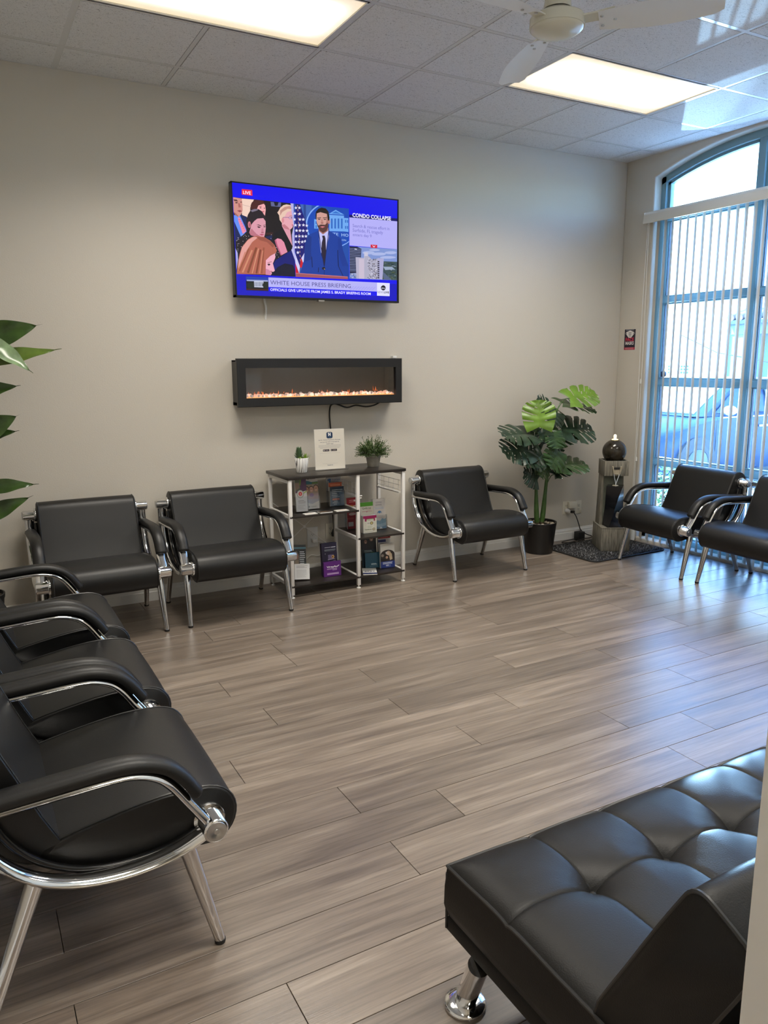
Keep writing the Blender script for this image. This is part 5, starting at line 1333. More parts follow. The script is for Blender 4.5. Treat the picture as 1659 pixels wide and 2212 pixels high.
cable = smooth_path([(2.08, -0.05, 1.272), (2.02, -0.055, 1.247), (1.95, -0.055, 1.238), (1.87, -0.05, 1.250), (1.80, -0.05, 1.236), (1.735, -0.045, 1.258), (1.70, -0.045, 1.266), (1.678, -0.03, 1.250), (1.676, -0.014, 1.19), (1.683, -0.012, 1.09), (1.690, -0.012, 0.95), (1.683, -0.012, 0.80), (1.672, -0.014, 0.70), (1.668, -0.012, 0.62), (1.682, -0.012, 0.52), (1.688, -0.02, 0.42), (1.684, -0.035, 0.345)])
c = MB().tube(cable, 0.0055, 8).build('fireplace_cord', M['rubber'], None)
tag(c, 'black power cord running from the fireplace down behind the leaflet shelf', 'cord')
MB().lathe([(0.001, -0.028), (0.016, -0.024), (0.018, 0.0), (0.012, 0.012), (0.006, 0.03), (0.001, 0.03)], 14, (1.684, -0.030, 0.318)).build('plug', M['rubber'], c)
c = MB().box(2.190, 2.222, -0.035, -0.002, 1.585, 1.602).build('cable_clip', M['outlet_white'], None, bevel=0.002)
tag(c, 'tiny white clip above the right end of the fireplace', 'clip')

# ------------------------------------------------------------------ outlets and plugs
def outlet(x, z, m, label, w=0.072, h=0.118):
    t = thing('wall_outlet', label, 'outlet', (x, 0, z), 0, 'wall outlets')
    MB().box(-w / 2, w / 2, -0.006, 0, -h / 2, h / 2).build('cover_plate', m, t, bevel=0.0022)
    for s in (-1, 1):
        so = MB().box(-0.0165, 0.0165, -0.0085, -0.006, s * 0.0195 - 0.0145, s * 0.0195 + 0.0145).build('socket', m, t, bevel=0.0015)
        sl = MB()
        for dx in (-0.0063, 0.0063): sl.box(dx - 0.0012, dx + 0.0012, -0.0088, -0.0084, s * 0.0195 - 0.002, s * 0.0195 + 0.007)
        sl.box(-0.002, 0.002, -0.0088, -0.0084, s * 0.0195 - 0.010, s * 0.0195 - 0.006)
        sl.build('slots', M['rubber'], so)
    return t
outlet(3.957, 0.286, M['outlet'], 'ivory wall outlet right of the monstera, a round plug in it')
outlet(4.102, 0.282, M['outlet'], 'wall outlet nearest the stone fountain, a flat adapter plugged in')
outlet(1.525, 0.300, M['outlet_white'], 'white wall outlet behind the leaflet shelf, a pale plug in it', 0.085, 0.15)
outlet(1.668, 0.330, M['outlet'], 'ivory wall outlet behind the leaflet shelf, beside its middle post')
c = MB().lathe([(0.001, 0), (0.019, 0), (0.020, 0.014), (0.012, 0.04), (0.0, 0.042)], 18, mtx=Matrix.Translation((3.962, -0.0086, 0.262)) @ Matrix.Rotation(R(90), 4, 'X')).build('timer_plug', M['outlet_white'], None)
tag(c, 'round white plug in the outlet beside the monstera', 'plug')
c = MB().box(3.968, 4.0, -0.075, -0.050, 0.247, 0.268).build('fountain_cord', M['rubber'], None, bevel=0.003)
tag(c, 'black cord hanging from the round white plug down to the fountain', 'cord')
MB().tube(smooth_path([(3.99, -0.065, 0.255), (4.02, -0.07, 0.215), (4.06, -0.065, 0.140), (4.09, -0.06, 0.085), (4.14, -0.07, 0.045), (4.20, -0.085, 0.022)]), 0.0045, 8).build('lead', M['rubber'], c)
c = MB().box(3.968, 4.050, -0.045, -0.0088, 0.285, 0.343).build('flat_adapter', M['outlet'], None, bevel=0.004)
tag(c, 'ivory flat adapter plugged into the outlet nearest the fountain', 'adapter')
c = MB().box(1.512, 1.545, -0.045, -0.0086, 0.262, 0.290).build('pale_plug', M['outlet_white'], None, bevel=0.005)
tag(c, 'pale plug in the white outlet behind the leaflet shelf', 'plug')
MB().tube(smooth_path([(1.54, -0.035, 0.27), (1.58, -0.03, 0.262), (1.61, -0.025, 0.235), (1.60, -0.02, 0.18), (1.56, -0.02, 0.16), (1.50, -0.02, 0.17), (1.46, -0.02, 0.13)]), 0.0025, 6).build('lead', M['cord'], c)
c = MB().box(4.018, 4.092, -0.115, -0.055, 0.0, 0.078).build('power_adapter', M['black_plastic'], None, bevel=0.004)
tag(c, 'black cube power adapter on the floor below the outlets', 'adapter')
MB().tube(smooth_path([(4.03, -0.085, 0.02), (3.95, -0.08, 0.012), (3.88, -0.075, 0.006), (3.845, -0.10, 0.005), (3.88, -0.16, 0.014), (3.98, -0.165, 0.026), (4.06, -0.155, 0.026), (4.13, -0.13, 0.02), (4.20, -0.10, 0.02)]), 0.0038, 6).build('lead', M['rubber'], c)

# ------------------------------------------------------------------ face mask sticker on the window wall
st = MB().box(-0.063, 0.063, -0.0012, 0, -0.088, 0.088).build('wall_sticker', M['paper'], None)
tag(st, 'small dark FACE MASKS sticker on the wall left of the window', 'sticker')
st.location = (XR - 0.0006, -0.136, 1.739); st.rotation_euler = (0, 0, R(-90))
F = Flat(0.00015); nv = lin((30, 26, 46)); rd = lin((150, 24, 56)); wh = lin((225, 222, 220))
F.rect(-0.062, -0.066, 0.062, 0.087, nv); F.rect(-0.062, -0.087, 0.062, -0.066, rd)
F.rect(-0.046, 0.078, 0.046, 0.082, lin((170, 168, 175)))
F.poly([(-0.042, 0.064), (0.0, 0.076), (0.042, 0.064), (0.038, 0.040), (0.014, 0.016), (-0.014, 0.016), (-0.038, 0.040)], wh)
for k in range(3): F.poly([(-0.032 + 0.005 * k, 0.056 - 0.013 * k), (0, 0.061 - 0.013 * k), (0.032 - 0.005 * k, 0.056 - 0.013 * k), (0, 0.052 - 0.013 * k)], lin((120, 122, 118)))
for s in (-1, 1): F.line((s * 0.042, 0.062), (s * 0.052, 0.052), 0.002, wh); F.line((s * 0.052, 0.052), (s * 0.039, 0.041), 0.002, wh)
F.text('FACE', -0.047, -0.013, 0.047, 0.028, lin((205, 40, 75)), 0.03); F.text('MASKS', -0.047, -0.043, 0.047, 0.026, wh, 0.03)
for k in range(2): F.rect(-0.048, -0.073 - 0.008 * k, 0.048, -0.069 - 0.008 * k, lin((225, 140, 150)))
F.build('sticker_print', M['print'], st).location = (0, -0.0013, 0)

# ------------------------------------------------------------------ leaflet shelf
SX = (1.187, 1.684, 2.043); SY = (-0.432, -0.068)
sh = thing('leaflet_shelf', 'white metal shelf with dark boards holding leaflets, below the fireplace', 'shelf')
pw = 0.0115
MB().box(1.168, 2.060, -0.448, -0.045, 0.802, 0.822).build('top_board', M['wenge'], sh, bevel=0.0015)
for nm, x0, x1, z in (('board', SX[0] - 0.008, SX[1] + 0.004, 0.560), ('board', SX[1] - 0.004, SX[2] + 0.004, 0.360), ('board', SX[0] - 0.008, SX[2] + 0.008, 0.086)):
    MB().box(x0, x1, -0.444, -0.060, z - 0.014, z).build(nm, M['wenge'], sh, bevel=0.0012)
for y in SY:
    for x in SX:
        p = MB().box(x - pw, x + pw, y - pw, y + pw, 0.022, 0.802).build('post', M['shelf_white'], sh, bevel=0.0015)
        MB().lathe([(0.001, 0), (0.015, 0), (0.015, 0.005), (0.006, 0.008), (0.005, 0.022), (0.001, 0.022)], 12, (x, y, 0)).build('levelling_foot', M['cord'], p)
def rail(x, z): MB().box(x - 0.009, x + 0.009, SY[0] + pw, SY[1] - pw, z - 0.012, z + 0.010).build('side_rail', M['shelf_white'], sh)
for x, z in ((SX[0], 0.79), (SX[1], 0.79), (SX[2], 0.79), (SX[0], 0.555), (SX[0], 0.080), (SX[1], 0.355), (SX[1], 0.555), (SX[1], 0.080), (SX[2], 0.355), (SX[2], 0.080)): rail(x, z)
MB().box(SX[0], SX[2], SY[1] - 0.008, SY[1] + 0.008, 0.785, 0.80).build('back_rail', M['shelf_white'], sh)
br = MB()
br.tube([(SX[0] + 0.006, SY[1], 0.60), (SX[1] - 0.006, SY[1], 0.20)], 0.003, 6); br.tube([(SX[0] + 0.006, SY[1] + 0.004, 0.20), (SX[1] - 0.006, SY[1] + 0.004, 0.60)], 0.003, 6)
br.lathe([(0.001, -0.004), (0.010, -0.004), (0.010, 0.004), (0.001, 0.004)], 14, mtx=Matrix.Translation(((SX[0] + SX[1]) / 2, SY[1], 0.40)) @ Matrix.Rotation(R(90), 4, 'X'))
br.build('cross_brace', M['shelf_white'], sh)
MB().tube([(SX[0], SY[0], 0.34), (SX[0], SY[1], 0.34)], 0.003, 6).build('stay_rod', M['shelf_white'], sh)
for x in (SX[1] + 0.012, SX[2] - 0.014):
    wr = MB()
    for z in (0.668, 0.700, 0.735): wr.tube([(x, SY[0] + pw, z), (x, SY[1] - pw, z)], 0.0017, 5)
    for k in range(5):
        y = SY[0] + 0.04 + k * 0.07; wr.tube([(x, y, 0.650), (x, y, 0.737)], 0.0016, 5)
    wr.box(x - 0.012, x + 0.012, SY[0] + pw, SY[1] - pw, 0.644, 0.652)
    wr.build('wire_rack', M['shelf_white'], sh)
MB().tube([(SX[1] + pw, SY[0], 0.653), (SX[1] + pw + 0.022, SY[0], 0.653)], 0.004, 8).tube([(SX[1] + pw, SY[0], 0.638), (SX[1] + pw + 0.018, SY[0], 0.638)], 0.004, 8).build('hook', M['shelf_white'], sh)
bo = MB()
for x, z in ((SX[0], 0.558), (SX[0], 0.085), (SX[1] - pw, 0.356), (SX[1], 0.085)): bo.lathe([(0.001, 0), (0.0045, 0), (0.004, 0.003), (0.001, 0.0035)], 10, mtx=Matrix.Translation((x, SY[0] - pw, z)) @ Matrix.Rotation(R(90), 4, 'X'))
bo.build('bolts', M['brushed'], sh)

# ------------------------------------------------------------------ leaflets: a stack of cards with a printed front
GREY = lin((120, 118, 118))
def lines(F, x0, x1, z, n, dz, h, col, seed=0):
    r = random.Random(seed)
    for k in range(n): F.rect(x0, z - k * dz - h, x0 + (x1 - x0) * r.uniform(0.72, 1.0), z - k * dz, col)
def leaflet(loc, w, h, d, yaw, lean, label, draw, cat='leaflet', name='leaflet_stack', edge=None, group='leaflets on the white shelf', roll=0):
    b = MB().box(-w / 2, w / 2, 0, d, 0, h).build(name, edge or M['paper'], None)
    b.location = (loc[0], loc[1], loc[2] + d * math.sin(R(lean)) + abs(w / 2 * math.sin(R(roll)))); b.rotation_euler = (R(-lean), R(roll), R(yaw)); tag(b, label, cat, group)
    F = Flat(0.00012); draw(F, w, h); F.build('cover_print', M['print'], b).location = (0, -0.0003, 0)
    return b
def holder(loc, w, h, d, yaw, lean, label, back=0.5, roll=0):
    t = thing('leaflet_holder', label, 'leaflet holder', (loc[0], loc[1], loc[2] + d * math.sin(R(lean))), 0, 'clear acrylic leaflet holders'); t.rotation_euler = (R(-lean), R(roll), R(yaw))
    k = 0.002
    MB().box(-w / 2, w / 2, 0, k, 0, h).build('front_lip', M['acrylic'], t)
    MB().box(-w / 2, w / 2, d - k, d, 0, h + back).build('back_plate', M['acrylic'], t)
    s = MB()
    for q in (-1, 1): s.box(q * w / 2 - k / 2, q * w / 2 + k / 2, k, d - k, 0, h)
    s.box(-w / 2, w / 2, 0, d, -0.002, 0); s.build('sides', M['acrylic'], t)
    return t
c8 = lambda *a: lin(a)
def d_health(F, w, h):
    F.rect(-w / 2, 0, w / 2, h, c8(214, 212, 214)); F.poly([(-w / 2, h * .55), (w / 2, h * .62), (w / 2, h), (-w / 2, h)], c8(98, 62, 98))
    F.poly([(-w / 2, h * .60), (-w * .05, h * .68), (-w * .02, h), (-w / 2, h)], c8(104, 116, 96)); F.poly([(-w / 2, h * .64), (-w * .12, h * .70), (-w * .12, h * .86), (-w / 2, h * .86)], c8(150, 128, 112))
    F.poly([(-w * .12, h * .8), (0, h), (w * .1, h), (-w * .02, h * .78)], c8(120, 160, 60)); F.poly([(w * .1, h * .53), (w / 2, h * .62), (w / 2, h * .59), (w * .1, h * .50)], c8(150, 180, 70))
    F.ell(-w * .08, h * .53, w * .31, h * .125, c8(84, 100, 84)); F.ell(-w * .08, h * .53, w * .28, h * .113, c8(208, 206, 204)); F.ell(-w * .08, h * .53, w * .16, h * .06, c8(210, 58, 60)); F.ell(-w * .08, h * .525, w * .045, h * .018, c8(240, 236, 236))
    lines(F, -w * .30, w * .38, h * .33, 3, .035 * h, .012 * h, GREY, 1); lines(F, -w * .36, w * .3, h * .20, 5, .03 * h, .008 * h, c8(150, 148, 150), 2)
def face(F, x, z, s, skin, hair):
    F.ell(x, z + s * .25, s * .95, s * 1.1, hair); F.ell(x, z, s * .78, s, skin)
    for q in (-1, 1): F.ell(x + q * s * .3, z + s * .15, s * .13, s * .08, c8(50, 36, 34), 8)
    F.poly([(x - s * .38, z - s * .36), (x + s * .38, z - s * .36), (x + s * .2, z - s * .58), (x - s * .2, z - s * .58)], c8(236, 224, 216)); F.ell(x, z - s * .08, s * .09, s * .14, c8(170, 116, 98), 8)
def d_family(F, w, h):
    F.rect(-w / 2, 0, w / 2, h, c8(206, 202, 198)); F.rect(-w / 2, h * .30, w / 2, h * .76, c8(164, 146, 130))
    F.poly([(-w / 2, h * .76), (w / 2, h * .76), (w / 2, h * .84), (w * .05, h * .83), (-w * .2, h * .87), (-w / 2, h * .88)], c8(34, 110, 128)); F.poly([(w * .05, h * .765), (w / 2, h * .765), (w / 2, h * .83), (w * .1, h * .82)], c8(96, 124, 50))
    face(F, -w * .33, h * .60, h * .085, c8(196, 150, 128), c8(60, 44, 38)); face(F, w * .34, h * .62, h * .095, c8(198, 152, 128), c8(84, 62, 50)); face(F, 0, h * .60, h * .085, c8(206, 158, 138), c8(70, 48, 40))
    F.poly([(-w * .5, h * .30), (w * .5, h * .30), (w * .5, h * .48), (w * .2, h * .45), (0, h * .49), (-w * .2, h * .45), (-w * .5, h * .47)], c8(168, 146, 150)); F.ell(0, h * .43, w * .16, h * .06, c8(134, 112, 150))
    F.poly([(-w / 2, h * .30), (w / 2, h * .30), (w / 2, h * .24), (0, h * .15), (-w / 2, h * .22)], c8(158, 156, 172))
    F.ell(-w * .18, h * .945, w * .09, h * .03, c8(30, 30, 34)); lines(F, -w * .06, w * .42, h * .97, 3, h * .02, h * .009, c8(60, 60, 66), 3); F.ell(-w * .25, h * .07, w * .08, h * .03, c8(150, 150, 148)); lines(F, -w * .1, w * .4, h * .085, 2, h * .022, h * .01, c8(140, 138, 136), 4)
def d_teal(F, w, h):
    F.rect(-w / 2, 0, w / 2, h, c8(34, 74, 104)); F.rect(-w / 2, h * .78, w / 2, h, c8(16, 44, 66))
    for z, a, b in ((.83, -.36, .40), (.74, -.36, .34), (.64, -.36, .02), (.55, -.38, .08), (.47, -.34, .18), (.24, -.24, .06), (.17, -.34, .16), (.09, -.26, .14)): F.rect(w * a, h * z, w * b, h * z + h * .022, c8(196, 214, 224))
    F.rect(-w * .34, h * .31, w * .16, h * .40, c8(196, 118, 104))
def d_orange(F, w, h):
    F.rect(-w / 2, 0, w / 2, h, c8(190, 84, 44))
    for z in (.86, .70, .54): F.rect(-w * .38, h * z, w * .38, h * z + h * .07, c8(226, 140, 96))
def d_care(F, w, h):
    F.rect(-w / 2, 0, w / 2, h, c8(168, 168, 172)); F.poly([(-w * .46, h * .80), (-w * .30, h * .84), (-w * .18, h * .83), (-w * .20, h * .74), (-w * .28, h * .70), (-w * .34, h * .76)], c8(44, 92, 150)); F.text('TrueCare', -w * .14, h * .775, w * .44, h * .048, c8(60, 84, 130), 0.01)
    F.rect(-w * .16, h * .73, w * .36, h * .738, GREY)
def d_red(F, w, h):
    F.rect(-w / 2, 0, w / 2, h, c8(150, 28, 40)); F.rect(-w / 2, h * .70, w / 2, h * .74, c8(216, 206, 190)); F.poly([(-w * .3, h * .70), (0, h * .70), (-w * .05, h * .75), (-w * .2, h * .76)], c8(196, 150, 60))
    for z in (.58, .47): F.ell(-w * .12, h * z, w * .26, h * .045, c8(208, 190, 186))
    F.rect(-w * .5, h * .30, -w * .02, h * .36, c8(176, 80, 80)); F.rect(-w * .44, h * .08, -w * .06, h * .22, c8(200, 198, 200)); lines(F, w * .02, w * .44, h * .30, 6, h * .04, h * .012, c8(190, 90, 92), 5); lines(F, -w * .3, w * .4, h * .92, 2, h * .05, h * .02, c8(214, 150, 148), 6); F.ell(w * .1, h * .90, w * .07, h * .025, c8(230, 225, 222))
def d_green(F, w, h):
    F.rect(-w / 2, 0, w / 2, h, c8(206, 202, 188)); F.rect(-w / 2, h * .865, w / 2, h, c8(76, 146, 40)); F.text('Qelbree', -w * .36, h * .775, w * .34, h * .055, c8(54, 76, 48), 0.012); F.rect(-w * .02, h * .735, w * .34, h * .745, c8(170, 100, 110)); F.rect(-w * .38, h * .685, w * .40, h * .697, c8(176, 92, 110)); F.poly([(-w * .06, h * .685), (w * .06, h * .685), (0, h * .66)], c8(176, 92, 110))
def d_green_box(F, w, h):
    F.rect(-w / 2, 0, w / 2, h, c8(206, 204, 190)); F.rect(-w / 2, h * .84, w / 2, h, c8(152, 22, 88)); F.rect(-w * .38, h * .68, w * .38, h * .86, c8(152, 22, 88)); F.rect(-w * .25, h * .22, w * .28, h * .82, c8(214, 212, 200)); F.rect(-w * .25, h * .79, w * .28, h * .82, c8(96, 150, 60))
    F.text('Qelbree', -w * .2, h * .72, w * .22, h * .05, c8(80, 110, 60), 0.01); F.ell(w * .12, h * .56, w * .12, h * .09, c8(96, 84, 40)); F.ell(w * .12, h * .56, w * .075, h * .055, c8(200, 190, 130)); lines(F, -w * .2, w * .0, h * .60, 3, h * .03, h * .012, GREY, 7); lines(F, -w * .2, w * .2, h * .42, 4, h * .045, h * .012, c8(140, 160, 120), 8)
    F.text('Qelbree', -w * .38, h * .18, w * .10, h * .06, c8(64, 90, 50), 0.01); F.ell(w * .28, h * .20, w * .10, h * .075, c8(110, 96, 60)); F.ell(w * .28, h * .20, w * .065, h * .045, c8(206, 200, 170)); lines(F, -w * .40, w * .4, h * .06, 1, 1, h * .012, GREY, 9)
def d_mountain(F, w, h):
    F.rect(-w / 2, 0, w / 2, h, c8(206, 200, 194)); lines(F, -w * .28, w * .30, h * .90, 2, h * .03, h * .012, c8(120, 118, 124), 10); lines(F, -w * .30, w * .30, h * .82, 2, h * .03, h * .014, c8(130, 126, 132), 11); lines(F, -w * .42, w * .42, h * .74, 1, 1, h * .008, c8(150, 170, 190), 12); F.rect(-w * .34, h * .66, w * .34, h * .71, c8(186, 190, 196))
    F.ell(0, h * .53, w * .17, h * .07, c8(60, 110, 160), 18); F.ell(0, h * .505, w * .15, h * .06, c8(206, 200, 194), 18); F.ell(0, h * .55, w * .09, h * .035, c8(74, 128, 180)); F.rect(-w * .44, h * .375, w * .40, h * .383, c8(190, 140, 140))
    F.poly([(-w / 2, 0), (w / 2, 0), (w / 2, h * .34), (w * .36, h * .31), (w * .2, h * .345), (0, h * .26), (-w * .2, h * .29), (-w / 2, h * .22)], c8(118, 156, 178)); F.poly([(-w / 2, 0), (w / 2, 0), (w / 2, h * .20), (0, h * .15), (-w / 2, h * .18)], c8(150, 178, 196)); F.poly([(-w / 2, h * .0), (w / 2, 0), (w / 2, h * .10), (0, h * .04), (-w / 2, h * .12)], c8(96, 136, 166)); F.poly([(-w * .1, 0), (w * .2, 0), (w * .05, h * .06)], c8(220, 222, 226))
def d_dark(F, w, h):
    F.rect(-w / 2, 0, w / 2, h, c8(24, 26, 30)); F.rect(-w / 2, h * .88, w / 2, h * .93, c8(70, 112, 128)); F.poly([(-w / 2, h * .35), (-w * .1, h * .30), (w * .05, h * .62), (-w * .2, h * .82), (-w / 2, h * .84)], c8(92, 84, 76)); F.ell(-w * .22, h * .66, w * .13, h * .09, c8(140, 92, 76)); F.poly([(-w * .42, h * .3), (-w * .05, h * .3), (-w * .08, h * .55), (-w * .34, h * .55)], c8(120, 106, 88)); F.poly([(0, h * .3), (w / 2, h * .36), (w / 2, h * .5), (w * .1, h * .45)], c8(44, 62, 50))
    lines(F, w * .02, w * .44, h * .80, 8, h * .055, h * .022, c8(196, 200, 204), 13); lines(F, w * .1, w * .44, h * .22, 2, h * .05, h * .02, c8(210, 212, 214), 14); F.ell(-w * .30, h * .15, w * .13, h * .065, c8(214, 216, 218)); F.ell(-w * .30, h * .15, w * .07, h * .035, c8(80, 90, 110))
def d_letter(F, w, h):
    F.rect(-w / 2, 0, w / 2, h, c8(206, 206, 206)); lines(F, -w * .38, w * .38, h * .88, 3, h * .06, h * .02, GREY, 15); lines(F, -w * .38, w * .42, h * .62, 11, h * .048, h * .016, c8(158, 158, 160), 16)
def d_navy(F, w, h):
    F.rect(-w / 2, 0, w / 2, h, c8(32, 28, 60)); F.rect(-w * .30, h * .855, w * .12, h * .87, c8(190, 190, 205)); F.rect(w * .14, h * .85, w * .42, h * .872, c8(226, 226, 236)); F.rect(-w * .32, h * .775, w * .42, h * .80, c8(130, 140, 150)); F.rect(-w * .32, h * .745, w * .36, h * .76, c8(110, 118, 130))
    F.rect(-w * .10, h * .49, w * .28, h * .63, c8(104, 92, 128)); F.poly([(-w * .14, h * .47), (w * .36, h * .49), (w * .34, h * .50), (-w * .12, h * .49)], c8(170, 160, 190)); F.ell(w * .22, h * .56, w * .09, h * .05, c8(210, 164, 84)); F.ell(w * .20, h * .56, w * .045, h * .025, c8(60, 36, 40))
    for x, z, s in ((-.06, .40, .07), (.05, .38, .07), (.14, .40, .06), (.25, .41, .05), (.34, .42, .05), (-.10, .34, .05)): F.ell(w * x, h * z, w * s * .5, h * .035, c8(176, 176, 190)); F.line((w * x, h * z), (w * (x - .06), h * (z - .07)), w * .018, c8(200, 200, 210))
    F.rect(-w * .36, h * .33, -w * .10, h * .36, c8(140, 140, 156)); F.ell(-w * .28, h * .67, w * .02, h * .012, c8(200, 200, 214)); F.poly([(-w / 2, 0), (w / 2, 0), (w / 2, h * .27), (-w / 2, h * .24)], c8(76, 40, 110)); F.rect(-w * .28, h * .215, w * .42, h * .245, c8(196, 176, 206))
def d_purple(F, w, h):
    F.rect(-w / 2, 0, w / 2, h, c8(90, 34, 120)); F.text('Vraylar', -w * .34, h * .60, w * .36, h * .11, c8(236, 232, 240), 0.03); F.poly([(w * .30, h * .68), (w * .40, h * .74), (w * .37, h * .66)], c8(236, 232, 240)); F.rect(-w * .32, h * .49, w * .26, h * .53, c8(196, 170, 206)); F.rect(0, h * .41, w * .26, h * .45, c8(180, 150, 196)); F.rect(-w * .32, h * .12, w * .36, h * .19, c8(190, 160, 204)); F.rect(-w * .32, h * .21, w * .36, h * .24, c8(190, 160, 204))
def d_couple(F, w, h):
    F.rect(-w / 2, 0, w / 2, h, c8(18, 40, 54)); F.rect(-w / 2, h * .55, w / 2, h, c8(20, 24, 36)); face(F, w * .18, h * .86, h * .075, c8(150, 112, 98), c8(32, 26, 28)); face(F, -w * .22, h * .78, h * .062, c8(140, 104, 90), c8(36, 26, 26)); F.poly([(-w * .45, h * .55), (-w * .1, h * .55), (-w * .14, h * .72), (-w * .34, h * .72)], c8(30, 30, 48)); lines(F, -w * .34, w * .24, h * .515, 3, h * .035, h * .014, c8(170, 196, 200), 17); F.rect(w * .1, h * .44, w * .34, h * .455, c8(130, 190, 90))
def d_tealbox(F, w, h):
    F.rect(-w / 2, 0, w / 2, h, c8(24, 70, 90)); lines(F, -w * .1, w * .34, h * .30, 2, h * .06, h * .028, c8(196, 214, 218), 18); lines(F, -w * .2, w * .38, h * .13, 1, 1, h * .02, c8(120, 150, 160), 19)
def d_blue(F, w, h):
    F.rect(-w / 2, 0, w / 2, h, c8(214, 212, 206)); F.rect(-w / 2, h * .26, w / 2, h * .54, c8(54, 46, 46))
    F.poly([(w / 2 * math.cos(math.pi * k / 14), h * .54 + h * .20 * math.sin(math.pi * k / 14)) for k in range(15)], c8(54, 46, 46))
    F.ell(w * .06, h * .60, w * .17, h * .10, c8(196, 170, 146)); F.ell(w * .02, h * .595, w * .10, h * .075, c8(226, 200, 180)); F.poly([(w * .14, h * .66), (w * .30, h * .56), (w * .34, h * .34), (w * .16, h * .30), (w * .10, h * .5)], c8(206, 184, 154)); F.ell(-w * .08, h * .47, w * .14, h * .07, c8(30, 26, 26)); F.ell(-w * .06, h * .43, w * .09, h * .055, c8(200, 166, 146)); F.poly([(-w / 2, h * .27), (-w * .1, h * .27), (-w * .16, h * .38), (-w / 2, h * .40)], c8(30, 28, 32)); F.ell(-w * .36, h * .52, w * .10, h * .06, c8(150, 140, 130)); F.rect(-w * .14, h * .58, -w * .02, h * .66, c8(220, 214, 206))
    F.rect(-w / 2, 0, w / 2, h * .27, c8(40, 62, 140)); lines(F, -w * .36, w * .36, h * .235, 3, h * .032, h * .018, c8(206, 212, 232), 20); F.rect(-w * .14, h * .085, w * .06, h * .12, c8(236, 238, 244)); F.rect(w * .08, h * .09, w * .2, h * .115, c8(120, 140, 190)); F.rect(-w * .14, h * .05, w * .2, h * .06, c8(190, 198, 224))
def d_redtop(F, w, h):
    F.rect(-w / 2, 0, w / 2, h, c8(206, 204, 202)); F.rect(-w / 2, h * .90, w / 2, h, c8(150, 18, 32)); F.rect(-w * .3, h * .93, w * .3, h * .96, c8(200, 110, 116)); F.rect(-w * .5, h * .78, w * .12, h * .865, c8(46, 56, 110)); lines(F, -w * .4, w * .3, h * .74, 2, h * .03, h * .01, GREY, 21); F.rect(w * .3, 0, w * .5, h * .42, c8(50, 70, 150))
def d_clock(F, w, h):
    F.rect(-w / 2, 0, w / 2, h, c8(206, 203, 196)); F.rect(-w / 2, 0, w / 2, h * .22, c8(40, 46, 90)); F.ell(0, h * .45, w * .16, h * .13, c8(60, 64, 100)); F.ell(0, h * .45, w * .10, h * .08, c8(206, 203, 196)); F.rect(-w * .35, h * .38, -w * .22, h * .5, c8(60, 64, 100)); F.rect(w * .22, h * .4, w * .36, h * .5, c8(80, 84, 120))
def d_card(F, w, h): F.rect(-w / 2, 0, w / 2, h, c8(224, 222, 214)); lines(F, -w * .3, w * .34, h * .72, 3, h * .16, h * .05, c8(190, 150, 140), 22)
def d_card2(F, w, h): F.rect(-w / 2, 0, w / 2, h, c8(60, 50, 46)); F.rect(-w * .4, h * .3, w * .1, h * .5, c8(150, 120, 90))
z1, z2, z3 = 0.5604, 0.3604, 0.0864
holder((1.310, -0.345, z1 + 0.002), 0.088, 0.10, 0.034, -8, 10, 'clear holder at the left end of the upper shelf board', 0.10)
leaflet((1.311, -0.340, z1 + 0.003), 0.078, 0.226, 0.022, -8, 10, 'leaflet with a red symbol in a circle, at the left end of the upper shelf', d_health)
holder((1.412, -0.288, z1 + 0.002), 0.112, 0.09, 0.036, -3, 9, 'clear holder around the smiling family leaflet', 0.11)
leaflet((1.412, -0.283, z1 + 0.003), 0.100, 0.222, 0.022, -3, 9, 'leaflet showing three smiling faces, second on the upper shelf', d_family)
holder((1.612, -0.263, z1 + 0.002), 0.116, 0.105, 0.062, -2, 4, 'clear holder of teal leaflets beside the middle post of the shelf', 0.12)
leaflet((1.612, -0.259, z1 + 0.003), 0.106, 0.136, 0.018, -2, 4, 'teal leaflets with white lines in the upper shelf clear holder', d_teal)
leaflet((1.610, -0.239, z1 + 0.003), 0.100, 0.163, 0.014, -2, 4, 'orange leaflets standing behind the teal ones on the upper shelf', d_orange)
leaflet((1.612, -0.210, z1 + 0.003), 0.110, 0.226, 0.003, -2, 4, 'grey card with a blue bird mark behind the orange leaflets', d_care, 'card', 'sign_card')
def flatcard(x, y, z, w, d, yaw, label, draw, th=0.003):
    b = MB().box(-w / 2, w / 2, 0, th, 0, d).build('flat_card', M['paper'], None); b.location = (x, y, z + th); b.rotation_euler = (R(-90), 0, R(yaw)); tag(b, label, 'card', 'cards lying on the shelf boards')
    F = Flat(0.00012); draw(F, w, d); F.build('card_print', M['print'], b).location = (0, -0.0003, 0)
flatcard(1.336, -0.440, z1, 0.090, 0.052, 0, 'white card lying at the front edge of the upper shelf, below the family leaflet', d_card)
flatcard(1.445, -0.440, z1, 0.092, 0.050, 0, 'dark card lying at the front edge of the upper shelf, between two white ones', d_card2, 0.006)
flatcard(1.568, -0.440, z1, 0.094, 0.052, 0, 'white card lying at the front edge of the upper shelf, below the teal leaflets', d_card)
holder((1.790, -0.170, z2 + 0.002), 0.12, 0.13, 0.036, 0, 5, 'clear holder of red leaflets behind the middle post', 0.10)
leaflet((1.790, -0.165, z2 + 0.003), 0.108, 0.228, 0.022, 0, 5, 'red leaflet with two pale ovals, partly behind the middle post', d_red)
leaflet((1.826, -0.305, z2 + 0.0005), 0.102, 0.215, 0.004, -1, 5, 'white card with a green top band, standing behind its box', d_green, 'card', 'display_card')
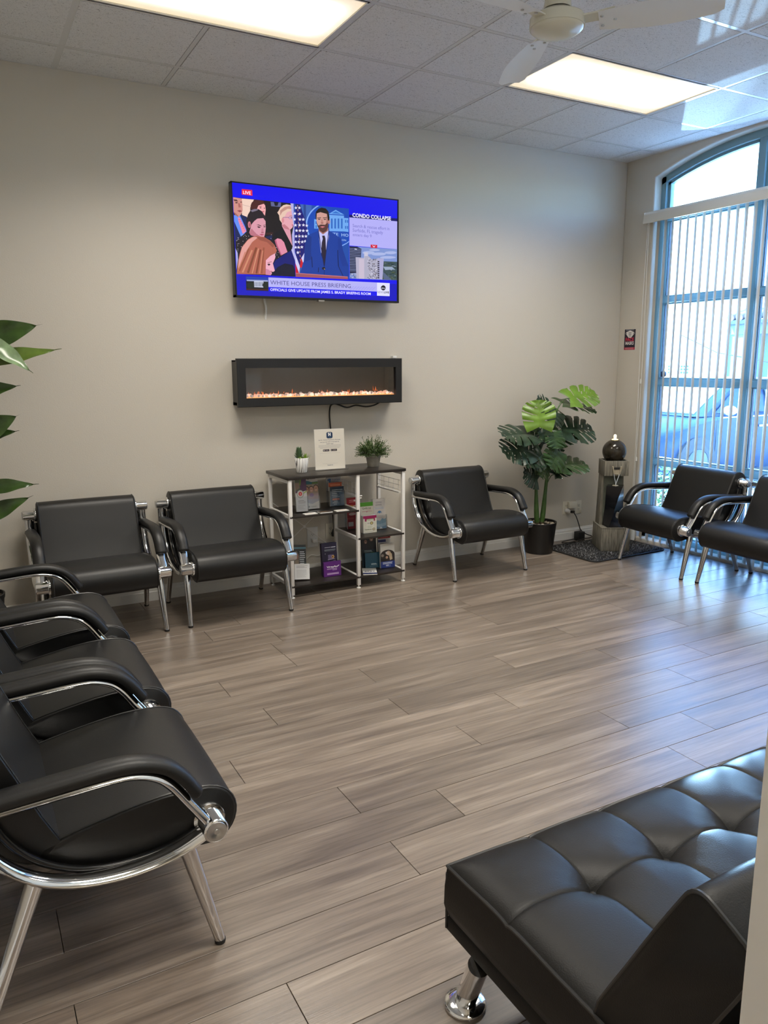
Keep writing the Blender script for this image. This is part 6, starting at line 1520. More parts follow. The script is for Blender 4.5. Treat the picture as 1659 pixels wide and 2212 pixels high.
b = leaflet((1.828, -0.338, z2 + 0.0005), 0.106, 0.124, 0.030, -1, 2, 'white and magenta leaflet box in front of the green-topped card', d_green_box, 'leaflet box', 'leaflet_box')
holder((1.950, -0.272, z2 + 0.002), 0.112, 0.10, 0.034, -2, 7, 'clear holder around the mountain leaflet', 0.12)
leaflet((1.950, -0.267, z2 + 0.003), 0.098, 0.218, 0.02, -2, 7, 'pale leaflet with blue mountains on the right shelf board', d_mountain)
leaflet((1.290, -0.318, z3 + 0.003), 0.092, 0.235, 0.004, -12, 16, 'dark leaflet with a figure, standing behind the white letter card at lower left', d_dark, roll=3)
leaflet((1.292, -0.352, z3 + 0.0025), 0.104, 0.106, 0.026, -12, 14, 'white box of printed cards at the left of the bottom board', d_letter, 'leaflet box', 'leaflet_box', roll=3)
leaflet((1.521, -0.322, z3 + 0.0005), 0.114, 0.226, 0.030, -2, 7, 'dark navy leaflets with small figures, standing in the purple holder', d_navy, edge=mat('navy_card', (0.02, 0.014, 0.05), 0.5))
leaflet((1.523, -0.350, z3 + 0.0005), 0.130, 0.104, 0.020, -2, 3, 'purple card holder with a white word on the bottom board', d_purple, 'leaflet holder', 'card_holder', edge=mat('purple_card', (0.07, 0.012, 0.13), 0.5))
leaflet((1.860, -0.272, z3 + 0.0005), 0.112, 0.240, 0.012, -10, 9, 'dark leaflet with a laughing couple, in the teal holder', d_couple, edge=mat('teal_card', (0.008, 0.03, 0.045), 0.5))
leaflet((1.867, -0.300, z3 + 0.0005), 0.112, 0.112, 0.020, -10, 6, 'plain teal card holder on the bottom board, right bay', d_tealbox, 'leaflet holder', 'card_holder', edge=mat('teal_card', (0.008, 0.03, 0.045), 0.5))
leaflet((1.976, -0.290, z3 + 0.0045), 0.100, 0.222, 0.020, -4, 5, 'white leaflet with a red top band, behind the blue one', d_redtop)
leaflet((1.968, -0.345, z3 + 0.0005), 0.112, 0.178, 0.022, -4, 4, 'blue leaflet holder with a photo of a fair-haired woman, at the right end', d_blue, 'leaflet holder', 'card_holder')
flatcard(1.768, -0.448, z3, 0.10, 0.16, -24, 'white leaflet lying flat at the front of the bottom board', d_clock, 0.006)

# ------------------------------------------------------------------ things on top of the shelf
zt = 0.822
sg = thing('counter_sign', 'white sign in a clear stand on top of the leaflet shelf', 'sign', (1.575, -0.235, zt)); sg.rotation_euler = (R(-3), 0, R(-1))
MB().box(-0.113, 0.113, 0, 0.004, 0.004, 0.282).build('sign_card', M['paper'], sg)
MB().box(-0.122, 0.122, -0.035, 0.04, 0.0, 0.004).build('stand_base', M['acrylic'], sg)
F = Flat(0.00012); F.rect(-0.112, 0.005, 0.112, 0.281, c8(216, 210, 198)); nb = c8(24, 52, 88)
pts = []
for cx, cz, a0 in ((0.012, 0.250, 0), (-0.012, 0.250, 90), (-0.012, 0.228, 180), (0.012, 0.228, 270)):
    for k in range(5): pts.append((0.001 + cx + 0.011 * math.cos(R(a0 + k * 22.5)), cz + 0.011 * math.sin(R(a0 + k * 22.5))))
F.poly(pts, nb); F.text('H', -0.008, 0.235, 0.010, 0.020, c8(236, 236, 236), 0.06); F.poly([(-0.012, 0.257), (-0.004, 0.250), (-0.004, 0.246), (-0.010, 0.251)], c8(236, 236, 236)); F.line((-0.002, 0.226), (0.012, 0.223), 0.0015, c8(70, 130, 150))
tx = c8(70, 76, 100)
F.text('At Dr. Anious Psychiatric Services,', -0.083, 0.2045, 0.083, 0.0058, tx, 0.02); F.text('now you can reach us through the', -0.072, 0.1905, 0.072, 0.0056, tx, 0.02); F.text('healow app!', -0.026, 0.1775, 0.028, 0.0056, tx, 0.02)
for z, a, b in ((0.168, -0.084, 0.084), (0.159, -0.084, 0.084), (0.150, -0.074, 0.074)): F.rect(a, z, b, z + 0.0028, c8(166, 162, 158))
for x in (-0.052, 0.006): F.rect(x, 0.128, x + 0.048, 0.142, c8(34, 24, 32)); F.rect(x + 0.016, 0.133, x + 0.042, 0.137, c8(150, 144, 148))
F.ell(-0.044, 0.135, 0.0035, 0.004, c8(230, 228, 226)); F.poly([(0.010, 0.131), (0.010, 0.139), (0.017, 0.135)], c8(170, 176, 180))
F.rect(-0.080, 0.1155, 0.080, 0.1165, c8(170, 166, 160)); F.rect(-0.058, 0.0425, 0.058, 0.0435, c8(170, 166, 160)); F.text('healow', -0.022, 0.0285, 0.020, 0.0085, c8(80, 88, 110), 0.01)
F.build('sign_print', M['print'], sg).location = (0, -0.0003, 0)

def blade(mb, base, direction, L_, w, lift=0.0, n=4):
    d = Vector(direction).normalized(); side = d.cross(Vector((0, 0, 1)))
    side = side.normalized() if side.length > 0.05 else Vector((1, 0, 0)); nn = side.cross(d)
    rings = []
    for i in range(n + 1):
        t = i / n; ww = w * (0.55 + 0.9 * t - 1.4 * t * t) if t < 1 else 0.0004
        p = Vector(base) + d * L_ * t + Vector((0, 0, lift * t * t))
        rings.append([p - side * ww, p + nn * ww * 0.35, p + side * ww, p - nn * ww * 0.45])
    mb.loft(rings)
t = thing('succulent_plant', 'small succulents in a white marbled cup on the leaflet shelf', 'plant', (1.352, -0.250, zt))
MB().lathe([(0.001, 0), (0.034, 0), (0.036, 0.003), (0.049, 0.098), (0.0475, 0.100), (0.044, 0.099), (0.043, 0.085), (0.001, 0.083)], 32).build('pot', M['marble'], t)
MB().lathe([(0.001, 0.083), (0.043, 0.083), (0.043, 0.087), (0.001, 0.089)], 20).build('soil', M['soil'], t)
rr = random.Random(11); mb = MB()
for k in range(90):
    z = 0.086 + 0.062 * (k / 90); a = k * 2.4; q = 1 - (k / 90) * 0.30
    blade(mb, (-0.018 + 0.005 * math.cos(a), 0.005 * math.sin(a), z), (math.cos(a), math.sin(a), 0.95 + k / 50), 0.045 * q, 0.0068)
mb.build('spiky_succulent', M['succulent'], t)
mb = MB()
for k in range(70):
    a = rr.uniform(0, 6.28); e = rr.uniform(0.3, 2.2); b = (rr.uniform(-.034, .036), rr.uniform(-.036, .01), 0.087)
    if b[0] > 0.015: e += 1.0
    blade(mb, b, (math.cos(a) + (0.5 if b[0] > .01 else 0), math.sin(a) - .3, e), rr.uniform(.02, .036) * (1.35 if b[0] > .015 else 1), 0.0036)
mb.build('rosette_succulent', M['succulent2'], t)

t = thing('bushy_plant', 'round bushy green plant in a grey cement pot on the leaflet shelf', 'plant', (1.912, -0.235, zt))
MB().lathe([(0.001, 0), (0.040, 0), (0.042, 0.003), (0.052, 0.066), (0.0575, 0.068), (0.060, 0.095), (0.058, 0.098), (0.053, 0.097), (0.051, 0.085), (0.001, 0.085)], 32).build('pot', M['grey_pot'], t)
mb = MB(); tw = MB()
for k in range(330):
    a = rr.uniform(0, 6.28); ph = math.asin(rr.uniform(-0.16, 1.0)); L_ = rr.uniform(0.070, 0.122) * (1.0 if ph < 1.0 else 1.12)
    d = Vector((math.cos(a) * math.cos(ph), math.sin(a) * math.cos(ph), math.sin(ph))); b = Vector((0.02 * math.cos(a), 0.02 * math.sin(a), 0.092))
    e = b + d * L_
    if k % 2 == 0: tw.tube([b, e], 0.0009, 4)
    for m_ in range(7):
        p = b.lerp(e, 0.38 + 0.1 * m_)
        blade(mb, p, d * 0.6 + Vector((rr.uniform(-1, 1), rr.uniform(-1, 1), rr.uniform(-.5, 1))), rr.uniform(.010, .016), 0.0042, n=2)
o = mb.build('foliage', M['boxwood'], t); o['kind'] = 'stuff'
tw.build('twigs', M['stem'], t)['kind'] = 'stuff'

# ------------------------------------------------------------------ plants
def leaf_frame(base, tip, face):
    y = (Vector(tip) - Vector(base)); L_ = y.length; y.normalize()
    f = Vector(face).normalized(); x = y.cross(f)
    x = x.normalized() if x.length > 0.05 else y.orthogonal().normalized()
    z = x.cross(y)
    return Matrix(((x.x, y.x, z.x, base[0]), (x.y, y.y, z.y, base[1]), (x.z, y.z, z.z, base[2]), (0, 0, 0, 1))), L_
def monstera_leaf(mb, base, tip, face, wf=0.46, droop=0.10, fold=0.25, seed=0, slits=4):
    """split leaf: lobes between slits that run from the rim towards the midrib, plus holes beside it"""
    mtx, L_ = leaf_frame(base, tip, face); r = random.Random(seed)
    N = 64
    def wid(t): return wf * L_ * (math.sin(math.pi * min(1, (t * 0.80 + 0.20)) ** 0.92) ** 0.80) if t < 0.999 else 0.0
    o = len(mb.v); K = (0.0, 0.12, 0.34, 0.62, 0.86, 1.0)
    cut = {}
    for s in (-1, 1):
        for q in range(slits):
            c = 0.22 + 0.62 * (q + r.uniform(-.2, .2)) / (slits - 0.6); depth = r.choice((1, 2, 2, 2)) if q < slits - 1 else 3
            cut[(s, q)] = (c, 0.0085 + 0.004 * r.random(), depth)
    for s in (-1, 1):
        for i in range(N + 1):
            t = i / N
            for k in K:
                # veins sweep forward: outer points lie further towards the tip; the heart lobes reach behind the stalk
                w = wid(t) * k; y = t * L_ + (k ** 1.25 * 0.27 * math.sin(math.pi * t) - k * 0.20 * (1 - t) ** 3) * L_
                z = fold * w - droop * L_ * ((y / L_) ** 2) - 0.22 * w * w / (wf * L_) + 0.006 * math.sin(9 * t * math.pi) * k
                mb.v.append(tuple(mtx @ Vector((s * w, y, z))))
    n = len(K)
    for si, s in enumerate((-1, 1)):
        b = o + si * (N + 1) * n
        for i in range(N):
            tm = (i + 0.5) / N
            for k in range(n - 1):
                skip = False
                for q in range(slits):
                    c, hw, d = cut[(s, q)]
                    if abs(tm - c) < hw * (0.7 + 0.35 * k) and k >= d: skip = True
                    if q in (1, 2, 3) and k == 1 and abs(tm - c - 0.07) < 0.012 and d > 1: skip = True
                if skip: continue
                mb.f.append((b + i * n + k, b + i * n + k + 1, b + (i + 1) * n + k + 1, b + (i + 1) * n + k)); mb.sm.append(True)
    return mb
def broad_leaf(mb, base, tip, face, w, droop=0.06, fold=0.3, wave=0.004, drip=0.14):
    mtx, L_ = leaf_frame(base, tip, face); N = 26; o = len(mb.v); K = (-1, -0.55, 0, 0.55, 1)
    for i in range(N + 1):
        t = i / N
        ww = w * (math.sin(math.pi * min(1, t / (1 - drip * 0.6)) ** 0.75) ** 0.8 if t < 1 - drip * 0.6 else 0) + 0.003 * (1 - t)
        for k in K:
            x = k * ww
            mb.v.append(tuple(mtx @ Vector((x, t * L_, fold * abs(x) - droop * L_ * t * t + wave * math.sin(t * 17 + k * 2) * abs(k)))))
    for i in range(N):
        for k in range(4): mb.f.append((o + i * 5 + k, o + i * 5 + k + 1, o + (i + 1) * 5 + k + 1, o + (i + 1) * 5 + k)); mb.sm.append(True)
    return mb

t = thing('potted_monstera', 'split leaved monstera in a black pot between armchair and stone fountain', 'plant', (3.462, -0.240, 0))
off = Vector((3.462, -0.240, 0))
MB().lathe([(0.001, 0), (0.108, 0), (0.112, 0.004), (0.137, 0.236), (0.139, 0.238), (0.141, 0.258), (0.139, 0.260), (0.131, 0.258), (0.128, 0.225), (0.001, 0.225)], 40).build('pot', M['pot_black'], t)
MB().lathe([(0.001, 0.225), (0.128, 0.225), (0.128, 0.232), (0.001, 0.236)], 24).build('soil', M['soil'], t)
pm_ = MB().ball((0, 0, 0), 1, 10, 6, (1, 0.8, 0.55)).mesh('pebble'); pm_.materials.append(M['pebble'])
rp = random.Random(5)
for k in range(46):
    a, q = rp.uniform(0, 6.28), 0.118 * math.sqrt(rp.random()); o = link('pebble', pm_, t); s = rp.uniform(.011, .019)
    o.location = (q * math.cos(a), q * math.sin(a), 0.238); o.scale = (s, s, s); o.rotation_euler = (rp.uniform(-.3, .3), rp.uniform(-.3, .3), rp.uniform(0, 3))
stems = [[(3.430, -0.25, 0.23), (3.412, -0.255, 0.36), (3.395, -0.26, 0.60), (3.372, -0.27, 0.84), (3.362, -0.275, 1.0)],
         [(3.470, -0.255, 0.23), (3.484, -0.258, 0.36), (3.500, -0.265, 0.60), (3.528, -0.27, 0.86), (3.560, -0.275, 1.10), (3.58, -0.27, 1.18)]]
for sp_ in stems:
    P = smooth_path(sp_, 5)
    MB().tube([p - off for p in P], [0.0165 + 0.006 * math.sin(min(1, i / 8) * 3.1) - 0.008 * i / len(P) for i in range(len(P))], 10).build('stem', M['stem'], t)
    MB().tube([p - off for p in P[:6]], [0.0195, 0.019, 0.0195, 0.0185, 0.019, 0.017], 10).build('trunk', M['bark'], t)
CAM = Vector((-0.657, -5.07, 1.544))
# base, tip, face direction, width factor, material, stem attach z, seed
ml = [((3.690, -0.29, 1.262), (3.945, -0.33, 1.312), (-0.1, -0.62, 0.8), 0.46, 'leaf_light', 1.17, 1, 1),
      ((3.655, -0.25, 1.222), (3.950, -0.30, 1.195), (0.0, -0.35, 1.0), 0.42, 'leaf_mid', 1.17, 2, 1),
      ((3.325, -0.36, 1.050), (3.338, -0.33, 1.262), (-0.50, -0.85, 0.25), 0.56, 'leaf_light', 0.98, 3, 0),
      ((3.635, -0.27, 1.012), (3.930, -0.33, 1.020), (0.1, -0.75, 0.9), 0.50, 'leaf_dark', 0.90, 4, 1),
      ((3.290, -0.30, 0.990), (3.000, -0.33, 1.015), (-0.1, -0.55, 1.0), 0.46, 'leaf_dark', 0.90, 5, 0),
      ((3.265, -0.31, 0.865), (3.000, -0.34, 0.885), (-0.1, -0.75, 0.9), 0.50, 'leaf_dark', 0.80, 6, 0),
      ((3.340, -0.33, 0.775), (3.110, -0.38, 0.805), (0.0, -0.4, 1.0), 0.42, 'leaf_dark', 0.70, 7, 0),
      ((3.340, -0.34, 0.625), (3.186, -0.37, 0.705), (-0.5, -0.9, 0.6), 0.50, 'leaf_dark', 0.56, 8, 0),
      ((3.565, -0.29, 0.715), (3.855, -0.34, 0.745), (0.1, -0.45, 1.0), 0.44, 'leaf_mid', 0.62, 9, 1),
      ((3.560, -0.25, 0.790), (3.660, -0.27, 0.880), (0.4, -0.8, 0.3), 0.50, 'leaf_dark', 0.70, 10, 1),
      ((3.575, -0.26, 0.905), (3.775, -0.28, 0.990), (0.3, -0.5, 0.9), 0.40, 'leaf_mid', 0.80, 11, 1),
      ((3.525, -0.33, 0.655), (3.665, -0.36, 0.700), (0.1, -0.5, 1.0), 0.44, 'leaf_dark', 0.55, 12, 1),
      ((3.475, -0.36, 1.000), (3.462, -0.43, 0.880), (0.0, -1.0, 0.35), 0.66, 'leaf_mid', 0.90, 13, 0),
      ((3.520, -0.37, 0.850), (3.405, -0.43, 0.730), (0.1, -1.0, 0.3), 0.62, 'leaf_mid', 0.78, 14, 1),
      ((3.560, -0.24, 1.135), (3.400, -0.25, 1.265), (0.2, -0.9, 0.5), 0.46, 'leaf_dark', 1.05, 15, 1),
      ((3.560, -0.30, 1.150), (3.475, -0.34, 1.060), (-0.2, -1.0, 0.3), 0.60, 'leaf_dark', 1.05, 16, 1),
      ((3.375, -0.30, 0.985), (3.535, -0.33, 1.045), (0.0, -0.7, 0.8), 0.42, 'leaf_mid', 0.94, 17, 0),
      ((3.340, -0.28, 0.945), (3.205, -0.27, 0.930), (-0.2, -0.9, 0.4), 0.60, 'leaf_dark', 0.84, 18, 0),
      ((3.365, -0.36, 0.830), (3.225, -0.40, 0.760), (-0.2, -1.0, 0.5), 0.55, 'leaf_dark', 0.72, 19, 0),
      ((3.410, -0.35, 0.740), (3.340, -0.38, 0.655), (0.0, -1.0, 0.2), 0.60, 'leaf_mid', 0.62, 20, 0),
      ((3.600, -0.22, 1.180), (3.760, -0.16, 1.130), (0.2, -0.5, 0.9), 0.40, 'leaf_mid', 1.10, 21, 1),
      ((3.440, -0.28, 0.900), (3.370, -0.30, 1.010), (0.1, -1.0, 0.2), 0.60, 'leaf_dark', 0.80, 22, 0),
      ((3.470, -0.20, 0.760), (3.560, -0.10, 0.820), (0.1, -0.6, 0.9), 0.5, 'leaf_dark', 0.64, 23, 1)]
for b, tp, fc, wf, m_, az, sd, st_ in ml:
    b_ = Vector(b) - off; t_ = Vector(tp) - off
    lf = monstera_leaf(MB(), b_, t_, fc, wf * 1.12, 0.10, 0.18, sd, 4).build('leaf', M[m_], t)
    P = stems[st_]; a = Vector(P[0])
    for i in range(len(P) - 1):
        if P[i][2] <= az <= P[i + 1][2]: a = Vector(P[i]).lerp(Vector(P[i + 1]), (az - P[i][2]) / (P[i + 1][2] - P[i][2]))
    a = a - off; md = a.lerp(b_, 0.55) + Vector((0, 0, 0.03))
    MB().tube(smooth_path([a, md, b_], 4), 0.0034, 6).build('leaf_stalk', M['stem'], lf)

t = thing('broad_leaved_plant', 'tall broad leaved plant in the left corner, cut by the picture edge', 'plant', (-0.66, -0.36, 0))
off = Vector((-0.66, -0.36, 0))
MB().lathe([(0.001, 0), (0.10, 0), (0.104, 0.004), (0.128, 0.26), (0.132, 0.262), (0.134, 0.285), (0.126, 0.287), (0.122, 0.26), (0.001, 0.26)], 36).build('pot', M['pot_black'], t)
MB().lathe([(0.001, 0.26), (0.122, 0.26), (0.122, 0.268), (0.001, 0.272)], 24).build('soil', M['soil'], t)
MB().tube(smooth_path([(0, 0, 0.26), (0.01, 0.005, 0.6), (-0.01, 0.0, 1.0), (0.0, 0.01, 1.35), (0.01, 0.0, 1.62)], 4), 0.011, 8).build('stem', M['stem'], t)
bl_ = [((-0.600, -0.40, 1.660), (-0.225, -0.47, 1.770), (0.15, -1.0, 0.22), 0.072, 'broad_leaf', 0.10),
       ((-0.610, -0.40, 1.545), (-0.135, -0.47, 1.640), (0.1, -0.8, 0.6), 0.052, 'broad_leaf_light', 0.02),
       ((-0.520, -0.45, 1.690), (-0.285, -0.52, 1.520), (0.35, -0.9, 0.35), 0.050, 'broad_leaf_pale', 0.10),
       ((-0.640, -0.40, 1.390), (-0.355, -0.47, 1.445), (0.1, -0.9, 0.5), 0.050, 'broad_leaf', 0.03),
       ((-0.630, -0.42, 1.160), (-0.372, -0.48, 1.288), (0.0, -1.0, 0.25), 0.065, 'broad_leaf', 0.02),
       ((-0.640, -0.38, 1.150), (-0.385, -0.46, 1.205), (0.1, -0.9, 0.5), 0.042, 'broad_leaf', 0.06),
       ((-0.650, -0.40, 0.880), (-0.312, -0.46, 0.915), (0.0, -0.8, 0.6), 0.046, 'broad_leaf', 0.09),
       ((-0.650, -0.40, 0.700), (-0.350, -0.47, 0.845), (0.0, -0.9, 0.5), 0.050, 'broad_leaf', 0.07),
       ((-0.67, -0.38, 1.50), (-0.80, -0.66, 1.62), (0.2, 0.1, 1), 0.050, 'broad_leaf', 0.15), ((-0.66, -0.35, 1.30), (-0.78, -0.10, 1.48), (0, 0.2, 1), 0.05, 'broad_leaf', 0.15),
       ((-0.66, -0.36, 1.05), (-0.70, -0.70, 1.12), (0.1, -0.3, 1), 0.05, 'broad_leaf', 0.15), ((-0.66, -0.36, 1.60), (-0.62, -0.16, 1.86), (0.1, -0.9, 0.4), 0.05, 'broad_leaf_light', 0.12),
       ((-0.66, -0.38, 0.95), (-0.80, -0.10, 1.02), (0.1, 0.2, 1), 0.05, 'broad_leaf', 0.15), ((-0.66, -0.37, 0.62), (-0.74, -0.62, 0.80), (0.1, -0.3, 1), 0.05, 'broad_leaf', 0.15)]
for b, tp, fc, w_, m_, dr in bl_:
    b_ = Vector(b) - off; t_ = Vector(tp) - off
    lf = broad_leaf(MB(), b_, t_, fc, w_, dr).build('leaf', M[m_], t)
    MB().tube(smooth_path([(0, 0, b_.z - 0.14), (b_.x * 0.5, b_.y * 0.5, b_.z - 0.04), b_], 4), 0.004, 6).build('leaf_stalk', M['stem'], lf)

# ------------------------------------------------------------------ fountain on its rug
def rugpoly(x0, x1, y0, y1, r, n=6):
    pts = []
    for cx, cy, a0 in ((x1 - r, y1 - r, 0), (x0 + r, y1 - r, 90), (x0 + r, y0 + r, 180), (x1 - r, y0 + r, 270)):
        for k in range(n + 1): pts.append((cx + r * math.cos(R(a0 + 90 * k / n)), cy + r * math.sin(R(a0 + 90 * k / n))))
    return pts
rug = thing('shaggy_rug', 'dark grey shaggy mat under the stone fountain', 'rug', (4.012, -0.448, 0)); rug.rotation_euler = (0, 0, R(1.0))
rp_ = rugpoly(-0.422, 0.405, -0.292, 0.295, 0.06)
MB().prism(rp_, lambda u, v, q: (u, v, q), 0.0, 0.008).build('backing', M['rug'], rug)
eb = MB(); eb.tube([(x, y, 0.006) for x, y in rp_ + rp_[:1]], 0.006, 6); eb.build('bound_edge', M['rubber'], rug)
rr = random.Random(8)
for nm, cc, cnt in (('pile', (0.012, 0.012, 0.014), 5200), ('grey_pile', (0.26, 0.26, 0.27), 2900)):
    mb = MB()
    for k in range(cnt):
        x, y = rr.uniform(-0.412, 0.395), rr.uniform(-0.282, 0.285)
        fx_, fy_ = x - 0.054, y - 0.002
        if abs(fx_ * 0.866 - fy_ * 0.5) < 0.14 and abs(fx_ * 0.5 + fy_ * 0.866) < 0.168: continue
        a = rr.uniform(0, 6.28); l = rr.uniform(.008, .018); w_ = 0.0016
        dx, dy = math.cos(a), math.sin(a)
        mb.f.append((len(mb.v), len(mb.v) + 1, len(mb.v) + 2)); mb.sm.append(False)
        mb.v += [(x - dy * w_, y + dx * w_, 0.007), (x + dy * w_, y - dx * w_, 0.007), (x + dx * l, y + dy * l, 0.007 + rr.uniform(.006, .014))]
    mb.build(nm, mat(nm, cc, 0.9), rug)['kind'] = 'stuff'

ft = thing('stone_fountain', 'grey stone fountain topped by a dark ball, in the window corner', 'fountain', (4.066, -0.446, 0.010), R(-30))
MB().loft([[(-.119, -.148, 0), (.119, -.148, 0), (.119, .148, 0), (-.119, .148, 0)], [(-.117, -.146, 0.192), (.117, -.146, 0.192), (.117, .146, 0.192), (-.117, .146, 0.192)]], smooth=False).box(-0.119, 0.119, -0.148, -0.132, 0.19, 0.197).box(-0.119, -0.104, -0.132, 0.148, 0.19, 0.197).box(0.104, 0.119, -0.132, 0.148, 0.19, 0.197).build('base', M['stone'], ft, bevel=0.003)
MB().loft([[(-.103, 0.005, .19), (.100, 0.005, .19), (.100, .135, .19), (-.103, .135, .19)], [(-.094, 0.005, .63), (.082, 0.005, .63), (.082, .120, .63), (-.094, .120, .63)]], smooth=False).build('column', M['stone'], ft, bevel=0.003)
MB().box(-0.080, 0.070, 0.001, 0.008, 0.21, 0.62).build('column_face', mat('green_grey_resin', (0.12, 0.13, 0.10), 0.7, vary=0.35, vscale=10), ft)
tb = MB()
tb.box(-.099, .099, -.075, -.061, .618, .742).box(-.099, .099, .108, .122, .618, .742).box(-.099, -.085, -.061, .108, .618, .742).box(.085, .099, -.061, .108, .618, .742).box(-.085, .085, -.061, .108, .618, .66)
tb.build('basin', M['stone'], ft, bevel=0.002)
MB().box(-.085, .085, -.061, .108, .70, .712).build('basin_water', M['slate'], ft)
sp_ = MB().box(-.026, .026, -.079, -.072, .630, .690).build('spout', M['stone_pale'], ft)
MB().box(-.024, .024, -.081, -.076, .672, .690).build('spout_slot', M['rubber'], sp_)
ck = MB()
for s in (-1, 1): ck.loft([[(s * .040, -.074, .700), (s * .030, -.074, .700), (s * .030, -.092, .696), (s * .040, -.092, .696)], [(s * .028, -.074, .634), (s * .021, -.074, .634), (s * .021, -.092, .634), (s * .028, -.092, .634)]], smooth=False)
ck.build('spout_cheeks', M['stone_pale'], sp_)
MB().ball((0.0, 0.022, 0.812), 0.098, 32, 20).build('sphere', M['sphere'], ft)
MB().lathe([(0.001, 0.905), (0.024, 0.905), (0.026, 0.909), (0.024, 0.913), (0.001, 0.914)], 20, (0, 0.022, 0)).build('lit_lens', M['glow'], ft)
MB().lathe([(0.001, 0.912), (0.011, 0.913), (0.013, 0.928), (0.014, 0.940), (0.010, 0.949), (0.004, 0.953), (0.001, 0.953)], 12, (0, 0.022, 0)).build('bubbling_water', mat('lit_bubbling_water', (0.8, 0.75, 0.7), 0.15, emit=((1.0, 0.80, 0.58), 0.7)), ft)
rings = []
for i in range(19):
    f = i / 18; a = R(8 + 62 * f); hw_ = 0.064 - 0.012 * math.sin(math.pi * f) ; z = 0.192 + 0.345 * f; cx = -0.006 + 0.006 * f
    sq = [(-1, -1), (0, -1), (1, -1), (1, 0), (1, 1), (0, 1), (-1, 1), (-1, 0)]
    rings.append([(cx + (u * math.cos(a) - v * math.sin(a)) * hw_, -0.058 + (u * math.sin(a) + v * math.cos(a)) * hw_, z) for u, v in sq])
MB().loft(rings).build('twisted_pillar', M['slate'], ft, angle=35)
MB().lathe([(0.001, 0), (0.026, 0), (0.022, 0.003), (0.001, 0.003)], 16, (0.0, -0.058, 0.537)).build('wet_top', M['stone_pale'], ft)
wt = MB()
for s in (-1, 1): wt.tube(smooth_path([(s * 0.022, -0.080, 0.632), (s * 0.014, -0.076, 0.600), (s * 0.004 + 0.002, -0.066, 0.565), (0.002, -0.060, 0.541)]), [0.0035, 0.003, 0.003, 0.003, 0.0025, 0.003, 0.003, 0.0035, 0.003, 0.003, 0.003, 0.003, 0.004], 7)
wt.build('water_streams', mat('bright_water', (0.75, 0.8, 0.85), 0.08, spec=0.8), ft)

# ------------------------------------------------------------------ ceiling fan
fan = thing('ceiling_fan', 'white three blade ceiling fan hanging near the lit ceiling light', 'fan', (1.500, -2.545, 2.815))
MB().lathe([(0.001, -0.036), (0.040, -0.034), (0.074, -0.027), (0.094, -0.016), (0.100, -0.010), (0.101, -0.006)], 40).build('bottom_dome', M['fan_white'], fan)
MB().lathe([(0.098, -0.007), (0.1045, -0.007), (0.1045, 0.026), (0.101, 0.031), (0.090, 0.036), (0.060, 0.052), (0.001, 0.053)], 40).build('motor_housing', M['fan_white'], fan)
MB().lathe([(0.055, 0.050), (0.046, 0.062), (0.040, 0.063)], 24).build('dark_gap', M['rubber'], fan)
MB().lathe([(0.001, 0.060), (0.052, 0.060), (0.052, 0.072), (0.040, 0.150), (0.034, 0.22), (0.014, 0.225), (0.013, 0.345), (0.055, 0.355), (0.062, 0.399), (0.001, 0.399)], 28).build('downrod', M['fan_white'], fan)
for a in (71, 191, 311):
    q = Matrix.Rotation(R(a), 4, 'Z')
    ar = MB()
    ar.loft([[q @ Vector(p) for p in r_] for r_ in ([(0.08, -0.026, 0.014), (0.08, 0.026, 0.006), (0.08, 0.026, 0.012), (0.08, -0.026, 0.020)], [(0.150, -0.024, 0.018), (0.150, 0.024, 0.008), (0.150, 0.024, 0.014), (0.150, -0.024, 0.024)], [(0.215, -0.038, 0.020), (0.215, 0.038, 0.002), (0.215, 0.038, 0.008), (0.215, -0.038, 0.026)])], smooth=False)
    arm = ar.build('blade_arm', M['fan_white'], fan)
    rings = []
    for i in range(15):
        f = i / 14; x = 0.155 + 0.44 * f
        w0 = 0.050 + 0.030 * math.sin(min(1, f * 1.5) * math.pi / 2) - 0.040 * max(0, f - 0.45) ** 1.2 - (0.018 if f == 1 else 0)
        cy = 0.012 - 0.030 * f * f; pit = -R(15 - 5 * f)
        sec = []
        for u, dz in ((-1, 0), (-0.5, 0.006), (0, 0.009), (0.5, 0.006), (1, 0), (0.5, 0.0025), (0, 0.0055), (-0.5, 0.0025)):
            yy = u * w0; sec.append(q @ Vector((x, cy + yy * math.cos(pit), 0.003 + yy * math.sin(pit) + dz - 0.012 * f)))
        rings.append(sec)
    bd = MB().loft(rings).build('blade', M['blade_white'], fan, angle=60)
    for x, y in ((0.168, -0.022), (0.168, 0.030), (0.215, 0.004)): MB().lathe([(0.001, -0.004), (0.0065, -0.003), (0.0065, 0.0), (0.001, 0.001)], 10, mtx=q @ Matrix.Translation((x, y + 0.006, 0.001 - y * 0.26))).build('screw', M['brushed'], bd)

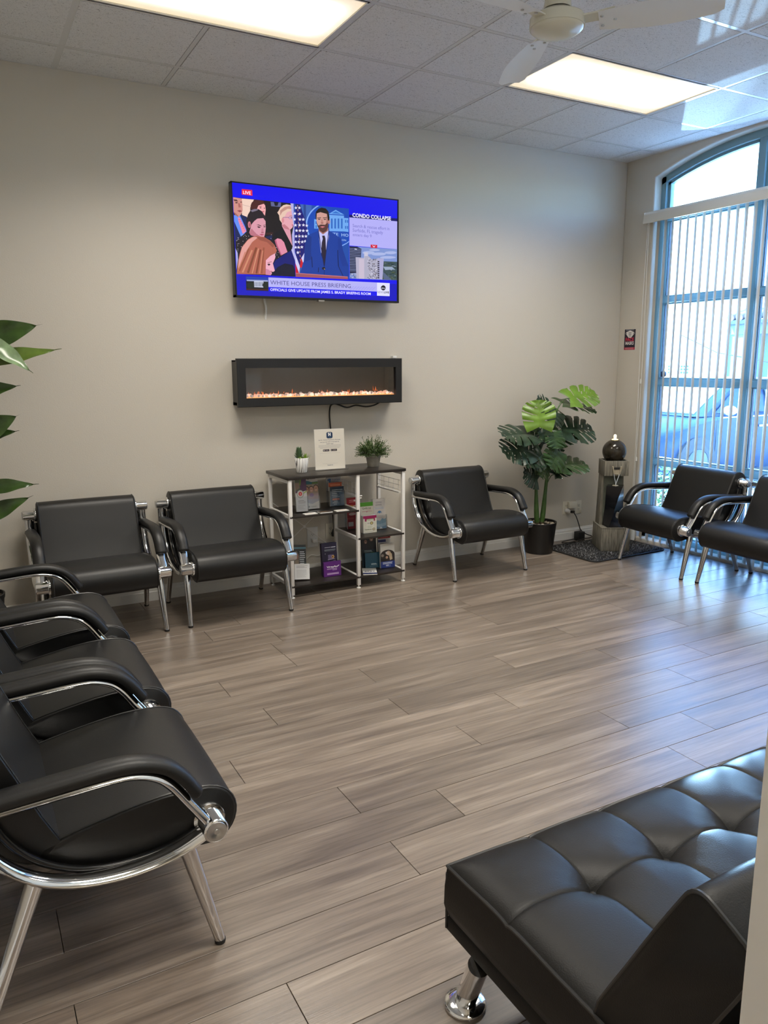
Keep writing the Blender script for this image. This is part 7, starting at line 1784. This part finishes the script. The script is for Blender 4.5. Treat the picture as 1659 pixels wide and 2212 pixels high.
# ------------------------------------------------------------------ outside: parking lot seen through the window
asphalt = mat('sunlit_asphalt', (0.34, 0.34, 0.34), 0.85, vary=0.15, vscale=3)
structure('ground', MB().box(6.1, 60, -40, 60, -0.4, -0.13), asphalt)
structure('sidewalk', MB().box(XR + 0.2, 6.1, -12, 12, -0.4, -0.02), mat('pale_concrete', (0.62, 0.61, 0.58), 0.8, vary=0.1, vscale=4))
stucco = mat('white_stucco', (0.80, 0.79, 0.76), 0.85)
bd = thing('far_building', 'white stucco building across the parking lot with small paned windows', 'building', (22, 0, -0.13))
MB().box(0, 6, 6.5, 34, 0, 8.5).build('wall', stucco, bd)
wgl = mat('blue_window_glass', (0.025, 0.05, 0.095), 0.3, spec=0.2)
for y0, y1, n_ in ((14.53, 14.73, 2), (13.80, 14.31, 4)):
    wf_ = MB().box(-0.03, 0.02, y0, y1, 1.26, 1.58).build('window', wgl, bd)
    mm = MB()
    for k in range(n_ + 1): mm.box(-0.045, -0.03, y0 + (y1 - y0) * k / n_ - 0.011, y0 + (y1 - y0) * k / n_ + 0.011, 1.26, 1.58)
    for k in range(4): mm.box(-0.045, -0.03, y0, y1, 1.26 + 0.32 * k / 3 - 0.011, 1.26 + 0.32 * k / 3 + 0.011)
    mm.build('muntins', stucco, wf_)
pv = thing('tiled_gateway', 'stucco pillar and beam with clay roof tiles across the parking lot', 'gateway', (14, 0, -0.13))
shade = mat('shaded_stucco', (0.10, 0.135, 0.175), 0.85)  # same stucco on its unlit faces, the shade put into the colour
MB().box(0.0, 0.55, 6.20, 6.39, 0, 2.70).build('pilaster', stucco, pv)
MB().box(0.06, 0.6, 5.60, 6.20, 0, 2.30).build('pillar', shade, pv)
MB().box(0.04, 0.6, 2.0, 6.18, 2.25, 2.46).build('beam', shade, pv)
clay = mat('clay_roof_tile', (0.10, 0.075, 0.07), 0.8, vary=0.3, vscale=5)
tl = MB().tube([(0, 0, 0), (0.62, 0, 0.16)], 0.085, 12).mesh('roof_tile'); tl.materials.append(clay)
MB().box(-0.08, 0.6, 2.0, 6.19, 2.46, 2.54).build('eave', mat('dark_eave', (0.02, 0.03, 0.05), 0.8), pv)
for k in range(20):
    o = link('roof_tile', tl, pv); o.location = (-0.10, 6.10 - 0.21 * k, 2.60)
c = MB().tube([(13.5, 7.0, 2.13), (13.5, 6.05, 1.74), (13.5, 4.6, 1.50)], 0.012, 6).build('guy_wire', M['rubber'], None)
tag(c, 'dark slanting wire outside across the parking lot', 'wire')

def leafball(mb, c, r, n, seed, s=0.05, sq=(1, 1, 1)):
    q = random.Random(seed)
    for k in range(n):
        a, z = q.uniform(0, 6.28), q.uniform(-1, 1); rr_ = r * (0.45 + 0.6 * q.random()); w_ = math.sqrt(1 - z * z)
        p = Vector(c) + Vector((rr_ * w_ * math.cos(a) * sq[0], rr_ * w_ * math.sin(a) * sq[1], rr_ * z * sq[2]))
        d = Vector((q.uniform(-1, 1), q.uniform(-1, 1), q.uniform(-.6, 1))).normalized() * s; e = d.orthogonal().normalized() * s * 0.35
        mb.f.append((len(mb.v), len(mb.v) + 1, len(mb.v) + 2, len(mb.v) + 3)); mb.sm.append(False)
        mb.v += [tuple(p - d * .5), tuple(p + e), tuple(p + d * .5), tuple(p - e)]
    return mb
lg = mat('sunlit_leaf', (0.055, 0.115, 0.022), 0.6, vary=0.4, vscale=6)
sb = thing('leafy_shrub', 'leafy green shrub outside the window behind the armchair', 'shrub', (5.25, -0.05, -0.02))
leafball(MB(), (0, 0.02, 0.32), 0.26, 900, 1, 0.045, (0.8, 1.1, 1.15)).build('foliage', lg, sb)['kind'] = 'stuff'
MB().tube([(0, 0, 0), (0.02, 0.01, 0.3)], 0.012, 6).tube([(0, 0, 0), (-0.06, 0.05, 0.32)], 0.009, 6).build('stems', M['bark'], sb)
tr = thing('small_tree', 'small green tree outside beyond the car at the right edge', 'tree', (20.2, 9.1, -0.13))
leafball(MB(), (0, 0, 1.75), 0.75, 900, 2, 0.16).build('crown', lg, tr)['kind'] = 'stuff'
MB().tube([(0, 0, 0), (0.03, 0.02, 1.2)], [0.06, 0.04], 8).build('trunk', M['bark'], tr)

# parked car, nose towards the window
cr = thing('parked_car', 'dark blue car parked nose first outside the window', 'car', (7.02, 2.77, -0.13))
paint = mat('blue_grey_car_paint', (0.016, 0.032, 0.068), 0.35, spec=0.22)
cgl = mat('car_window_glass', (0.012, 0.024, 0.05), 0.08, spec=0.45)
def sect(x, w, zb, zt, n=3):
    r = min(0.10, (zt - zb) * 0.3)
    pts = [(-w + r * 0.6, zb), (w - r * 0.6, zb), (w, zb + r), (w * 1.0, zb + (zt - zb) * 0.62), (w * 0.975, zt - r * 0.55), (w * 0.90, zt - 0.012), (w * 0.45, zt + 0.012), (-w * 0.45, zt + 0.012), (-w * 0.90, zt - 0.012), (-w * 0.975, zt - r * 0.55), (-w, zb + (zt - zb) * 0.62), (-w, zb + r)]
    return [(x, y, z) for y, z in pts]
S = [(0, .60, .36, .60), (.06, .70, .28, .68), (.22, .80, .22, .745), (.5, .87, .20, .82), (.8, .90, .19, .885), (1.12, .915, .19, .945), (1.5, .92, .19, .97), (2.6, .92, .19, .99), (3.6, .91, .20, 1.01), (4.15, .87, .24, 1.02), (4.42, .80, .30, .98), (4.5, .70, .42, .90)]
MB().loft([sect(*s_) for s_ in S]).build('body', paint, cr, angle=50)
def cab(z, x0, x1, w): return [(x0, -w * .88, z), (x0 + .10, -w, z), (x1 - .10, -w, z), (x1, -w * .88, z), (x1, w * .88, z), (x1 - .10, w, z), (x0 + .10, w, z), (x0, w * .88, z)]
MB().loft([cab(.95, 1.02, 4.05, .80), cab(1.20, 1.46, 3.82, .73), cab(1.40, 1.86, 3.50, .64), cab(1.445, 2.10, 3.30, .55)], smooth=True).build('cabin', paint, cr, angle=40)
# windshield and side glass sit just proud of the cabin
MB().loft([[(1.045, -.67, 1.00), (1.045, .67, 1.00), (1.085, .67, .97), (1.085, -.67, .97)], [(1.385, -.62, 1.20), (1.385, .62, 1.20), (1.45, .62, 1.17), (1.45, -.62, 1.17)], [(1.765, -.555, 1.385), (1.765, .555, 1.385), (1.82, .555, 1.355), (1.82, -.555, 1.355)]], smooth=False).build('windshield', mat('sky_glare_windshield', (0.62, 0.66, 0.70), 0.08, spec=0.8), cr)  # pale colour stands in for the bright sky reflected in the windshield
for s in (-1, 1):
    for x0, x1, x2, x3 in ((1.30, 2.36, 2.36, 1.92), (2.46, 3.40, 3.20, 2.46)):
        MB().face([(x0, s * .822, .99), (x1, s * .822, .99), (x2, s * .690, 1.36), (x3, s * .690, 1.36)]).face([(x0, s * .79, .99), (x1, s * .79, .99), (x2, s * .64, 1.36), (x3, s * .64, 1.36)][::-1]).build('side_window', cgl, cr)
    mr = MB().ball((1.42, s * 0.97, 1.03), 0.10, 14, 10, (0.8, 1.0, 0.68)).build('wing_mirror', mat('silver_mirror_cap', (0.7, 0.7, 0.7), 0.2, 0.6), cr)
    MB().box(1.30, 2.44, s * 0.928 - 0.004, s * 0.928 + 0.004, 0.93, 0.945).build('waist_strip', M['chrome'], cr)
    dr = MB()
    for x in (1.24, 2.42, 3.40): dr.box(x - 0.004, x + 0.004, s * 0.9225 - 0.003, s * 0.9225 + 0.003, 0.30, 0.93)
    dr.build('door_gaps', M['rubber'], cr)
    MB().cbox((2.20, s * 0.935, 0.80), (0.20, 0.025, 0.03)).build('door_handle', M['chrome'], cr, bevel=0.006)
    hl = MB().ball((0.17, s * 0.64, 0.64), 0.12, 14, 8, (0.75, 0.95, 0.5)).build('headlight', mat('clear_headlight', (0.65, 0.68, 0.70), 0.1, 0.5), cr)
for x in (0.90, 3.62):
    for s in (-1, 1):
        rot = Matrix.Translation((x, s * 0.82, 0.32)) @ Matrix.Rotation(R(-90 * s), 4, 'X')
        wh = MB().lathe([(0.001, -0.10), (0.30, -0.10), (0.325, -0.08), (0.325, 0.085), (0.30, 0.105), (0.22, 0.105), (0.215, 0.09), (0.001, 0.09)], 28, mtx=rot).build('wheel', M['rubber'], cr)
        hb = MB().lathe([(0.001, 0.096), (0.05, 0.10), (0.06, 0.092), (0.19, 0.094), (0.21, 0.108), (0.205, 0.112)], 20, mtx=rot)
        hb.build('hub', mat('grey_alloy', (0.06, 0.07, 0.09), 0.5, 0.3), wh)
        MB().lathe([(0.001, 0.0), (0.375, 0.0), (0.375, 0.104), (0.335, 0.108), (0.001, 0.09)], 30, mtx=rot).build('wheel_arch', M['rubber'], cr)
